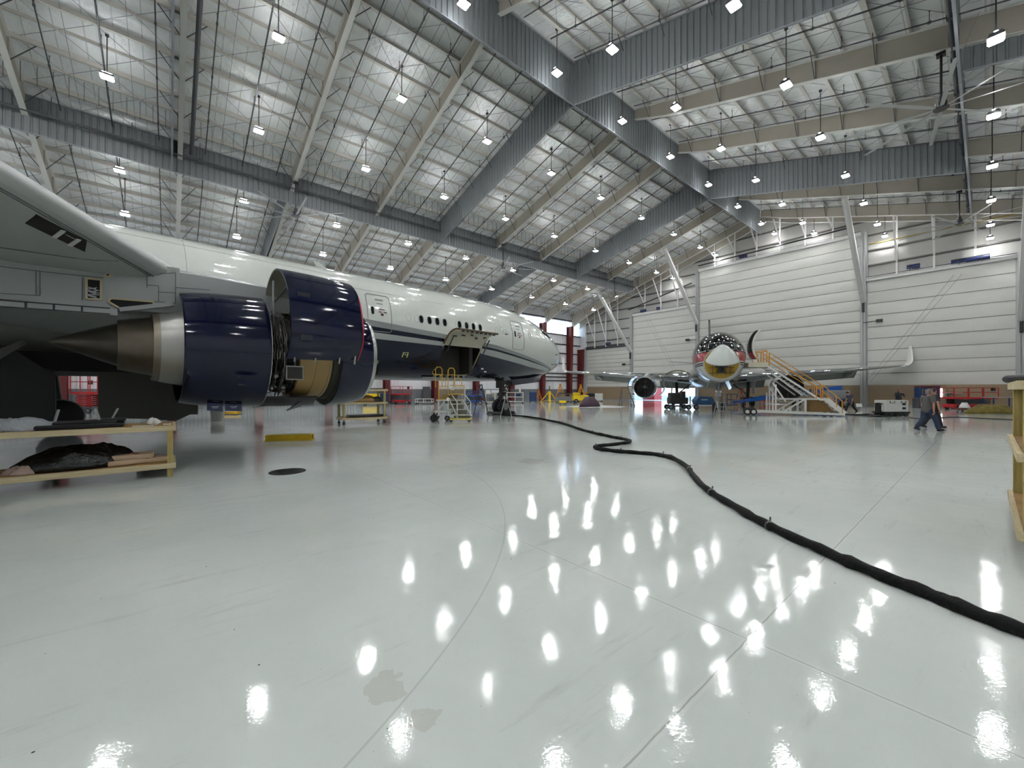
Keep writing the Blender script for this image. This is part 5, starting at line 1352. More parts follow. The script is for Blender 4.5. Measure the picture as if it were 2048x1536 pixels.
def person(label, loc, rz, S, shirt, trous, hair, lean=0.0, stride=1.0, arms=(-.35, .25), headdip=0.0, elbow=(.35, .5), bulk=1.0, cap=None, phone=False, longsl=False, group='people working in the hangar'):
    """x = walking direction, y = person's left; S = height factor for a 1.75 m body"""
    P = empty('person', label, 'person', loc, rz, group)
    def q(x, y, z): return (x * S, y * S, z * S)
    hz = .93 - .03 * stride
    ll = lean
    ch = (.0 + .38 * sin(ll), 0, hz + .42 * cos(ll)); nk = (ch[0] + .10 * sin(ll + .1), 0, ch[2] + .1); hd = (nk[0] + .05 + headdip * .1, 0, nk[2] + .13 - headdip * .05)
    hips = {1: (0, .09, hz - .04), -1: (0, -.09, hz - .04)}
    # front leg is the person's right (-1), rear leg the left (+1)
    fx, rx = .34 * stride, -.36 * stride
    knee = {-1: (fx * .62, -.1, .49), 1: (rx * .30 + .03, .1, .47)}
    ank = {-1: (fx, -.1, .09), 1: (rx, .1, .12 + .05 * stride)}
    toe = {-1: (fx + .19, -.11, .05), 1: (rx + .14, .11, .035)}
    sh = {s: (ch[0], s * .19 * bulk ** .3, ch[2] + .03) for s in (1, -1)}
    el, wr_ = {}, {}
    for s, a, e in ((1, arms[0], elbow[0]), (-1, arms[1], elbow[1])):
        el[s] = (sh[s][0] + .28 * sin(a), s * .25, sh[s][2] - .28 * cos(a)); wr_[s] = (el[s][0] + .25 * sin(a + e), s * .25, el[s][2] - .25 * cos(a + e))
    if phone:
        el[-1] = (sh[-1][0] + .1, -.36, sh[-1][2] - .22); wr_[-1] = (hd[0] + .12, -.12, hd[2] + .02); el[1] = (sh[1][0] + .12, .34, sh[1][2] - .2); wr_[1] = (hd[0] + .2, .05, hd[2] - .15)
    V = []; E = []; Rr = []
    def v(p, r): V.append(q(*p)); Rr.append(tuple(x * S for x in r) if isinstance(r, tuple) else r * S); return len(V) - 1
    a = v((0, 0, hz), .115); b = v(((ch[0]) * .5, 0, (hz + ch[2]) / 2), .115 * bulk); c = v((ch[0], 0, ch[2] - .03), .09); d = v(nk, .055)
    h1 = v((hd[0], 0, hd[2] - .07), .065); h2 = v((hd[0] + .01, 0, hd[2] + .03), .09); h3 = v((hd[0], 0, hd[2] + .1), .065)
    E += [(a, b), (b, c), (c, d), (d, h1), (h1, h2), (h2, h3)]
    for s in (1, -1):
        hp = v(hips[s], .09); kn = v(knee[s], .055); an = v(ank[s], .035); E += [(a, hp), (hp, kn), (kn, an)]
        so = v((sh[s][0], sh[s][1] * .9, sh[s][2] - .01), .032); ee = v(el[s], .040); ww = v(wr_[s], .028)
        dx = wr_[s][0] - el[s][0]; dz = wr_[s][2] - el[s][2]; dy = wr_[s][1] - el[s][1]; L = sqrt(dx * dx + dy * dy + dz * dz); dx /= L; dz /= L; dy /= L
        pa = v((wr_[s][0] + dx * .06, wr_[s][1] + dy * .06, wr_[s][2] + dz * .06), (.022, .038)); E += [(c, so), (so, ee), (ee, ww), (ww, pa)]
    body = skin_mesh('body', V, E, Rr, M_skin, P, 2)
    # hands: five curled fingers each, merged into the body mesh
    mb = MB()
    for s in (1, -1):
        w_ = Vector(wr_[s]); e_ = Vector(el[s]); f = (w_ - e_).normalized(); side = f.cross(Vector((0, 1, 0))).normalized()
        if side.length < .1: side = Vector((1, 0, 0))
        base = w_ + f * .085
        inn = Vector((0, -s, 0))
        for k in range(4):
            o_ = side * ((k - 1.5) * .019); L = (.062, .074, .07, .055)[k]
            p = [base + o_, base + o_ + f * L * .45 + inn * .006, base + o_ + f * L * .8 + inn * .02, base + o_ + f * L * .95 + inn * .036]
            mb.tube([q(*x) for x in p], [.0095 * S, .009 * S, .008 * S, .006 * S], 6)
        p = [w_ + f * .03 + side * .028, w_ + f * .055 + side * .05 + inn * .01, w_ + f * .085 + side * .052 + inn * .022]
        mb.tube([q(*x) for x in p], [.012 * S, .0105 * S, .008 * S], 6)
    # face: nose, ears, brow and mouth
    hx, hzz = hd[0], hd[2]
    mb.loft([[q(hx + .088, -.014, hzz - .02), q(hx + .088, .014, hzz - .02), q(hx + .115, 0, hzz - .015)], [q(hx + .088, -.007, hzz + .04), q(hx + .088, .007, hzz + .04), q(hx + .094, 0, hzz + .04)]])
    for s in (1, -1): mb.ball(q(hx - .0, s * .092, hzz + .01), (.018 * S, .01 * S, .03 * S), 8)
    fo = mb.build('hands_tmp', M_skin, P, True)
    bpy.context.view_layer.update()
    import bmesh
    bm = bmesh.new(); bm.from_mesh(body.data); bm.from_mesh(fo.data); bm.to_mesh(body.data); bm.free(); bpy.data.objects.remove(fo, do_unlink=True)
    mb = MB()
    for s in (1, -1): mb.ball(q(hx + .086, s * .033, hzz + .03), .011 * S, 8)
    mb.box(q(hx + .094, 0, hzz - .052), (.012 * S, .045 * S, .008 * S)); mb.build('eyes_and_mouth', mat('eye_dark', '2a1c18', .3), body)
    # clothes
    V, E, Rr = [], [], []
    bk = bulk
    a = v((-.01, 0, hz - .2), .19 * bk); b = v((ch[0] * .25, 0, hz + .06), .18 * bk); b2_ = v((ch[0] * .6, 0, hz + .26), .17 * bk); c = v((ch[0], 0, ch[2] - .02), .185); d = v((nk[0] * .6 + ch[0] * .4, 0, nk[2] + .01), .095)
    E += [(a, b), (b, b2_), (b2_, c), (c, d)]
    for s in (1, -1):
        continue
        if longsl: mid = v(el[s], .075); ww = v([wr_[s][i] * .9 + el[s][i] * .1 for i in range(3)], .058); E += [(so, mid), (mid, ww)]
        else: mid = v([sh[s][i] + (el[s][i] - sh[s][i]) * .8 for i in range(3)], .078); E += [(so, mid)]
    so_ = skin_mesh('shirt', V, E, Rr, shirt, P, 2)
    mb = MB()
    for s in (1, -1):
        A = Vector(q(ch[0], s * .07, ch[2] + .0)); B = Vector(q(*sh[s])); Cc = Vector(q(*el[s])); W3 = Vector(q(*wr_[s]))
        e = B + (Cc - B) * .72
        if longsl: mb.tube([A, B, B + (Cc - B) * .5, Cc, Cc + (W3 - Cc) * .9], [.085 * S, .085 * S, .07 * S, .062 * S, .05 * S], 12)
        else: mb.tube([A, B + Vector((0, 0, .01)), B + (Cc - B) * .3, e], [.08 * S, .088 * S, .082 * S, .074 * S], 12)
        mb.ball(q(sh[s][0], sh[s][1], sh[s][2] - .005), .08 * S, 12)
    sl = mb.build('sleeve_tmp', shirt, P, True); bm = bmesh.new(); bm.from_mesh(so_.data); bm.from_mesh(sl.data); bm.to_mesh(so_.data); bm.free(); so_.data.shade_smooth(); bpy.data.objects.remove(sl, do_unlink=True)
    V, E, Rr = [], [], []
    a = v((0, 0, hz + .03), .10 * bk)
    for s in (1, -1):
        hp = v((hips[s][0], hips[s][1], hips[s][2] - .02), .135); md_ = v([(hips[s][i] + knee[s][i]) / 2 for i in range(3)], .112); kn = v(knee[s], .088); an = v((ank[s][0], ank[s][1], ank[s][2] - .02), .078); E += [(a, hp), (hp, md_), (md_, kn), (kn, an)]
    skin_mesh('trousers', V, E, Rr, trous, P, 2)
    for s in (1, -1):
        V, E, Rr = [], [], []
        a = v((ank[s][0] - .07, ank[s][1], max(ank[s][2] - .04, .05)), .055); b = v((ank[s][0] + .07, ank[s][1], max((ank[s][2] + toe[s][2]) / 2, .05)), .058); c = v((toe[s][0] + .03, toe[s][1], toe[s][2] + .01), .045); E += [(a, b), (b, c)]
        skin_mesh('shoe', V, E, Rr, M_black, P, 2)
    mb = MB(); mb.ball(q(hd[0] - .018, 0, hd[2] + .055), (.102 * S, .098 * S, .10 * S), 16); mb.build('cap' if cap else 'hair', cap or hair, P, True)
    if cap:
        mb = MB(); mb.loft([[q(hd[0] + .06, -.07, hd[2] + .075), q(hd[0] + .06, .07, hd[2] + .075), q(hd[0] + .06, .07, hd[2] + .09), q(hd[0] + .06, -.07, hd[2] + .09)], [q(hd[0] + .17, -.045, hd[2] + .06), q(hd[0] + .17, .045, hd[2] + .06), q(hd[0] + .17, .045, hd[2] + .07), q(hd[0] + .17, -.045, hd[2] + .07)]]); mb.build('cap_peak', cap, P)
    else:
        mb = MB(); mb.ball(q(hd[0] - .04, 0, hd[2] - .01), (.075 * S, .085 * S, .09 * S), 12); mb.build('hair_back', hair, P, True)
    return P
M_jean = mat('dark_jeans', '1e2d44', .8, noise=.1, nscale=12); M_dtr = mat('black_trousers', '17181c', .8)
M_gsh = mat('dark_grey_tshirt', '4c4a4a', .85, noise=.05); M_nsh = mat('navy_polo', '23262f', .85); M_bsh = mat('grey_blue_shirt', '3c4152', .85)
M_ghair = mat('grey_hair', '6a6560', .8, noise=.3, nscale=40); M_dhair = mat('dark_hair', '1d1815', .7); M_capm = mat('maroon_cap', '4a2020', .7)
LEFT = atan2(-RY, -RX); RIGHT = LEFT + pi
p = floor_pt(1855, 862.5); 
person('man in dark grey t-shirt and blue jeans walking right, nearest of the two walking together', (p[0], p[1], 0), RIGHT, 1.02, M_gsh, M_jean, M_ghair, lean=.06, stride=1.0, arms=(.02, -.12), elbow=(.12, .12), bulk=1.04)
p = floor_pt(1864, 857)
person('person in dark clothes and maroon cap half hidden behind the grey shirted man', (p[0], p[1], 0), RIGHT, 1.04, M_nsh, M_dtr, M_dhair, lean=.03, stride=.8, arms=(.1, -.1), elbow=(.3, .3), cap=M_capm)
p = floor_pt(1702, 826)
person('man in grey blue shirt walking left with head bowed, between the stairs and white cart', (p[0], p[1], 0), LEFT, .95, M_bsh, M_dtr, M_dhair, lean=.28, stride=1.05, arms=(.0, .1), elbow=(.15, .3), headdip=1.0, cap=mat('black_cap', '15151a', .7))
p = floor_pt(1797, 822)
person('person in dark jacket behind the white ground cart, arms raised to face', (p[0], p[1], 0), YAW + pi, 1.0, M_nsh, M_dtr, M_dhair, stride=.1, phone=True, longsl=True, bulk=1.1, cap=M_capm)
# ================================================================ EQUIPMENT
def wood_mat(name, c1, c2, sc=(2, 22, 22)):
    m = bpy.data.materials.new(name); m.use_nodes = True; nt = m.node_tree; N = nt.nodes; L = nt.links; b = N['Principled BSDF']
    tc = N.new('ShaderNodeTexCoord'); mp = N.new('ShaderNodeMapping'); mp.inputs['Scale'].default_value = sc; L.new(tc.outputs['Object'], mp.inputs[0])
    n = N.new('ShaderNodeTexNoise'); n.inputs['Scale'].default_value = 1.5; n.inputs['Detail'].default_value = 7; L.new(mp.outputs[0], n.inputs[0])
    r = N.new('ShaderNodeValToRGB'); r.color_ramp.elements[0].color = lin(c1); r.color_ramp.elements[1].color = lin(c2); r.color_ramp.elements[0].position = .3; r.color_ramp.elements[1].position = .7; L.new(n.outputs[0], r.inputs[0])
    vo = N.new('ShaderNodeTexVoronoi'); vo.inputs['Scale'].default_value = 3.1; L.new(tc.outputs['Object'], vo.inputs[0])
    lt = N.new('ShaderNodeMath'); lt.operation = 'LESS_THAN'; lt.inputs[1].default_value = .06; L.new(vo.outputs['Distance'], lt.inputs[0])
    mx = N.new('ShaderNodeMix'); mx.data_type = 'RGBA'; L.new(lt.outputs[0], mx.inputs[0]); L.new(r.outputs[0], mx.inputs[6]); mx.inputs[7].default_value = lin('6a4a26'); L.new(mx.outputs[2], b.inputs[0]); b.inputs['Roughness'].default_value = .6
    return m
M_pine = wood_mat('pale_pine', 'bfae86', 'd3c6a0'); M_post = wood_mat('green_tinged_post', '9c8c4c', 'b9a868', (22, 22, 2)); M_ply = wood_mat('stained_plywood', '8f6f3c', 'ad8a52', (3, 6, 3))
# --- left workbench ------------------------------------------------------------
BX, BY = 0.06, 10.25
WB = empty('timber_workbench', 'long pale timber workbench with lower shelf at left under the aircraft wing', 'workbench', (BX, BY, 0), 0)
mb = MB(); mb.b2((-6.5, 0, .9), (0.03, .045, 1.0)); mb.b2((-6.5, 1.15, .9), (.03, 1.195, 1.0)); mb.b2((-.01, 0.045, .9), (.03, 1.15, 1.0)); mb.build('top_rail', M_pine, WB, bevel=.004)
mb = MB(); mb.b2((-6.5, .045, .975), (-.012, 1.15, .998)); mb.build('bench_top', M_ply, WB)
mb = MB(); mb.b2((-6.5, 0, .17), (.03, .045, .27)); mb.b2((-6.5, 1.15, .17), (.03, 1.195, .27)); mb.b2((-.01, .045, .17), (.03, 1.15, .27)); mb.build('shelf_rail', M_pine, WB, bevel=.004)
mb = MB(); mb.b2((-6.5, .045, .245), (-.012, 1.15, .268)); mb.build('shelf_board', M_ply, WB)
for x in (-.1, -3.2, -6.3):
    for y in (.046, 1.06):
        mb = MB(); mb.b2((x, y, 0), (x + .088, y + .088, .975)); mb.build('leg', M_post, WB, bevel=.004)
def crumple(name, c, size, m, label, cat, seed=1, flat=.0, rz=0.0, amp=.25, n=40, group=None, peak=(0, 0)):
    """a slumped heap: irregular outline, an off-centre summit and folds running down from it"""
    rr = random.Random(seed); mb = MB(); ph = [rr.uniform(0, 6.28) for _ in range(12)]
    K = 14; rings = []
    def out(a): return 1 + amp * (.45 * sin(2 * a + ph[0]) + .4 * sin(3 * a + ph[1]) + .25 * sin(5 * a + ph[2]) + .12 * sin(11 * a + ph[3]))
    for i in range(K + 1):
        r = 1 - i / K; ring = []
        for j in range(n):
            a = 2 * pi * j / n; k = out(a) * r
            x = size[0] / 2 * (k * cos(a) + peak[0] * (1 - r)); y = size[1] / 2 * (k * sin(a) + peak[1] * (1 - r))
            prof = (1 - r ** 2.6) ** .75
            fold = 1 + amp * .5 * (sin(7 * a + ph[4] + 2 * r) * .5 + .5 * sin(13 * a + ph[5] - 4 * r)) * (r * (1 - r) * 4) + amp * .35 * sin(9 * r + 3 * sin(a * 2 + ph[6]))* (1 - r) * r * 3
            z = size[2] * prof * fold + rr.uniform(-.012, .012) * (0 if i == 0 else 1) * size[2] * 3
            ring.append((x * cos(rz) - y * sin(rz), x * sin(rz) + y * cos(rz), max(z, 0)))
        rings.append(ring)
    mb.loft(rings); o = mb.build(name, m, None, True, angle=None); o.location = c; tag(o, label, cat, group); return o
M_bag = mat('black_bin_bag', '0c0c0d', .22, bump=.8, bscale=9); M_clear = mat('clear_plastic_sheet', 'c6ccd2', .12, trans=.35, bump=.8, bscale=12)
# --- things on the bench
crumple('plastic_sheet', (BX - 2.15, BY + .45, 1.0), (1.25, .8, .2), M_clear, 'crumpled clear plastic sheet on the left end of the workbench top', 'plastic sheet', 3, amp=.35)
root = empty('folded_cover', 'black folded engine cover lying on the workbench top with upright tabs', 'cover', (BX - 1.28, BY + .5, 1.0), .05)
mb = MB(); mb.rbox((0, 0, .04), (1.1, .7, .08), .03); mb.rbox((.05, -.05, .1), (.8, .5, .06), .025); mb.rbox((.4, .0, .13), (.35, .4, .05), .02); mb.build('cover_fabric', mat('black_fabric', '17181a', .8, bump=.4, bscale=8), root, True)
for x in (-.35, .22, .36):
    mb = MB(); mb.bar((x, 0, .1), (x + (.05 if x < 0 else -.06 if x < .3 else .1), .02, .34), .07, .02); mb.build('cover_tab', mat('grey_white_tab', '9b9c9a', .6), root)
root = empty('white_clip_pair', 'pair of white curved plastic caps near the right end of the workbench top', 'plastic caps', (BX - .28, BY + .45, .998), 0)
for x, t in ((-.08, .3), (.04, -.6)):
    mb = MB(); mb.lathe([(0, .06), (.05, .058), (.11, .04), (.14, .0)], (x, 0, .02), (sin(t), 0, cos(t)), 14); mb.build('cap_shell', M_white, root, True)
mb = MB(); mb.box((BX - .45, BY + .2, 1.005), (.3, .12, .012)); tag(mb.build('paper_tag', M_white), 'small flat white paper on the workbench top left of the plastic caps', 'paper')
mb = MB(); mb.box((BX - .1, BY + .35, 1.01), (.12, .05, .02)); tag(mb.build('plastic_clip', M_white), 'tiny white clip on the workbench top right of the plastic caps', 'clip')
# --- things on the lower shelf
bb = crumple('bin_bag', (BX - 1.36, BY + .5, .27), (1.5, .8, .40), M_bag, 'shiny black bin bag slumped on the lower shelf of the workbench', 'bag', 8, amp=.22, n=44, rz=.1, peak=(.3, 0))
mb = MB(); mb.loft([[( -.35 - .3 * t, .0 + (.16 - .1 * t) * cos(a), .16 - .12 * t + (.15 - .1 * t) * sin(a) * .8) for a in [2 * pi * i / 12 for i in range(12)]] for t in (0, .4, .8, 1.2)]); mb.build('bag_neck', M_bag, bb, True)
root = empty('wrapped_parcel', 'pair of flat tan parcels sealed with red brown tape on the lower workbench shelf', 'parcel', (BX - .62, BY + .5, .27), .12)
M_kraft = mat('tan_wrapping', 'c2a98a', .45, bump=.3, bscale=10)
for i, (x, z, rz) in enumerate(((.06, .05, .1), (-.02, .14, -.15))):
    mb = MB(); mb.rbox((x, 0, z), (.86 - .2 * i, .5 - .08 * i, .09), .02, rz); o = mb.build('parcel_body', M_kraft, root, True)
    mb = MB(); mb.box((x + .05, 0, z + .047), (.07, .5 - .08 * i, .004), rz + .3); mb.box((x - .2 + .1 * i, -.02, z + .047), (.3, .05, .004), rz); mb.build('parcel_tape', mat('red_brown_tape', '7a3626', .4), o)
crumple('plastic_wrap', (BX - 1.98, BY + .3, .27), (.4, .35, .13), mat('pinkish_plastic', 'a89488', .25), 'small pinkish plastic bundle left of the black bin bag on the lower shelf', 'bundle', 5, amp=.3)
# --- right timber rack (high three-tier) -------------------------------------------
RK = empty('timber_rack', 'tall three-tier timber rack on casters cut off by the right edge of the photo', 'rack', (9.0, -.2, 0), 0)
for z, w in ((1.70, .09), (.98, .09), (.2, .09)):
    mb = MB(); mb.b2((-2.6, -.045, z), (.03, 0, z + w)); mb.b2((-.015, -1.3, z), (.03, -.045, z + w)); mb.b2((-2.6, -1.345, z), (.03, -1.3, z + w)); mb.build('shelf_rail', M_pine, RK, bevel=.004)
    mb = MB(); mb.b2((-2.6, -1.3, z + .06), (-.015, -.046, z + .085)); mb.build('shelf_board', M_ply, RK)
for x in (-.16, -2.5):
    for y in (-.186, -1.29):
        mb = MB(); mb.b2((x, y, .15), (x + .14, y + .14, 1.7)); mb.build('leg', M_post, RK, bevel=.005)
        mb = MB(); mb.cyl((x + .09, y + .02, .05), (x + .09, y + .06, .05), .05, n=14); mb.box((x + .09, y + .04, .12), (.06, .07, .08)); mb.bar((x + .09, y, .1), (x + .02, y + .04, .14), .025); mb.build('caster', M_dsteel, RK)
root = empty('rubber_hose', 'coil of ridged black rubber hose on top of the tall timber rack', 'hose', (8.9, -.16, 1.79), 0)
mb = MB(); 
for i in range(16): mb.ball((.06 - i * .075, -.05 - .022 * i, .055), (.052, .065, .055), 10)
mb.build('ridged_hose', mat('ridged_black', '232426', .5), root, True)
root = empty('metal_canister', 'dark metal canister on the middle shelf of the tall timber rack', 'canister', (8.25, -.7, 1.065), 0)
mb = MB(); mb.lathe([(0, .001), (0, .2), (.02, .22), (.38, .22), (.5, .1), (.52, .06), (.58, .06), (.58, .001)], (0, 0, 0), (0, 0, 1), 28); mb.build('canister_shell', M_dsteel, root, True); mb = MB(); mb.tube([(-.12, 0, .48), (-.1, 0, .6), (.1, 0, .6), (.12, 0, .48)], .012, 6); mb.build('handle', M_steel, root)
# --- yellow ramp beam, manhole, power cable ------------------------------------------
a = floor_pt(530, 883); b = floor_pt(622, 881); ang = atan2(b[1] - a[1], b[0] - a[0]); Lb = sqrt((a[0] - b[0]) ** 2 + (a[1] - b[1]) ** 2)
root = empty('wheel_ramp', 'low yellow steel ramp block lying on the floor in front of the aircraft engine', 'ramp', a, ang)
mb = MB(); mb.b2((0, 0, .02), (Lb, .04, .19)); mb.b2((0, .3, .02), (Lb, .34, .19)); mb.b2((0, 0, .17), (Lb, .34, .2)); mb.b2((-.02, -.01, 0), (Lb + .02, .35, .03)); mb.build('ramp_body', mat('ramp_yellow', 'c9a812', .4, noise=.15), root, bevel=.006)
mb = MB(); mb.b2((.02, .03, .19), (Lb - .02, .31, .205)); mb.build('ramp_tread', mat('worn_yellow', '8c7c22', .6, noise=.2), root)
c = floor_pt(575, 943.5)
mb = MB(); mb.cyl((0, 0, 0), (0, 0, .012), .34, n=40); mb.cyl((0, 0, .012), (0, 0, .016), .27, n=36)
for i in range(7): mb.box((0, -.2 + i * .066, .018), (.36, .02, .006))
o = mb.build('drain_cover', mat('black_iron', '131313', .45, bump=.3, bscale=40)); o.location = c; tag(o, 'round black drain cover set in the pale floor below the engine', 'drain cover')
pts = [(2120, 1300), (2048, 1276), (1930, 1230), (1850, 1196), (1740, 1152), (1640, 1107), (1540, 1060), (1470, 1020), (1415, 985), (1388, 958), (1372, 936), (1340, 918), (1300, 911), (1250, 907), (1205, 902), (1190, 897), (1215, 893), (1255, 888), (1256, 883), (1228, 877), (1196, 870), (1165, 862), (1130, 850), (1100, 843), (1062, 836), (1015, 831.5), (985, 830)]
W = smooth_poly([floor_pt(*p) for p in pts], 5)
rc = random.Random(3)
mb = MB(); mb.tube([(x, y, .05 + .004 * sin(i * 1.3)) for i, (x, y, z) in enumerate(W)], [.05 + .005 * sin(i * 2.1) + (.012 if i % 11 == 0 else 0) for i in range(len(W))], 10)
cab = mb.build('power_cable', mat('black_cable_sheath', '070708', .75, spec=.25, noise=.3, nscale=15, bump=.3, bscale=30), None, True, angle=None); tag(cab, 'thick black ground power cable snaking across the white floor to the nose wheel', 'cable')
for i in range(30, len(W) - 8, 9):
    mb = MB(); x, y, z = W[i]; mb.cyl((x - .03, y - .02, .05), (x + .03, y + .02, .05), .058, n=10); mb.bar((x, y, .09), (x + .08, y + .02, .13), .02); mb.build('cable_tie', M_blackpl, cab)

for nm, pts, r, lb in (('thin_cable', [(1810, 834), (1840, 838), (1880, 836), (1920, 835), (1980, 838), (2048, 841), (2100, 844)], .022, 'thin black cable on the floor running right from the white ground cart'),
                       ('thick_cable', [(1685, 829.5), (1710, 831), (1735, 830), (1750, 832), (1770, 833.5), (1790, 832)], .05, 'thick black cable between the boarding stairs and the white ground cart'),
                       ('thick_cable', [(1700, 829), (1730, 832), (1760, 834), (1780, 830)], .045, 'second black cable beside the white ground cart')):
    W2 = smooth_poly([floor_pt(*p) for p in pts], 4); mb = MB(); mb.tube([(x, y, r) for x, y, z in W2], r, 8); tag(mb.build(nm, M_black, None, True), lb, 'cable')
# --- rolling timber shelf behind the engine ------------------------------------------------
def local_frame(pa, pb):
    a = floor_pt(*pa); b = floor_pt(*pb); return a, atan2(b[1] - a[1], b[0] - a[0]), sqrt((a[0] - b[0]) ** 2 + (a[1] - b[1]) ** 2)
a, ang, Ls = local_frame((684, 851), (776, 846.5))
TC = empty('rolling_timber_shelf', 'low timber shelf trolley on casters partly behind the engine inlet', 'trolley', a, ang)
dz = 1.15
for z in (.24, .98, 1.62):
    mb = MB(); mb.b2((0, 0, z), (Ls, .04, z + .1)); mb.b2((0, dz, z), (Ls, dz + .04, z + .1)); mb.b2((0, 0, z), (.04, dz, z + .1)); mb.b2((Ls - .04, 0, z), (Ls, dz, z + .1)); mb.build('shelf_rail', M_pine, TC)
    mb = MB(); mb.b2((.02, .02, z + .08), (Ls - .02, dz, z + .1)); mb.build('shelf_board', M_ply, TC)
for x in (.05, Ls - .2):
    for y in (.05, dz - .1):
        mb = MB(); mb.b2((x, y, .2), (x + .1, y + .1, 1.65)); mb.build('leg', M_post, TC)
        mb = MB(); mb.cyl((x + .05, y + .02, .07), (x + .05, y + .07, .07), .07, n=14); mb.box((x + .05, y + .045, .17), (.07, .08, .08)); mb.build('caster', M_dsteel, TC)
root = empty('black_flat_case', 'flat black case lying on the bottom shelf of the low timber trolley', 'case', a, ang)
mb = MB(); mb.rbox((Ls * .55, .5, .41), (Ls * .75, .7, .12), .03); mb.build('case_body', M_blackpl, root); mb = MB(); mb.b2((Ls * .5, .13, .38), (Ls * .62, .17, .42)); mb.build('handle', M_dgrey, root)
root = empty('black_foam_sheet', 'black sheet lying on top of the low timber trolley', 'sheet', a, ang)
mb = MB(); mb.rbox((Ls * .5, .5, 1.74), (Ls * .85, .9, .05), .02); mb.build('sheet', M_blackpl, root)
crumple('wrapped_part', (a[0] + cos(ang) * Ls * .5 - sin(ang) * .5, a[1] + sin(ang) * Ls * .5 + cos(ang) * .5, 1.08), (1.5, .6, .34), mat('brown_paper', '8f6f3a', .5, bump=.3), 'brown wrapped part on the middle shelf of the low timber trolley', 'wrapped part', 9, amp=.12, rz=ang)
crumple('black_tool_roll', (a[0] + cos(ang) * Ls * .8 - sin(ang) * .35, a[1] + sin(ang) * Ls * .8 + cos(ang) * .35, 1.08), (.5, .3, .26), M_blackpl, 'black tool roll with white strip on the middle shelf of the timber trolley', 'tool roll', 12, amp=.2, rz=ang)
# --- generic pieces ---------------------------------------------------------------------
def at(px, py): return floor_pt(px, py)
def boxes(name, cat, label, px, py, rz, w, d, h, m, m2=None, doors=2, wheels=True):
    root = empty(name, label, cat, at(px, py), rz)
    z0 = .14 if wheels else 0
    mb = MB(); mb.rbox((0, 0, z0 + (h - z0) / 2), (w, d, h - z0), .03); mb.build('body', m, root)
    for k in range(doors):
        mb = MB(); mb.box((-w / 2 + w * (k + .5) / doors, -d / 2 - .01, z0 + (h - z0) * .5), (w / doors - .06, .02, (h - z0) * .85)); dd = mb.build('door', m, root)
        mb = MB(); mb.box((-w / 2 + w * (k + .5) / doors + w / doors * .35, -d / 2 - .04, z0 + (h - z0) * .55), (.03, .04, .18)); mb.build('handle', M_blackpl, dd)
    if wheels:
        for x in (-w / 2 + .1, w / 2 - .1):
            for y in (-d / 2 + .1, d / 2 - .1): 
                mb = MB(); mb.cyl((x, y - .03, .07), (x, y + .03, .07), .07, n=12); mb.build('wheel', M_black, root)
    return root
FR = YAW - pi / 2   # facing the camera
boxes('storage_cabinet', 'cabinet', 'bright yellow storage cabinet behind the low timber trolley', 743, 811, FR, 1.6, .7, 1.25, M_yellow2, doors=2)
boxes('service_unit', 'machine', 'dark blue boxy service unit between yellow cabinet and red scissor lift', 767, 809.5, FR, .95, .8, 1.3, M_dblue, doors=1)
def scissor(name, label, px, py, rz, L, Wd, zt, rail, m, raised=False):
    root = empty(name, label, 'scissor lift', at(px, py), rz)
    mb = MB(); mb.rbox((0, 0, .32), (L * .95, Wd * .8, .28), .04); mb.box((0, 0, .2), (L * .7, Wd * .6, .1)); mb.build('chassis', m if not raised else M_dgrey, root)
    for x in (-L * .36, L * .36):
        for y in (-Wd * .42, Wd * .42): small_wheel(root, (x, y, .2), .2, .12)
    n = 3 if not raised else 6; z0 = .46; st = (zt - .12 - z0) / n
    mb = MB()
    for k in range(n):
        for y in (-Wd * .3, Wd * .3):
            mb.bar((-L * .4, y, z0 + st * k), (L * .4, y, z0 + st * (k + 1)), .05, .09); mb.bar((L * .4, y + .06, z0 + st * k), (-L * .4, y + .06, z0 + st * (k + 1)), .05, .09)
    mb.build('scissor_stack', M_dgrey if not raised else m, root)
    mb = MB(); mb.box((0, 0, zt), (L, Wd, .16)); mb.build('platform', m, root)
    mb = MB()
    for y in (-Wd / 2, Wd / 2):
        for z in (rail, zt + (rail - zt) * .55): mb.bar((-L / 2, y, z), (L / 2, y, z), .045)
        k = max(2, int(L / .9))
        for i in range(k + 1): mb.bar((-L / 2 + L * i / k, y, zt), (-L / 2 + L * i / k, y, rail), .045)
    for x in (-L / 2, L / 2):
        for z in (rail, zt + (rail - zt) * .55): mb.bar((x, -Wd / 2, z), (x, Wd / 2, z), .045)
    mb.build('guard_rail', m, root)
    mb = MB(); mb.box((L * .42, -Wd * .4, zt + .75), (.2, .18, .28)); mb.build('control_box', M_blackpl, root)
    return root
scissor('scissor_lift', 'short red scissor lift parked behind the engine inlet beside the blue service unit', 803, 807.5, FR, 2.2, 1.2, 1.15, 2.05, M_red)
scissor('scissor_lift', 'red scissor lift with raised basket glimpsed under the wing at far left', 178, 826, FR, 1.4, 1.2, 1.45, 2.9, M_red, True)
scissor('scissor_lift', 'long low red scissor lift by the right hangar wall', 1937, 819, YAW - pi / 2 - .05, 3.5, 1.2, .98, 1.84, M_red)
scissor('scissor_lift', 'blue scissor lift left of the nose wheel behind the yellow work stand', 949, 808.5, FR, 1.9, 1.1, .95, 1.5, M_blue)
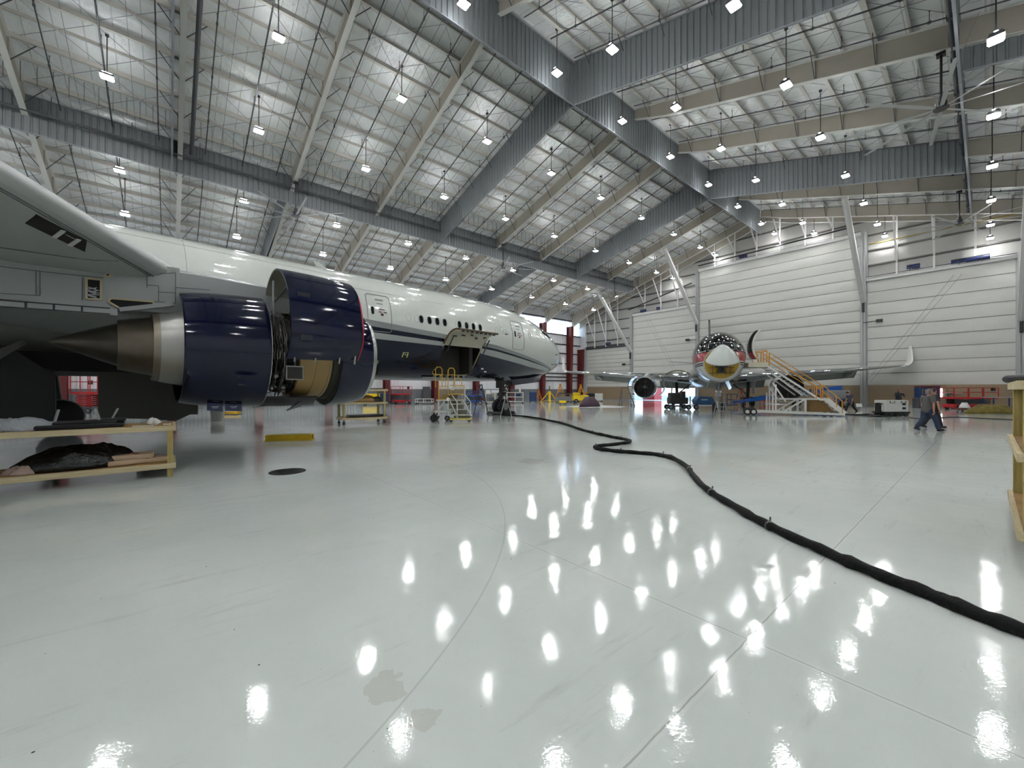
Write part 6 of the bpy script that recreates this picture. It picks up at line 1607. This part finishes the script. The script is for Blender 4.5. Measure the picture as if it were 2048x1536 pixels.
# white pallet wagons and racks
def rack(name, cat, label, px, py, rz, w, d, h, nsh, m, wheels=True, load=None, ncol=2):
    root = empty(name, label, cat, at(px, py), rz)
    z0 = .15 if wheels else 0
    for i in range(ncol + 1):
        for y in (-d / 2, d / 2):
            mb = MB(); mb.b2((-w / 2 + w * i / ncol - .035, y - .035, z0), (-w / 2 + w * i / ncol + .035, y + .035, h)); mb.build('upright', m, root)
    for k in range(nsh):
        z = z0 + .08 + (h - z0 - .1) * k / max(1, nsh - 1)
        mb = MB(); mb.b2((-w / 2, -d / 2, z - .03), (w / 2, d / 2, z + .03)); mb.build('shelf', m, root)
    if wheels:
        for x in (-w / 2 + .08, w / 2 - .08):
            for y in (-d / 2 + .08, d / 2 - .08):
                mb = MB(); mb.cyl((x, y - .03, .08), (x, y + .03, .08), .08, n=12); mb.build('wheel', M_black, root)
    return root
rack('white_frame_trolley', 'trolley', 'low white frame trolley left of the yellow work stand against the far wall', 849, 808, FR, 1.9, 1.0, .62, 2, M_white)
mb = MB(); p = at(853, 806); root = empty('leaning_panel', 'dark panel standing upright behind the low white frame trolley', 'panel', p, FR); mb.rbox((0, 0, 1.05), (.95, .08, 2.0), .02); mb.build('panel_sheet', M_dgrey, root); mb = MB(); mb.box((0, .1, .05), (1.0, .4, .1)); mb.build('foot', M_dgrey, root)
rack('white_parts_rack', 'rack', 'white steel parts rack left of the blue aircraft nose wheel', 990, 807.5, FR, 2.2, .8, 1.3, 2, M_white)
rack('white_parts_rack', 'rack', 'white steel parts rack right of the blue aircraft nose wheel, two cells wide', 1030, 806.5, FR, 2.0, .8, 1.35, 3, M_white)
rack('dark_parts_rack', 'rack', 'dark two-tier parts rack with loads right of the white racks', 972, 806, FR, 1.9, .9, 1.1, 2, mat('tan_rack', '8b8470', .5))
# loads on the racks
for i, (px, py, z, w, h, m, lb) in enumerate(((983, 807.5, .28, .6, .5, M_dgrey, 'dark crate on the lower shelf of the left white parts rack'), (998, 807.5, .28, .5, .35, M_dblue, 'dark blue crate on the lower shelf of the left white parts rack'),
                                           (1023, 806.5, .82, .55, .3, M_dgrey, 'dark box in the upper cell of the two-cell white rack'), (1037, 806.5, .82, .5, .35, M_dblue, 'green blue box in the upper cell of the two-cell white rack'), (990, 807.5, 1.34, .9, .3, mat('white_cloth', 'cfd3d6', .6), 'white bundle on top of the left white parts rack'),
                                           (966, 806, .28, .5, .45, M_maroon, 'dark red box on the tan rack'), (976, 806, 1.14, .6, .5, M_white, 'white crate on top of the tan rack'), (1025, 806.5, 1.4, .5, .35, M_dgrey, 'dark tool box on top of the two-cell white rack'), (1040, 806.5, 1.4, .22, .6, M_white, 'white canister on top of the two-cell white rack'))):
    root = empty('parts_crate', lb, 'crate', at(px, py)[:2] + (z,), FR); mb = MB(); mb.rbox((0, 0, h / 2), (w, .5, h), .03); mb.build('crate_body', m, root); mb = MB(); mb.box((0, 0, h + .01), (w * .9, .45, .02)); mb.build('lid', M_grey, root)
# --- yellow and white work stand at the cargo door --------------------------------------------
WS = empty('work_stand', 'yellow and white rolling work stand with mesh platform and steps at the open cargo door', 'work stand', at(900, 844), FR + .12)
k_ = 1 / 38.2
def wp(px, py, y=0):
    py2 = py if py < 790 else py + 6 * (py - 790) / 48
    return ((px - 900) * k_, y * .55, (844 - py2) * k_)
mb = MB()
for y in (0, 1.1):
    mb.bar(wp(900, 833, y), wp(942, 833, y), .06, .1)
mb.bar(wp(900, 833, 0), wp(900, 833, 1.1), .06); mb.bar(wp(942, 833, 0), wp(942, 833, 1.1), .06); mb.build('step_base', mat('cream_yellow_base', 'cfc06a', .5), WS)
for i in range(5):
    a = wp(936 - 6.5 * i, 826 - 9.5 * i); mb = MB(); mb.b2((a[0] - .75 + .04 * i, .0 + .2 * i, a[2] - .03), (a[0] + .12, .24 + .2 * i, a[2] + .0)); mb.build('step_tread', mat('pale_grating', 'b9b79a', .5), WS)
    mb = MB(); mb.b2((a[0] - .75, .22 + .2 * i, a[2] - .25), (a[0] + .12, .24 + .2 * i, a[2] - .03)); mb.build('step_riser', mat('mesh_grey', '8d8d7c', .6), WS)
mb = MB()
for (xa, ya, xb, yb, xc, yc) in ((903, 790, 914, 803, 914, 832), (930, 790, 941, 803, 941, 828)):
    mb.tube([wp(xa - 8, ya, .9), wp(xa, ya, .8), wp(xb, yb, .3), wp(xc, yc, .0)], .028, 6); mb.bar(wp(xa - 4, ya + 10, .6), wp(xb + 2, yc, .0), .05)
mb.build('step_handrail', M_white, WS)
mb = MB()
for y in (.6, 1.7):
    for px in (876, 896): mb.bar(wp(px, 828, y), wp(px, 800, y), .06)
    mb.bar(wp(868, 820, y), wp(906, 820, y), .07); mb.bar(wp(870, 824, y), wp(890, 800, y), .05); mb.bar(wp(872, 800, y), wp(930, 800, y), .06)
    mb.bar(wp(930, 800, y), wp(930, 770, y), .05)
mb.build('stand_frame', M_white, WS)
M_mesh = mat('yellow_mesh_panel', 'a88b2c', .6, noise=.25, nscale=30)
for xa, xb, ya, yb, y in ((877, 896, 772, 798, .6), (901, 928, 771, 789, .7)):
    a = wp(xa, yb, y); b = wp(xb, ya, y); mb = MB()
    nx = int((b[0] - a[0]) / .05)
    for i in range(nx + 1): mb.bar((a[0] + (b[0] - a[0]) * i / nx, a[1], a[2]), (a[0] + (b[0] - a[0]) * i / nx, a[1], b[2]), .036, .012)
    nz = int((b[2] - a[2]) / .06)
    for i in range(nz + 1): mb.bar((a[0], a[1], a[2] + (b[2] - a[2]) * i / nz), (b[0], a[1], a[2] + (b[2] - a[2]) * i / nz), .04, .012)
    o = mb.build('mesh_panel', M_mesh, WS); o['kind'] = 'thing'
    mb = MB(); mb.tube([a, (a[0], a[1], b[2]), b, (b[0], a[1], a[2]), a], .03, 6); mb.build('panel_frame', M_yellow, WS)
for (xa, xb, yt, yb, y) in ((871, 884, 734, 775, .3), (896, 909, 736, 775, .3), (877, 891, 757, 772, .5), (907, 923, 757, 772, .6)):
    mb = MB(); a = wp(xa, yb, y); b = wp(xb, yb, y); t_ = wp(xa, yt, y); mb.tube([a, (a[0], a[1], t_[2] - .12), (a[0] + .08, a[1], t_[2]), (b[0] - .08, a[1], t_[2]), (b[0], a[1], t_[2] - .12), b], .022, 8); mb.build('guard_hoop', M_yellow, WS)
mb = MB(); mb.b2(wp(872, 800, .6), (wp(930, 800)[0], 1.7, wp(0, 799)[2])); mb.bar(wp(884, 749, .7), wp(871, 749, .7), .03); mb.bar(wp(896, 749, .7), wp(909, 749, .7), .03); mb.build('platform_deck', M_yellow, WS)
for i, (px, py, y) in enumerate(((902, 776, .55), (896, 798, .5))):
    mb = MB(); a = wp(px, py, y); mb.box(a, (.2, .04, .16), .3, 0, .4); mb.box((a[0] + .08, a[1], a[2] - .05), (.14, .05, .1), -.3, 0, .9); mb.build('rag', M_white, WS, True)
small_wheel(WS, (wp(868, 0)[0], .1, .2), .2, .1, hubm=M_black); small_wheel(WS, (wp(868, 0)[0], 1.7, .2), .2, .1); small_wheel(WS, (0.05, .05, .11), .11, .06); small_wheel(WS, (wp(938, 0)[0], .05, .09), .09, .05); small_wheel(WS, (wp(893, 0)[0], .9, .14), .14, .08)
# --- ladders ---------------------------------------------------------------------------------
def ladder(label, px, py, rz, h, spread, w, m, rungs=6):
    root = empty('step_ladder', label, 'ladder', at(px, py), rz)
    for sgn, nm in ((-1, 'front_rail'), (1, 'rear_rail')):
        for y in (-1, 1):
            mb = MB(); mb.bar((sgn * spread / 2, y * w / 2, 0), (sgn * .05, y * w * .32, h), .05, .03); mb.build(nm, m, root)
    mb = MB()
    for k in range(rungs):
        t = (k + 1) / (rungs + 1)
        for sgn in (-1, 1): mb.bar((sgn * (spread / 2 * (1 - t) + .05 * t), -w / 2 * (1 - t) - w * .32 * t, h * t), (sgn * (spread / 2 * (1 - t) + .05 * t), w / 2 * (1 - t) + w * .32 * t, h * t), .05 if sgn < 0 else .03, .025)
    mb.build('rung', M_steel if m is not M_dsteel else m, root)
    mb = MB(); mb.box((0, 0, h), (.2, w * .8, .05)); mb.build('top_cap', m, root)
ladder('dark metal step ladder between the work stand and the blue aircraft nose wheel', 962, 832, FR, 2.0, .95, .5, M_dsteel)
ladder('small grey trestle ladder standing in front of the blue aircraft nose wheel', 1012, 834, FR, 1.15, .7, .5, M_steel, 3)
ladder('orange red step ladder under the right wing of the black aircraft', 1483, 818, FR, 1.8, 1.0, .5, mat('orange_fibreglass', '8f3a26', .5))
root = empty('step_stool', 'tall aluminium step stool beside the nose wheel of the black aircraft', 'step stool', at(1448, 831), FR)
for k in range(3):
    mb = MB(); mb.box((0, .12 + .12 * k, .28 + .27 * k), (.5, .26, .04)); mb.build('tread', M_steel, root)
for x in (-.27, .27):
    mb = MB(); mb.bar((x * 1.15, 0, 0), (x * .9, .45, .92), .05); mb.bar((x * 1.15, .75, 0), (x * .9, .45, .92), .05); mb.bar((x, .5, .85), (x, .5, 1.55), .035); mb.build('side_rail', M_steel, root)
# --- yellow jacks and stands near the corner -----------------------------------------------------
def tripod_jack(label, px, py, h, m=M_yellow2, r=1.0, post=True):
    root = empty('tripod_jack', label, 'jack', at(px, py), FR)
    mb = MB(); mb.cyl((0, 0, .05), (0, 0, h * .68), .16, n=14); mb.build('cylinder', m, root, True)
    if post: mb = MB(); mb.cyl((0, 0, h * .6), (0, 0, h), .06, n=10); mb.build('ram', M_dsteel, root)
    for k in range(3):
        a = pi / 2 + k * 2 * pi / 3 + pi; mb = MB(); mb.bar((0, 0, h * .66), (r * cos(a), r * sin(a), .06), .1, .12); mb.bar((0, 0, .2), (r * cos(a), r * sin(a), .06), .07); mb.box((r * cos(a), r * sin(a), .03), (.25, .25, .06)); mb.build('leg', m, root)
def a_frame(label, px, py, h, w, m):
    root = empty('a_frame_stand', label, 'stand', at(px, py), FR)
    for x in (-w / 2, 0, w / 2):
        mb = MB(); mb.bar((x, 0 if x else .9, 0), (0, .3, h), .09, .12); mb.build('leg', m, root)
    mb = MB(); mb.bar((-w * .33, .1, h * .34), (w * .33, .1, h * .34), .08); mb.bar((-w * .2, .15, h * .6), (w * .2, .15, h * .6), .08); mb.box((0, .3, h), (.3, .3, .12)); mb.build('cross_bar', m, root)
M_oy = mat('orange_yellow', 'dd9e20', .4)
tripod_jack('tall yellow tripod jack with dark ram in the far left corner', 1099, 804, 2.2, M_yellow2, 1.3)
a_frame('tall yellow A-frame stand left of the black topped trolley', 1121, 803.5, 2.45, 1.7, M_oy)
a_frame('tall yellow A-frame stand just left of the corner post', 1162, 803, 2.35, 1.5, M_oy)
a_frame('short orange A-frame stand beside a dark red column', 1078, 804, 1.55, .9, mat('orange_frame', 'c4762a', .45))
a_frame('low yellow frame stand behind the yellow tug', 1174, 801.5, 1.3, 1.9, M_oy)
boxes('blue_oxygen_cart', 'cart', 'dark navy service cart left of the orange stand', 1066, 804.5, FR, .95, .7, 1.35, M_dblue, doors=1)
rack('black_top_trolley', 'trolley', 'cream trolley with flat black top in the far left corner', 1141, 803.5, FR, 2.2, 1.0, 1.1, 2, mat('cream_steel', 'b9b39b', .5))
p = at(1141, 803.5); root = empty('black_board', 'flat black board lying across the cream trolley', 'board', (p[0], p[1], 1.12), FR); mb = MB(); mb.rbox((-.2, 0, .04), (3.0, 1.1, .07), .02); mb.build('board_panel', M_blackpl, root)
root = empty('grey_covered_cart', 'low grey covered cart in front of the cream trolley', 'cart', at(1128, 804.5), FR); mb = MB(); mb.loft([[(-1.3, -.4, .15), (1.1, -.4, .15), (1.1, .4, .15), (-1.3, .4, .15)], [(-1.0, -.35, .7), (1.0, -.35, .8), (1.0, .35, .8), (-1.0, .35, .7)]]); mb.build('cart_cover', M_grey, root); 
for x in (-1, .9): small_wheel(root, (x, -.3, .13), .13, .08)
root = empty('yellow_tow_tug', 'small yellow tow tug in the far left corner', 'tug', at(1165, 805.5), FR)
mb = MB(); mb.rbox((-.3, 0, .65), (2.0, 1.1, .7), .08); mb.rbox((-.8, 0, 1.1), (.8, .9, .4), .06); mb.build('body', M_yellow2, root)
mb = MB(); mb.rbox((1.0, 0, .75), (1.0, 1.0, .9), .05); mb.build('engine_box', M_blackpl, root)
for x in (-.9, .6): small_wheel(root, (x, -.5, .26), .26, .18); small_wheel(root, (x, .5, .26), .26, .18)
boxes('white_ground_unit', 'machine', 'small white boxy ground unit right of the yellow tug', 1194, 802.8, FR, 1.5, .8, 1.15, M_white, doors=2)
root = empty('yellow_hose_cart', 'tiny yellow cart on the floor in front of the corner equipment', 'cart', at(1125, 809), FR)
mb = MB(); mb.rbox((0, 0, .3), (.75, .4, .28), .05); mb.build('tray', M_yellow2, root)
for x in (-.28, .28): small_wheel(root, (x, -.15, .09), .09, .05)
crumple('tarp_heap', at(1179, 813.5), (2.6, 1.3, .95), mat('purple_brown_tarp', '3c2836', .6, noise=.3, nscale=5), 'heap of purple brown tarpaulin on the floor near the far corner', 'tarpaulin', 21, amp=.25, n=30)
W2 = [floor_pt(*p) for p in ((1122, 813.5), (1160, 811), (1210, 811), (1258, 813), (1240, 815.5), (1180, 815.6))]
mb = MB(); mb.prism([(x, y) for x, y, z in W2], lambda x, y: (x, y, .0), lambda x, y: (x, y, .012)); tag(mb.build('floor_sheet', mat('white_plastic_sheet', 'e2e2e0', .3)), 'flat white plastic sheet on the floor under the tarpaulin heap', 'sheet')
# grey mobile steps left of the opened engine
root = empty('mobile_steps', 'grey mobile maintenance steps left of the opened engine of the black aircraft', 'steps', at(1256, 812), FR)
for k in range(4):
    mb = MB(); mb.box((.25 - .12 * k, .2 * k, .45 + .28 * k), (1.1, .3, .05)); mb.build('tread', M_grey, root)
mb = MB()
for x in (-.7, .6): mb.bar((x, -.2, .1), (x * .6, .8, 1.4), .06); mb.bar((x, .9, .1), (x * .6, .8, 1.9), .05); mb.bar((x, -.2, .1), (x, .9, .1), .06)
mb.bar((-.45, .8, 1.9), (.4, .8, 1.9), .05); mb.build('frame', M_dgrey, root)
for x in (-.7, .6): small_wheel(root, (x, -.2, .09), .09, .05); small_wheel(root, (x, .9, .09), .09, .05)
# dark maintenance cart under the left wing
root = empty('dark_engine_dolly', 'dark silhouetted engine dolly under the wing in front of the daylight opening', 'dolly', at(1355, 819), FR)
mb = MB(); mb.rbox((0, 0, .75), (1.5, .9, .55), .08); mb.rbox((-.3, 0, 1.2), (.8, .7, .45), .06); mb.box((.45, 0, 1.25), (.25, .5, .6)); mb.build('machine_body', M_black, root)
mb = MB(); mb.bar((-.95, -.4, .3), (.95, -.4, .3), .1); mb.bar((-.95, .4, .3), (.95, .4, .3), .1); mb.bar((-.9, -.4, .3), (-.9, -.4, 1.1), .07); mb.bar((.9, -.4, .3), (.9, -.4, 1.1), .07); mb.build('frame', M_dsteel, root)
for x in (-.75, .75): small_wheel(root, (x, -.45, .22), .22, .14); small_wheel(root, (x, .45, .22), .22, .14)
# blue tug on flat white trailer
root = empty('white_flat_trailer', 'flat pale trailer carrying a blue machine left of the black aircraft nose wheel', 'trailer', at(1406, 819), FR)
mb = MB(); mb.box((0, 0, .36), (1.6, 1.0, .1)); mb.build('deck', M_white, root)
for x in (-.8, .8): small_wheel(root, (x, -.45, .22), .22, .14)
mb = MB(); mb.bar((-.8, 0, .33), (-1.2, -.1, .1), .05); mb.build('tow_bar', M_steel, root)
p = at(1406, 819); root = empty('blue_generator', 'rounded blue generator standing on the flat pale trailer', 'generator', (p[0], p[1], .42), FR)
mb = MB(); mb.loft([[(-.7, -.42, 0), (.7, -.42, 0), (.7, .42, 0), (-.7, .42, 0)], [(-.78, -.45, .35), (.75, -.45, .35), (.75, .45, .35), (-.78, .45, .35)], [(-.5, -.4, .72), (.6, -.4, .66), (.6, .4, .66), (-.5, .4, .72)]]); mb.build('canopy', mat('generator_blue', '1c4674', .35), root, bevel=.04)
mb = MB(); mb.box((-.1, -.465, .42), (.5, .01, .06)); mb.build('white_lettering_strip', M_white, root)
# blue boom lift behind the stairs
BL = empty('boom_lift', 'large blue telescopic boom lift behind the boarding stairs', 'boom lift', at(1640, 815), FR)
kb = 1 / 22.5
def bp_(px, py, y=0): return ((px - 1640) * kb, y, (815 - py) * kb)
mb = MB(); mb.bar(bp_(1455, 804, .0), bp_(1545, 791, .0), .25, .28); mb.bar(bp_(1500, 797.5), bp_(1575, 787.5), .34, .42); mb.bar(bp_(1575, 787.5), bp_(1640, 780), .4, .5); mb.bar(bp_(1640, 780), bp_(1684, 774.5), .45, .55); mb.build('boom', mat('boom_blue', '12509c', .35), BL, bevel=.02)
tx = text('boom_lettering', 'Genie', .42, M_white, BL, (bp_(1547, 790)[0], -.27, bp_(0, 792)[2]), (pi / 2, -.12, 0))
mb = MB(); mb.rbox(bp_(1667, 789), (2.2, 1.4, .95), .12); mb.build('engine_cover', M_grey, BL); mb = MB(); mb.rbox(bp_(1640, 799), (3.4, 1.7, .35), .06); mb.build('chassis', M_blue, BL)
for px in (1603, 1676):
    for y in (-.85, .85): small_wheel(BL, ((px - 1640) * kb, y, .42), .42, .3)
mb = MB(); a = bp_(1448, 806); mb.b2((a[0] - .5, -.5, a[2] - .2), (a[0] + .4, .5, a[2] - .12)); 
for x in (-.5, .4):
    for y in (-.5, .5): mb.bar((a[0] + x, y, a[2] - .2), (a[0] + x, y, a[2] + .85), .04)
for z in (.35, .85):
    mb.tube([(a[0] - .5, -.5, a[2] + z), (a[0] + .4, -.5, a[2] + z), (a[0] + .4, .5, a[2] + z), (a[0] - .5, .5, a[2] + z), (a[0] - .5, -.5, a[2] + z)], .022, 5)
mb.build('basket', M_dblue, BL)
# red tool cart
root = empty('red_tool_cart', 'small red open tool cart under the boarding stairs platform', 'cart', at(1534, 818.5), FR)
for z in (.2, .72):
    mb = MB(); mb.b2((-.45, -.3, z - .03), (.45, .3, z)); mb.b2((-.45, -.3, z - .03), (.45, -.27, z + .1)); mb.build('tray', M_red, root)
for x in (-.43, .43):
    for y in (-.28, .28): mb = MB(); mb.bar((x, y, .1), (x, y, .8), .04); mb.cyl((x, y - .02, .05), (x, y + .02, .05), .05, n=10); mb.build('leg', M_red, root)
# sign board
root = empty('floor_sign', 'small white paper sign on a stand in front of the door post', 'sign', at(1718, 819), FR)
mb = MB(); mb.box((0, 0, .36), (.5, .02, .3), 0, 0, 0, -.25); mb.build('sign_panel', M_white, root); mb = MB(); mb.bar((-.15, 0, .25), (-.2, .1, 0), .02); mb.bar((.15, 0, .25), (.2, .1, 0), .02); mb.build('sign_leg', M_steel, root)
# white ground power cart
GP = empty('ground_power_cart', 'white boxy ground power cart with black wheels at right', 'cart', at(1781, 832.5), FR + .06)
mb = MB(); mb.rbox((.05, 0, .66), (1.55, .75, .72), .03); mb.build('housing', mat('gpu_white', 'c9cac4', .4), GP)
mb = MB(); mb.box((.5, -.38, .78), (.22, .02, .14)); mb.build('vent_grille', M_blackpl, GP); mb = MB(); mb.box((.5, -.38, .52), (.22, .02, .14)); mb.build('vent_grille', M_blackpl, GP)
mb = MB(); 
for x in (-.45, -.15, .3, .6): mb.bar((x, -.4, 1.0), (x, -.4, .85), .02); 
mb.bar((-.45, -.4, .85), (-.15, -.4, .85), .02); mb.bar((.3, -.4, .85), (.6, -.4, .85), .02); mb.build('lashing_hook', M_blackpl, GP)
mb = MB(); mb.b2((-.85, -.4, .22), (.9, .4, .3)); mb.b2((-.85, -.1, .3), (-.72, .2, .85)); mb.build('black_frame', M_black, GP)
mb = MB(); mb.bar((-.8, 0, .85), (-1.15, -.1, .82), .04); mb.tube([(-.75, -.2, .8), (-1.0, -.25, .7), (-1.0, -.25, .45), (-.8, -.2, .3)], .03, 6); mb.build('tow_handle', M_blackpl, GP)
for x, r in ((-.62, .15), (-.25, .17), (.35, .17), (.7, .17)): small_wheel(GP, (x, -.3, r), r, .1, hubm=M_blackpl); small_wheel(GP, (x, .3, r), r, .1, hubm=M_blackpl)
# blue framed racks by the right wall, tool lockers, heap
def steel_bench(label, px, py, w, h, m):
    root = empty('steel_bench', label, 'bench', at(px, py), FR)
    mb = MB(); mb.b2((-w / 2, -.4, h - .06), (w / 2, .4, h)); mb.build('top', m, root); mb = MB(); mb.b2((-w / 2, -.38, .3), (w / 2, .38, .34)); mb.build('shelf', M_dgrey, root)
    for x in (-w / 2 + .05, w / 2 - .05):
        for y in (-.35, .35): mb = MB(); mb.bar((x, y, 0), (x, y, h), .07); mb.build('leg', M_dblue if m is M_grey else M_blackpl, root)
steel_bench('dark steel bench left of and behind the long red scissor lift', 1897, 815.5, 1.0, 1.35, M_blackpl)
steel_bench('blue legged steel bench right of the long red scissor lift', 2003, 822, 2.2, 1.1, M_grey)
root = empty('wing_panel', 'long pale grey panel laid across the bench behind the red scissor lift', 'panel', at(1930, 816)[:2] + (1.36,), FR); mb = MB(); mb.loft([[(-2.2, -.3, 0), (-2.2, .3, 0), (-2.2, .3, .04), (-2.2, -.3, .04)], [(1.5, -.5, 0), (1.5, .5, 0), (1.5, .5, .1), (1.5, -.5, .1)]]); mb.build('panel_skin', M_white, root)
root = empty('tool_locker', 'blue and red tool locker with pass-through shelves beside the walking men', 'locker', at(1849, 816.5), FR)
mb = MB(); mb.rbox((-.45, 0, .45), (.75, .6, .9), .03); mb.build('lower_chest', M_dgrey, root); mb = MB(); mb.rbox((.25, 0, 1.42), (1.9, .5, .95), .03); mb.build('upper_chest', M_dblue, root); mb = MB(); mb.b2((1.1, -.2, 0), (1.16, .2, .95)); mb.build('leg', M_dblue, root); mb = MB(); mb.rbox((.25, 0, 1.96), (1.9, .5, .14), .03); mb.build('red_top', M_maroon, root)
for k in range(6): mb = MB(); mb.box((-.45 + .24 * k, -.27, 1.5), (.1, .02, .5)); mb.build('drawer', M_grey, root)
crumple('white_bags', at(1928, 824)[:2] + (.3,), (1.1, .6, .38), mat('white_bag_plastic', 'd6d8d8', .35), 'pile of white plastic bags on a low red cart near the right wall', 'bags', 31, amp=.3)
root = empty('low_red_cart', 'low dark red platform cart carrying white bags near the right wall', 'cart', at(1928, 824), FR); mb = MB(); mb.b2((-.6, -.35, .2), (.6, .35, .3)); mb.build('deck', M_maroon, root)
for x in (-.45, 0, .45): small_wheel(root, (x, -.3, .09), .09, .05, hubm=M_maroon)
crumple('tarp_heap', at(1978, 827), (3.1, 1.2, .6), mat('yellow_black_tarp', '6f6124', .6, noise=.75, nscale=3), 'heap of yellow and black tarpaulin on the floor near the right wall', 'tarpaulin', 33, amp=.3, n=30, rz=FR)
# bucket under the engine
root = empty('waste_bucket', 'white bucket on the floor below the two small navy latch doors', 'bucket', at(435, 842.5), FR)
mb = MB(); mb.lathe([(0, .0), (0, .25), (.02, .27), (.62, .33), (.64, .35), (.66, .33), (.64, .30), (.05, .24)], (0, 0, 0), (0, 0, 1), 28); mb.build('bucket_shell', mat('translucent_white', 'b5b3ac', .4), root, True); mb = MB(); mb.tube([(-.32, 0, .6), (-.2, -.3, .5), (.2, -.3, .5), (.32, 0, .6)], .01, 5); mb.build('handle', M_steel, root)
root = empty('yellow_floor_block', 'small yellow block on the floor right of the white bucket', 'block', at(465, 829), FR); mb = MB(); mb.rbox((0, 0, .12), (.9, .4, .18), .03); mb.build('block_body', M_yellow, root); mb = MB(); mb.box((0, 0, .02), (1.0, .5, .04)); mb.build('black_base', M_blackpl, root)
# ================================================================ WORLD, CAMERA
w = bpy.data.worlds.new('daylight'); SC.world = w; w.use_nodes = True
nt = w.node_tree; bg = nt.nodes['Background']
sky = nt.nodes.new('ShaderNodeTexSky'); sky.sky_type = 'HOSEK_WILKIE'; sky.turbidity = 4
sky.sun_direction = (.3, -.5, .8)
nt.links.new(sky.outputs[0], bg.inputs[0]); bg.inputs[1].default_value = 14.0
cam = bpy.data.cameras.new('camera'); co = bpy.data.objects.new('camera', cam); COL.objects.link(co)
cam.sensor_width = 36; cam.lens = F / 2048 * 36; cam.shift_y = (YH - 768) / 2048
co.location = (0, 0, H); co.rotation_euler = (pi / 2, 0, YAW - pi / 2); cam.clip_end = 500; cam.clip_start = .05
SC.camera = co
SC.view_settings.view_transform = 'Standard'; SC.view_settings.look = 'None'; SC.view_settings.gamma = 1; SC.view_settings.use_curve_mapping = False
SC.view_settings.exposure = 0.0
SC.cycles.max_bounces = 5; SC.cycles.diffuse_bounces = 3; SC.cycles.glossy_bounces = 3; SC.cycles.transmission_bounces = 2; SC.cycles.use_adaptive_sampling = True; SC.cycles.adaptive_threshold = .3; SC.cycles.adaptive_min_samples = 20
SC.cycles.sample_clamp_indirect = 6; SC.cycles.use_denoising = True
SC.cycles.caustics_reflective = False; SC.cycles.caustics_refractive = False
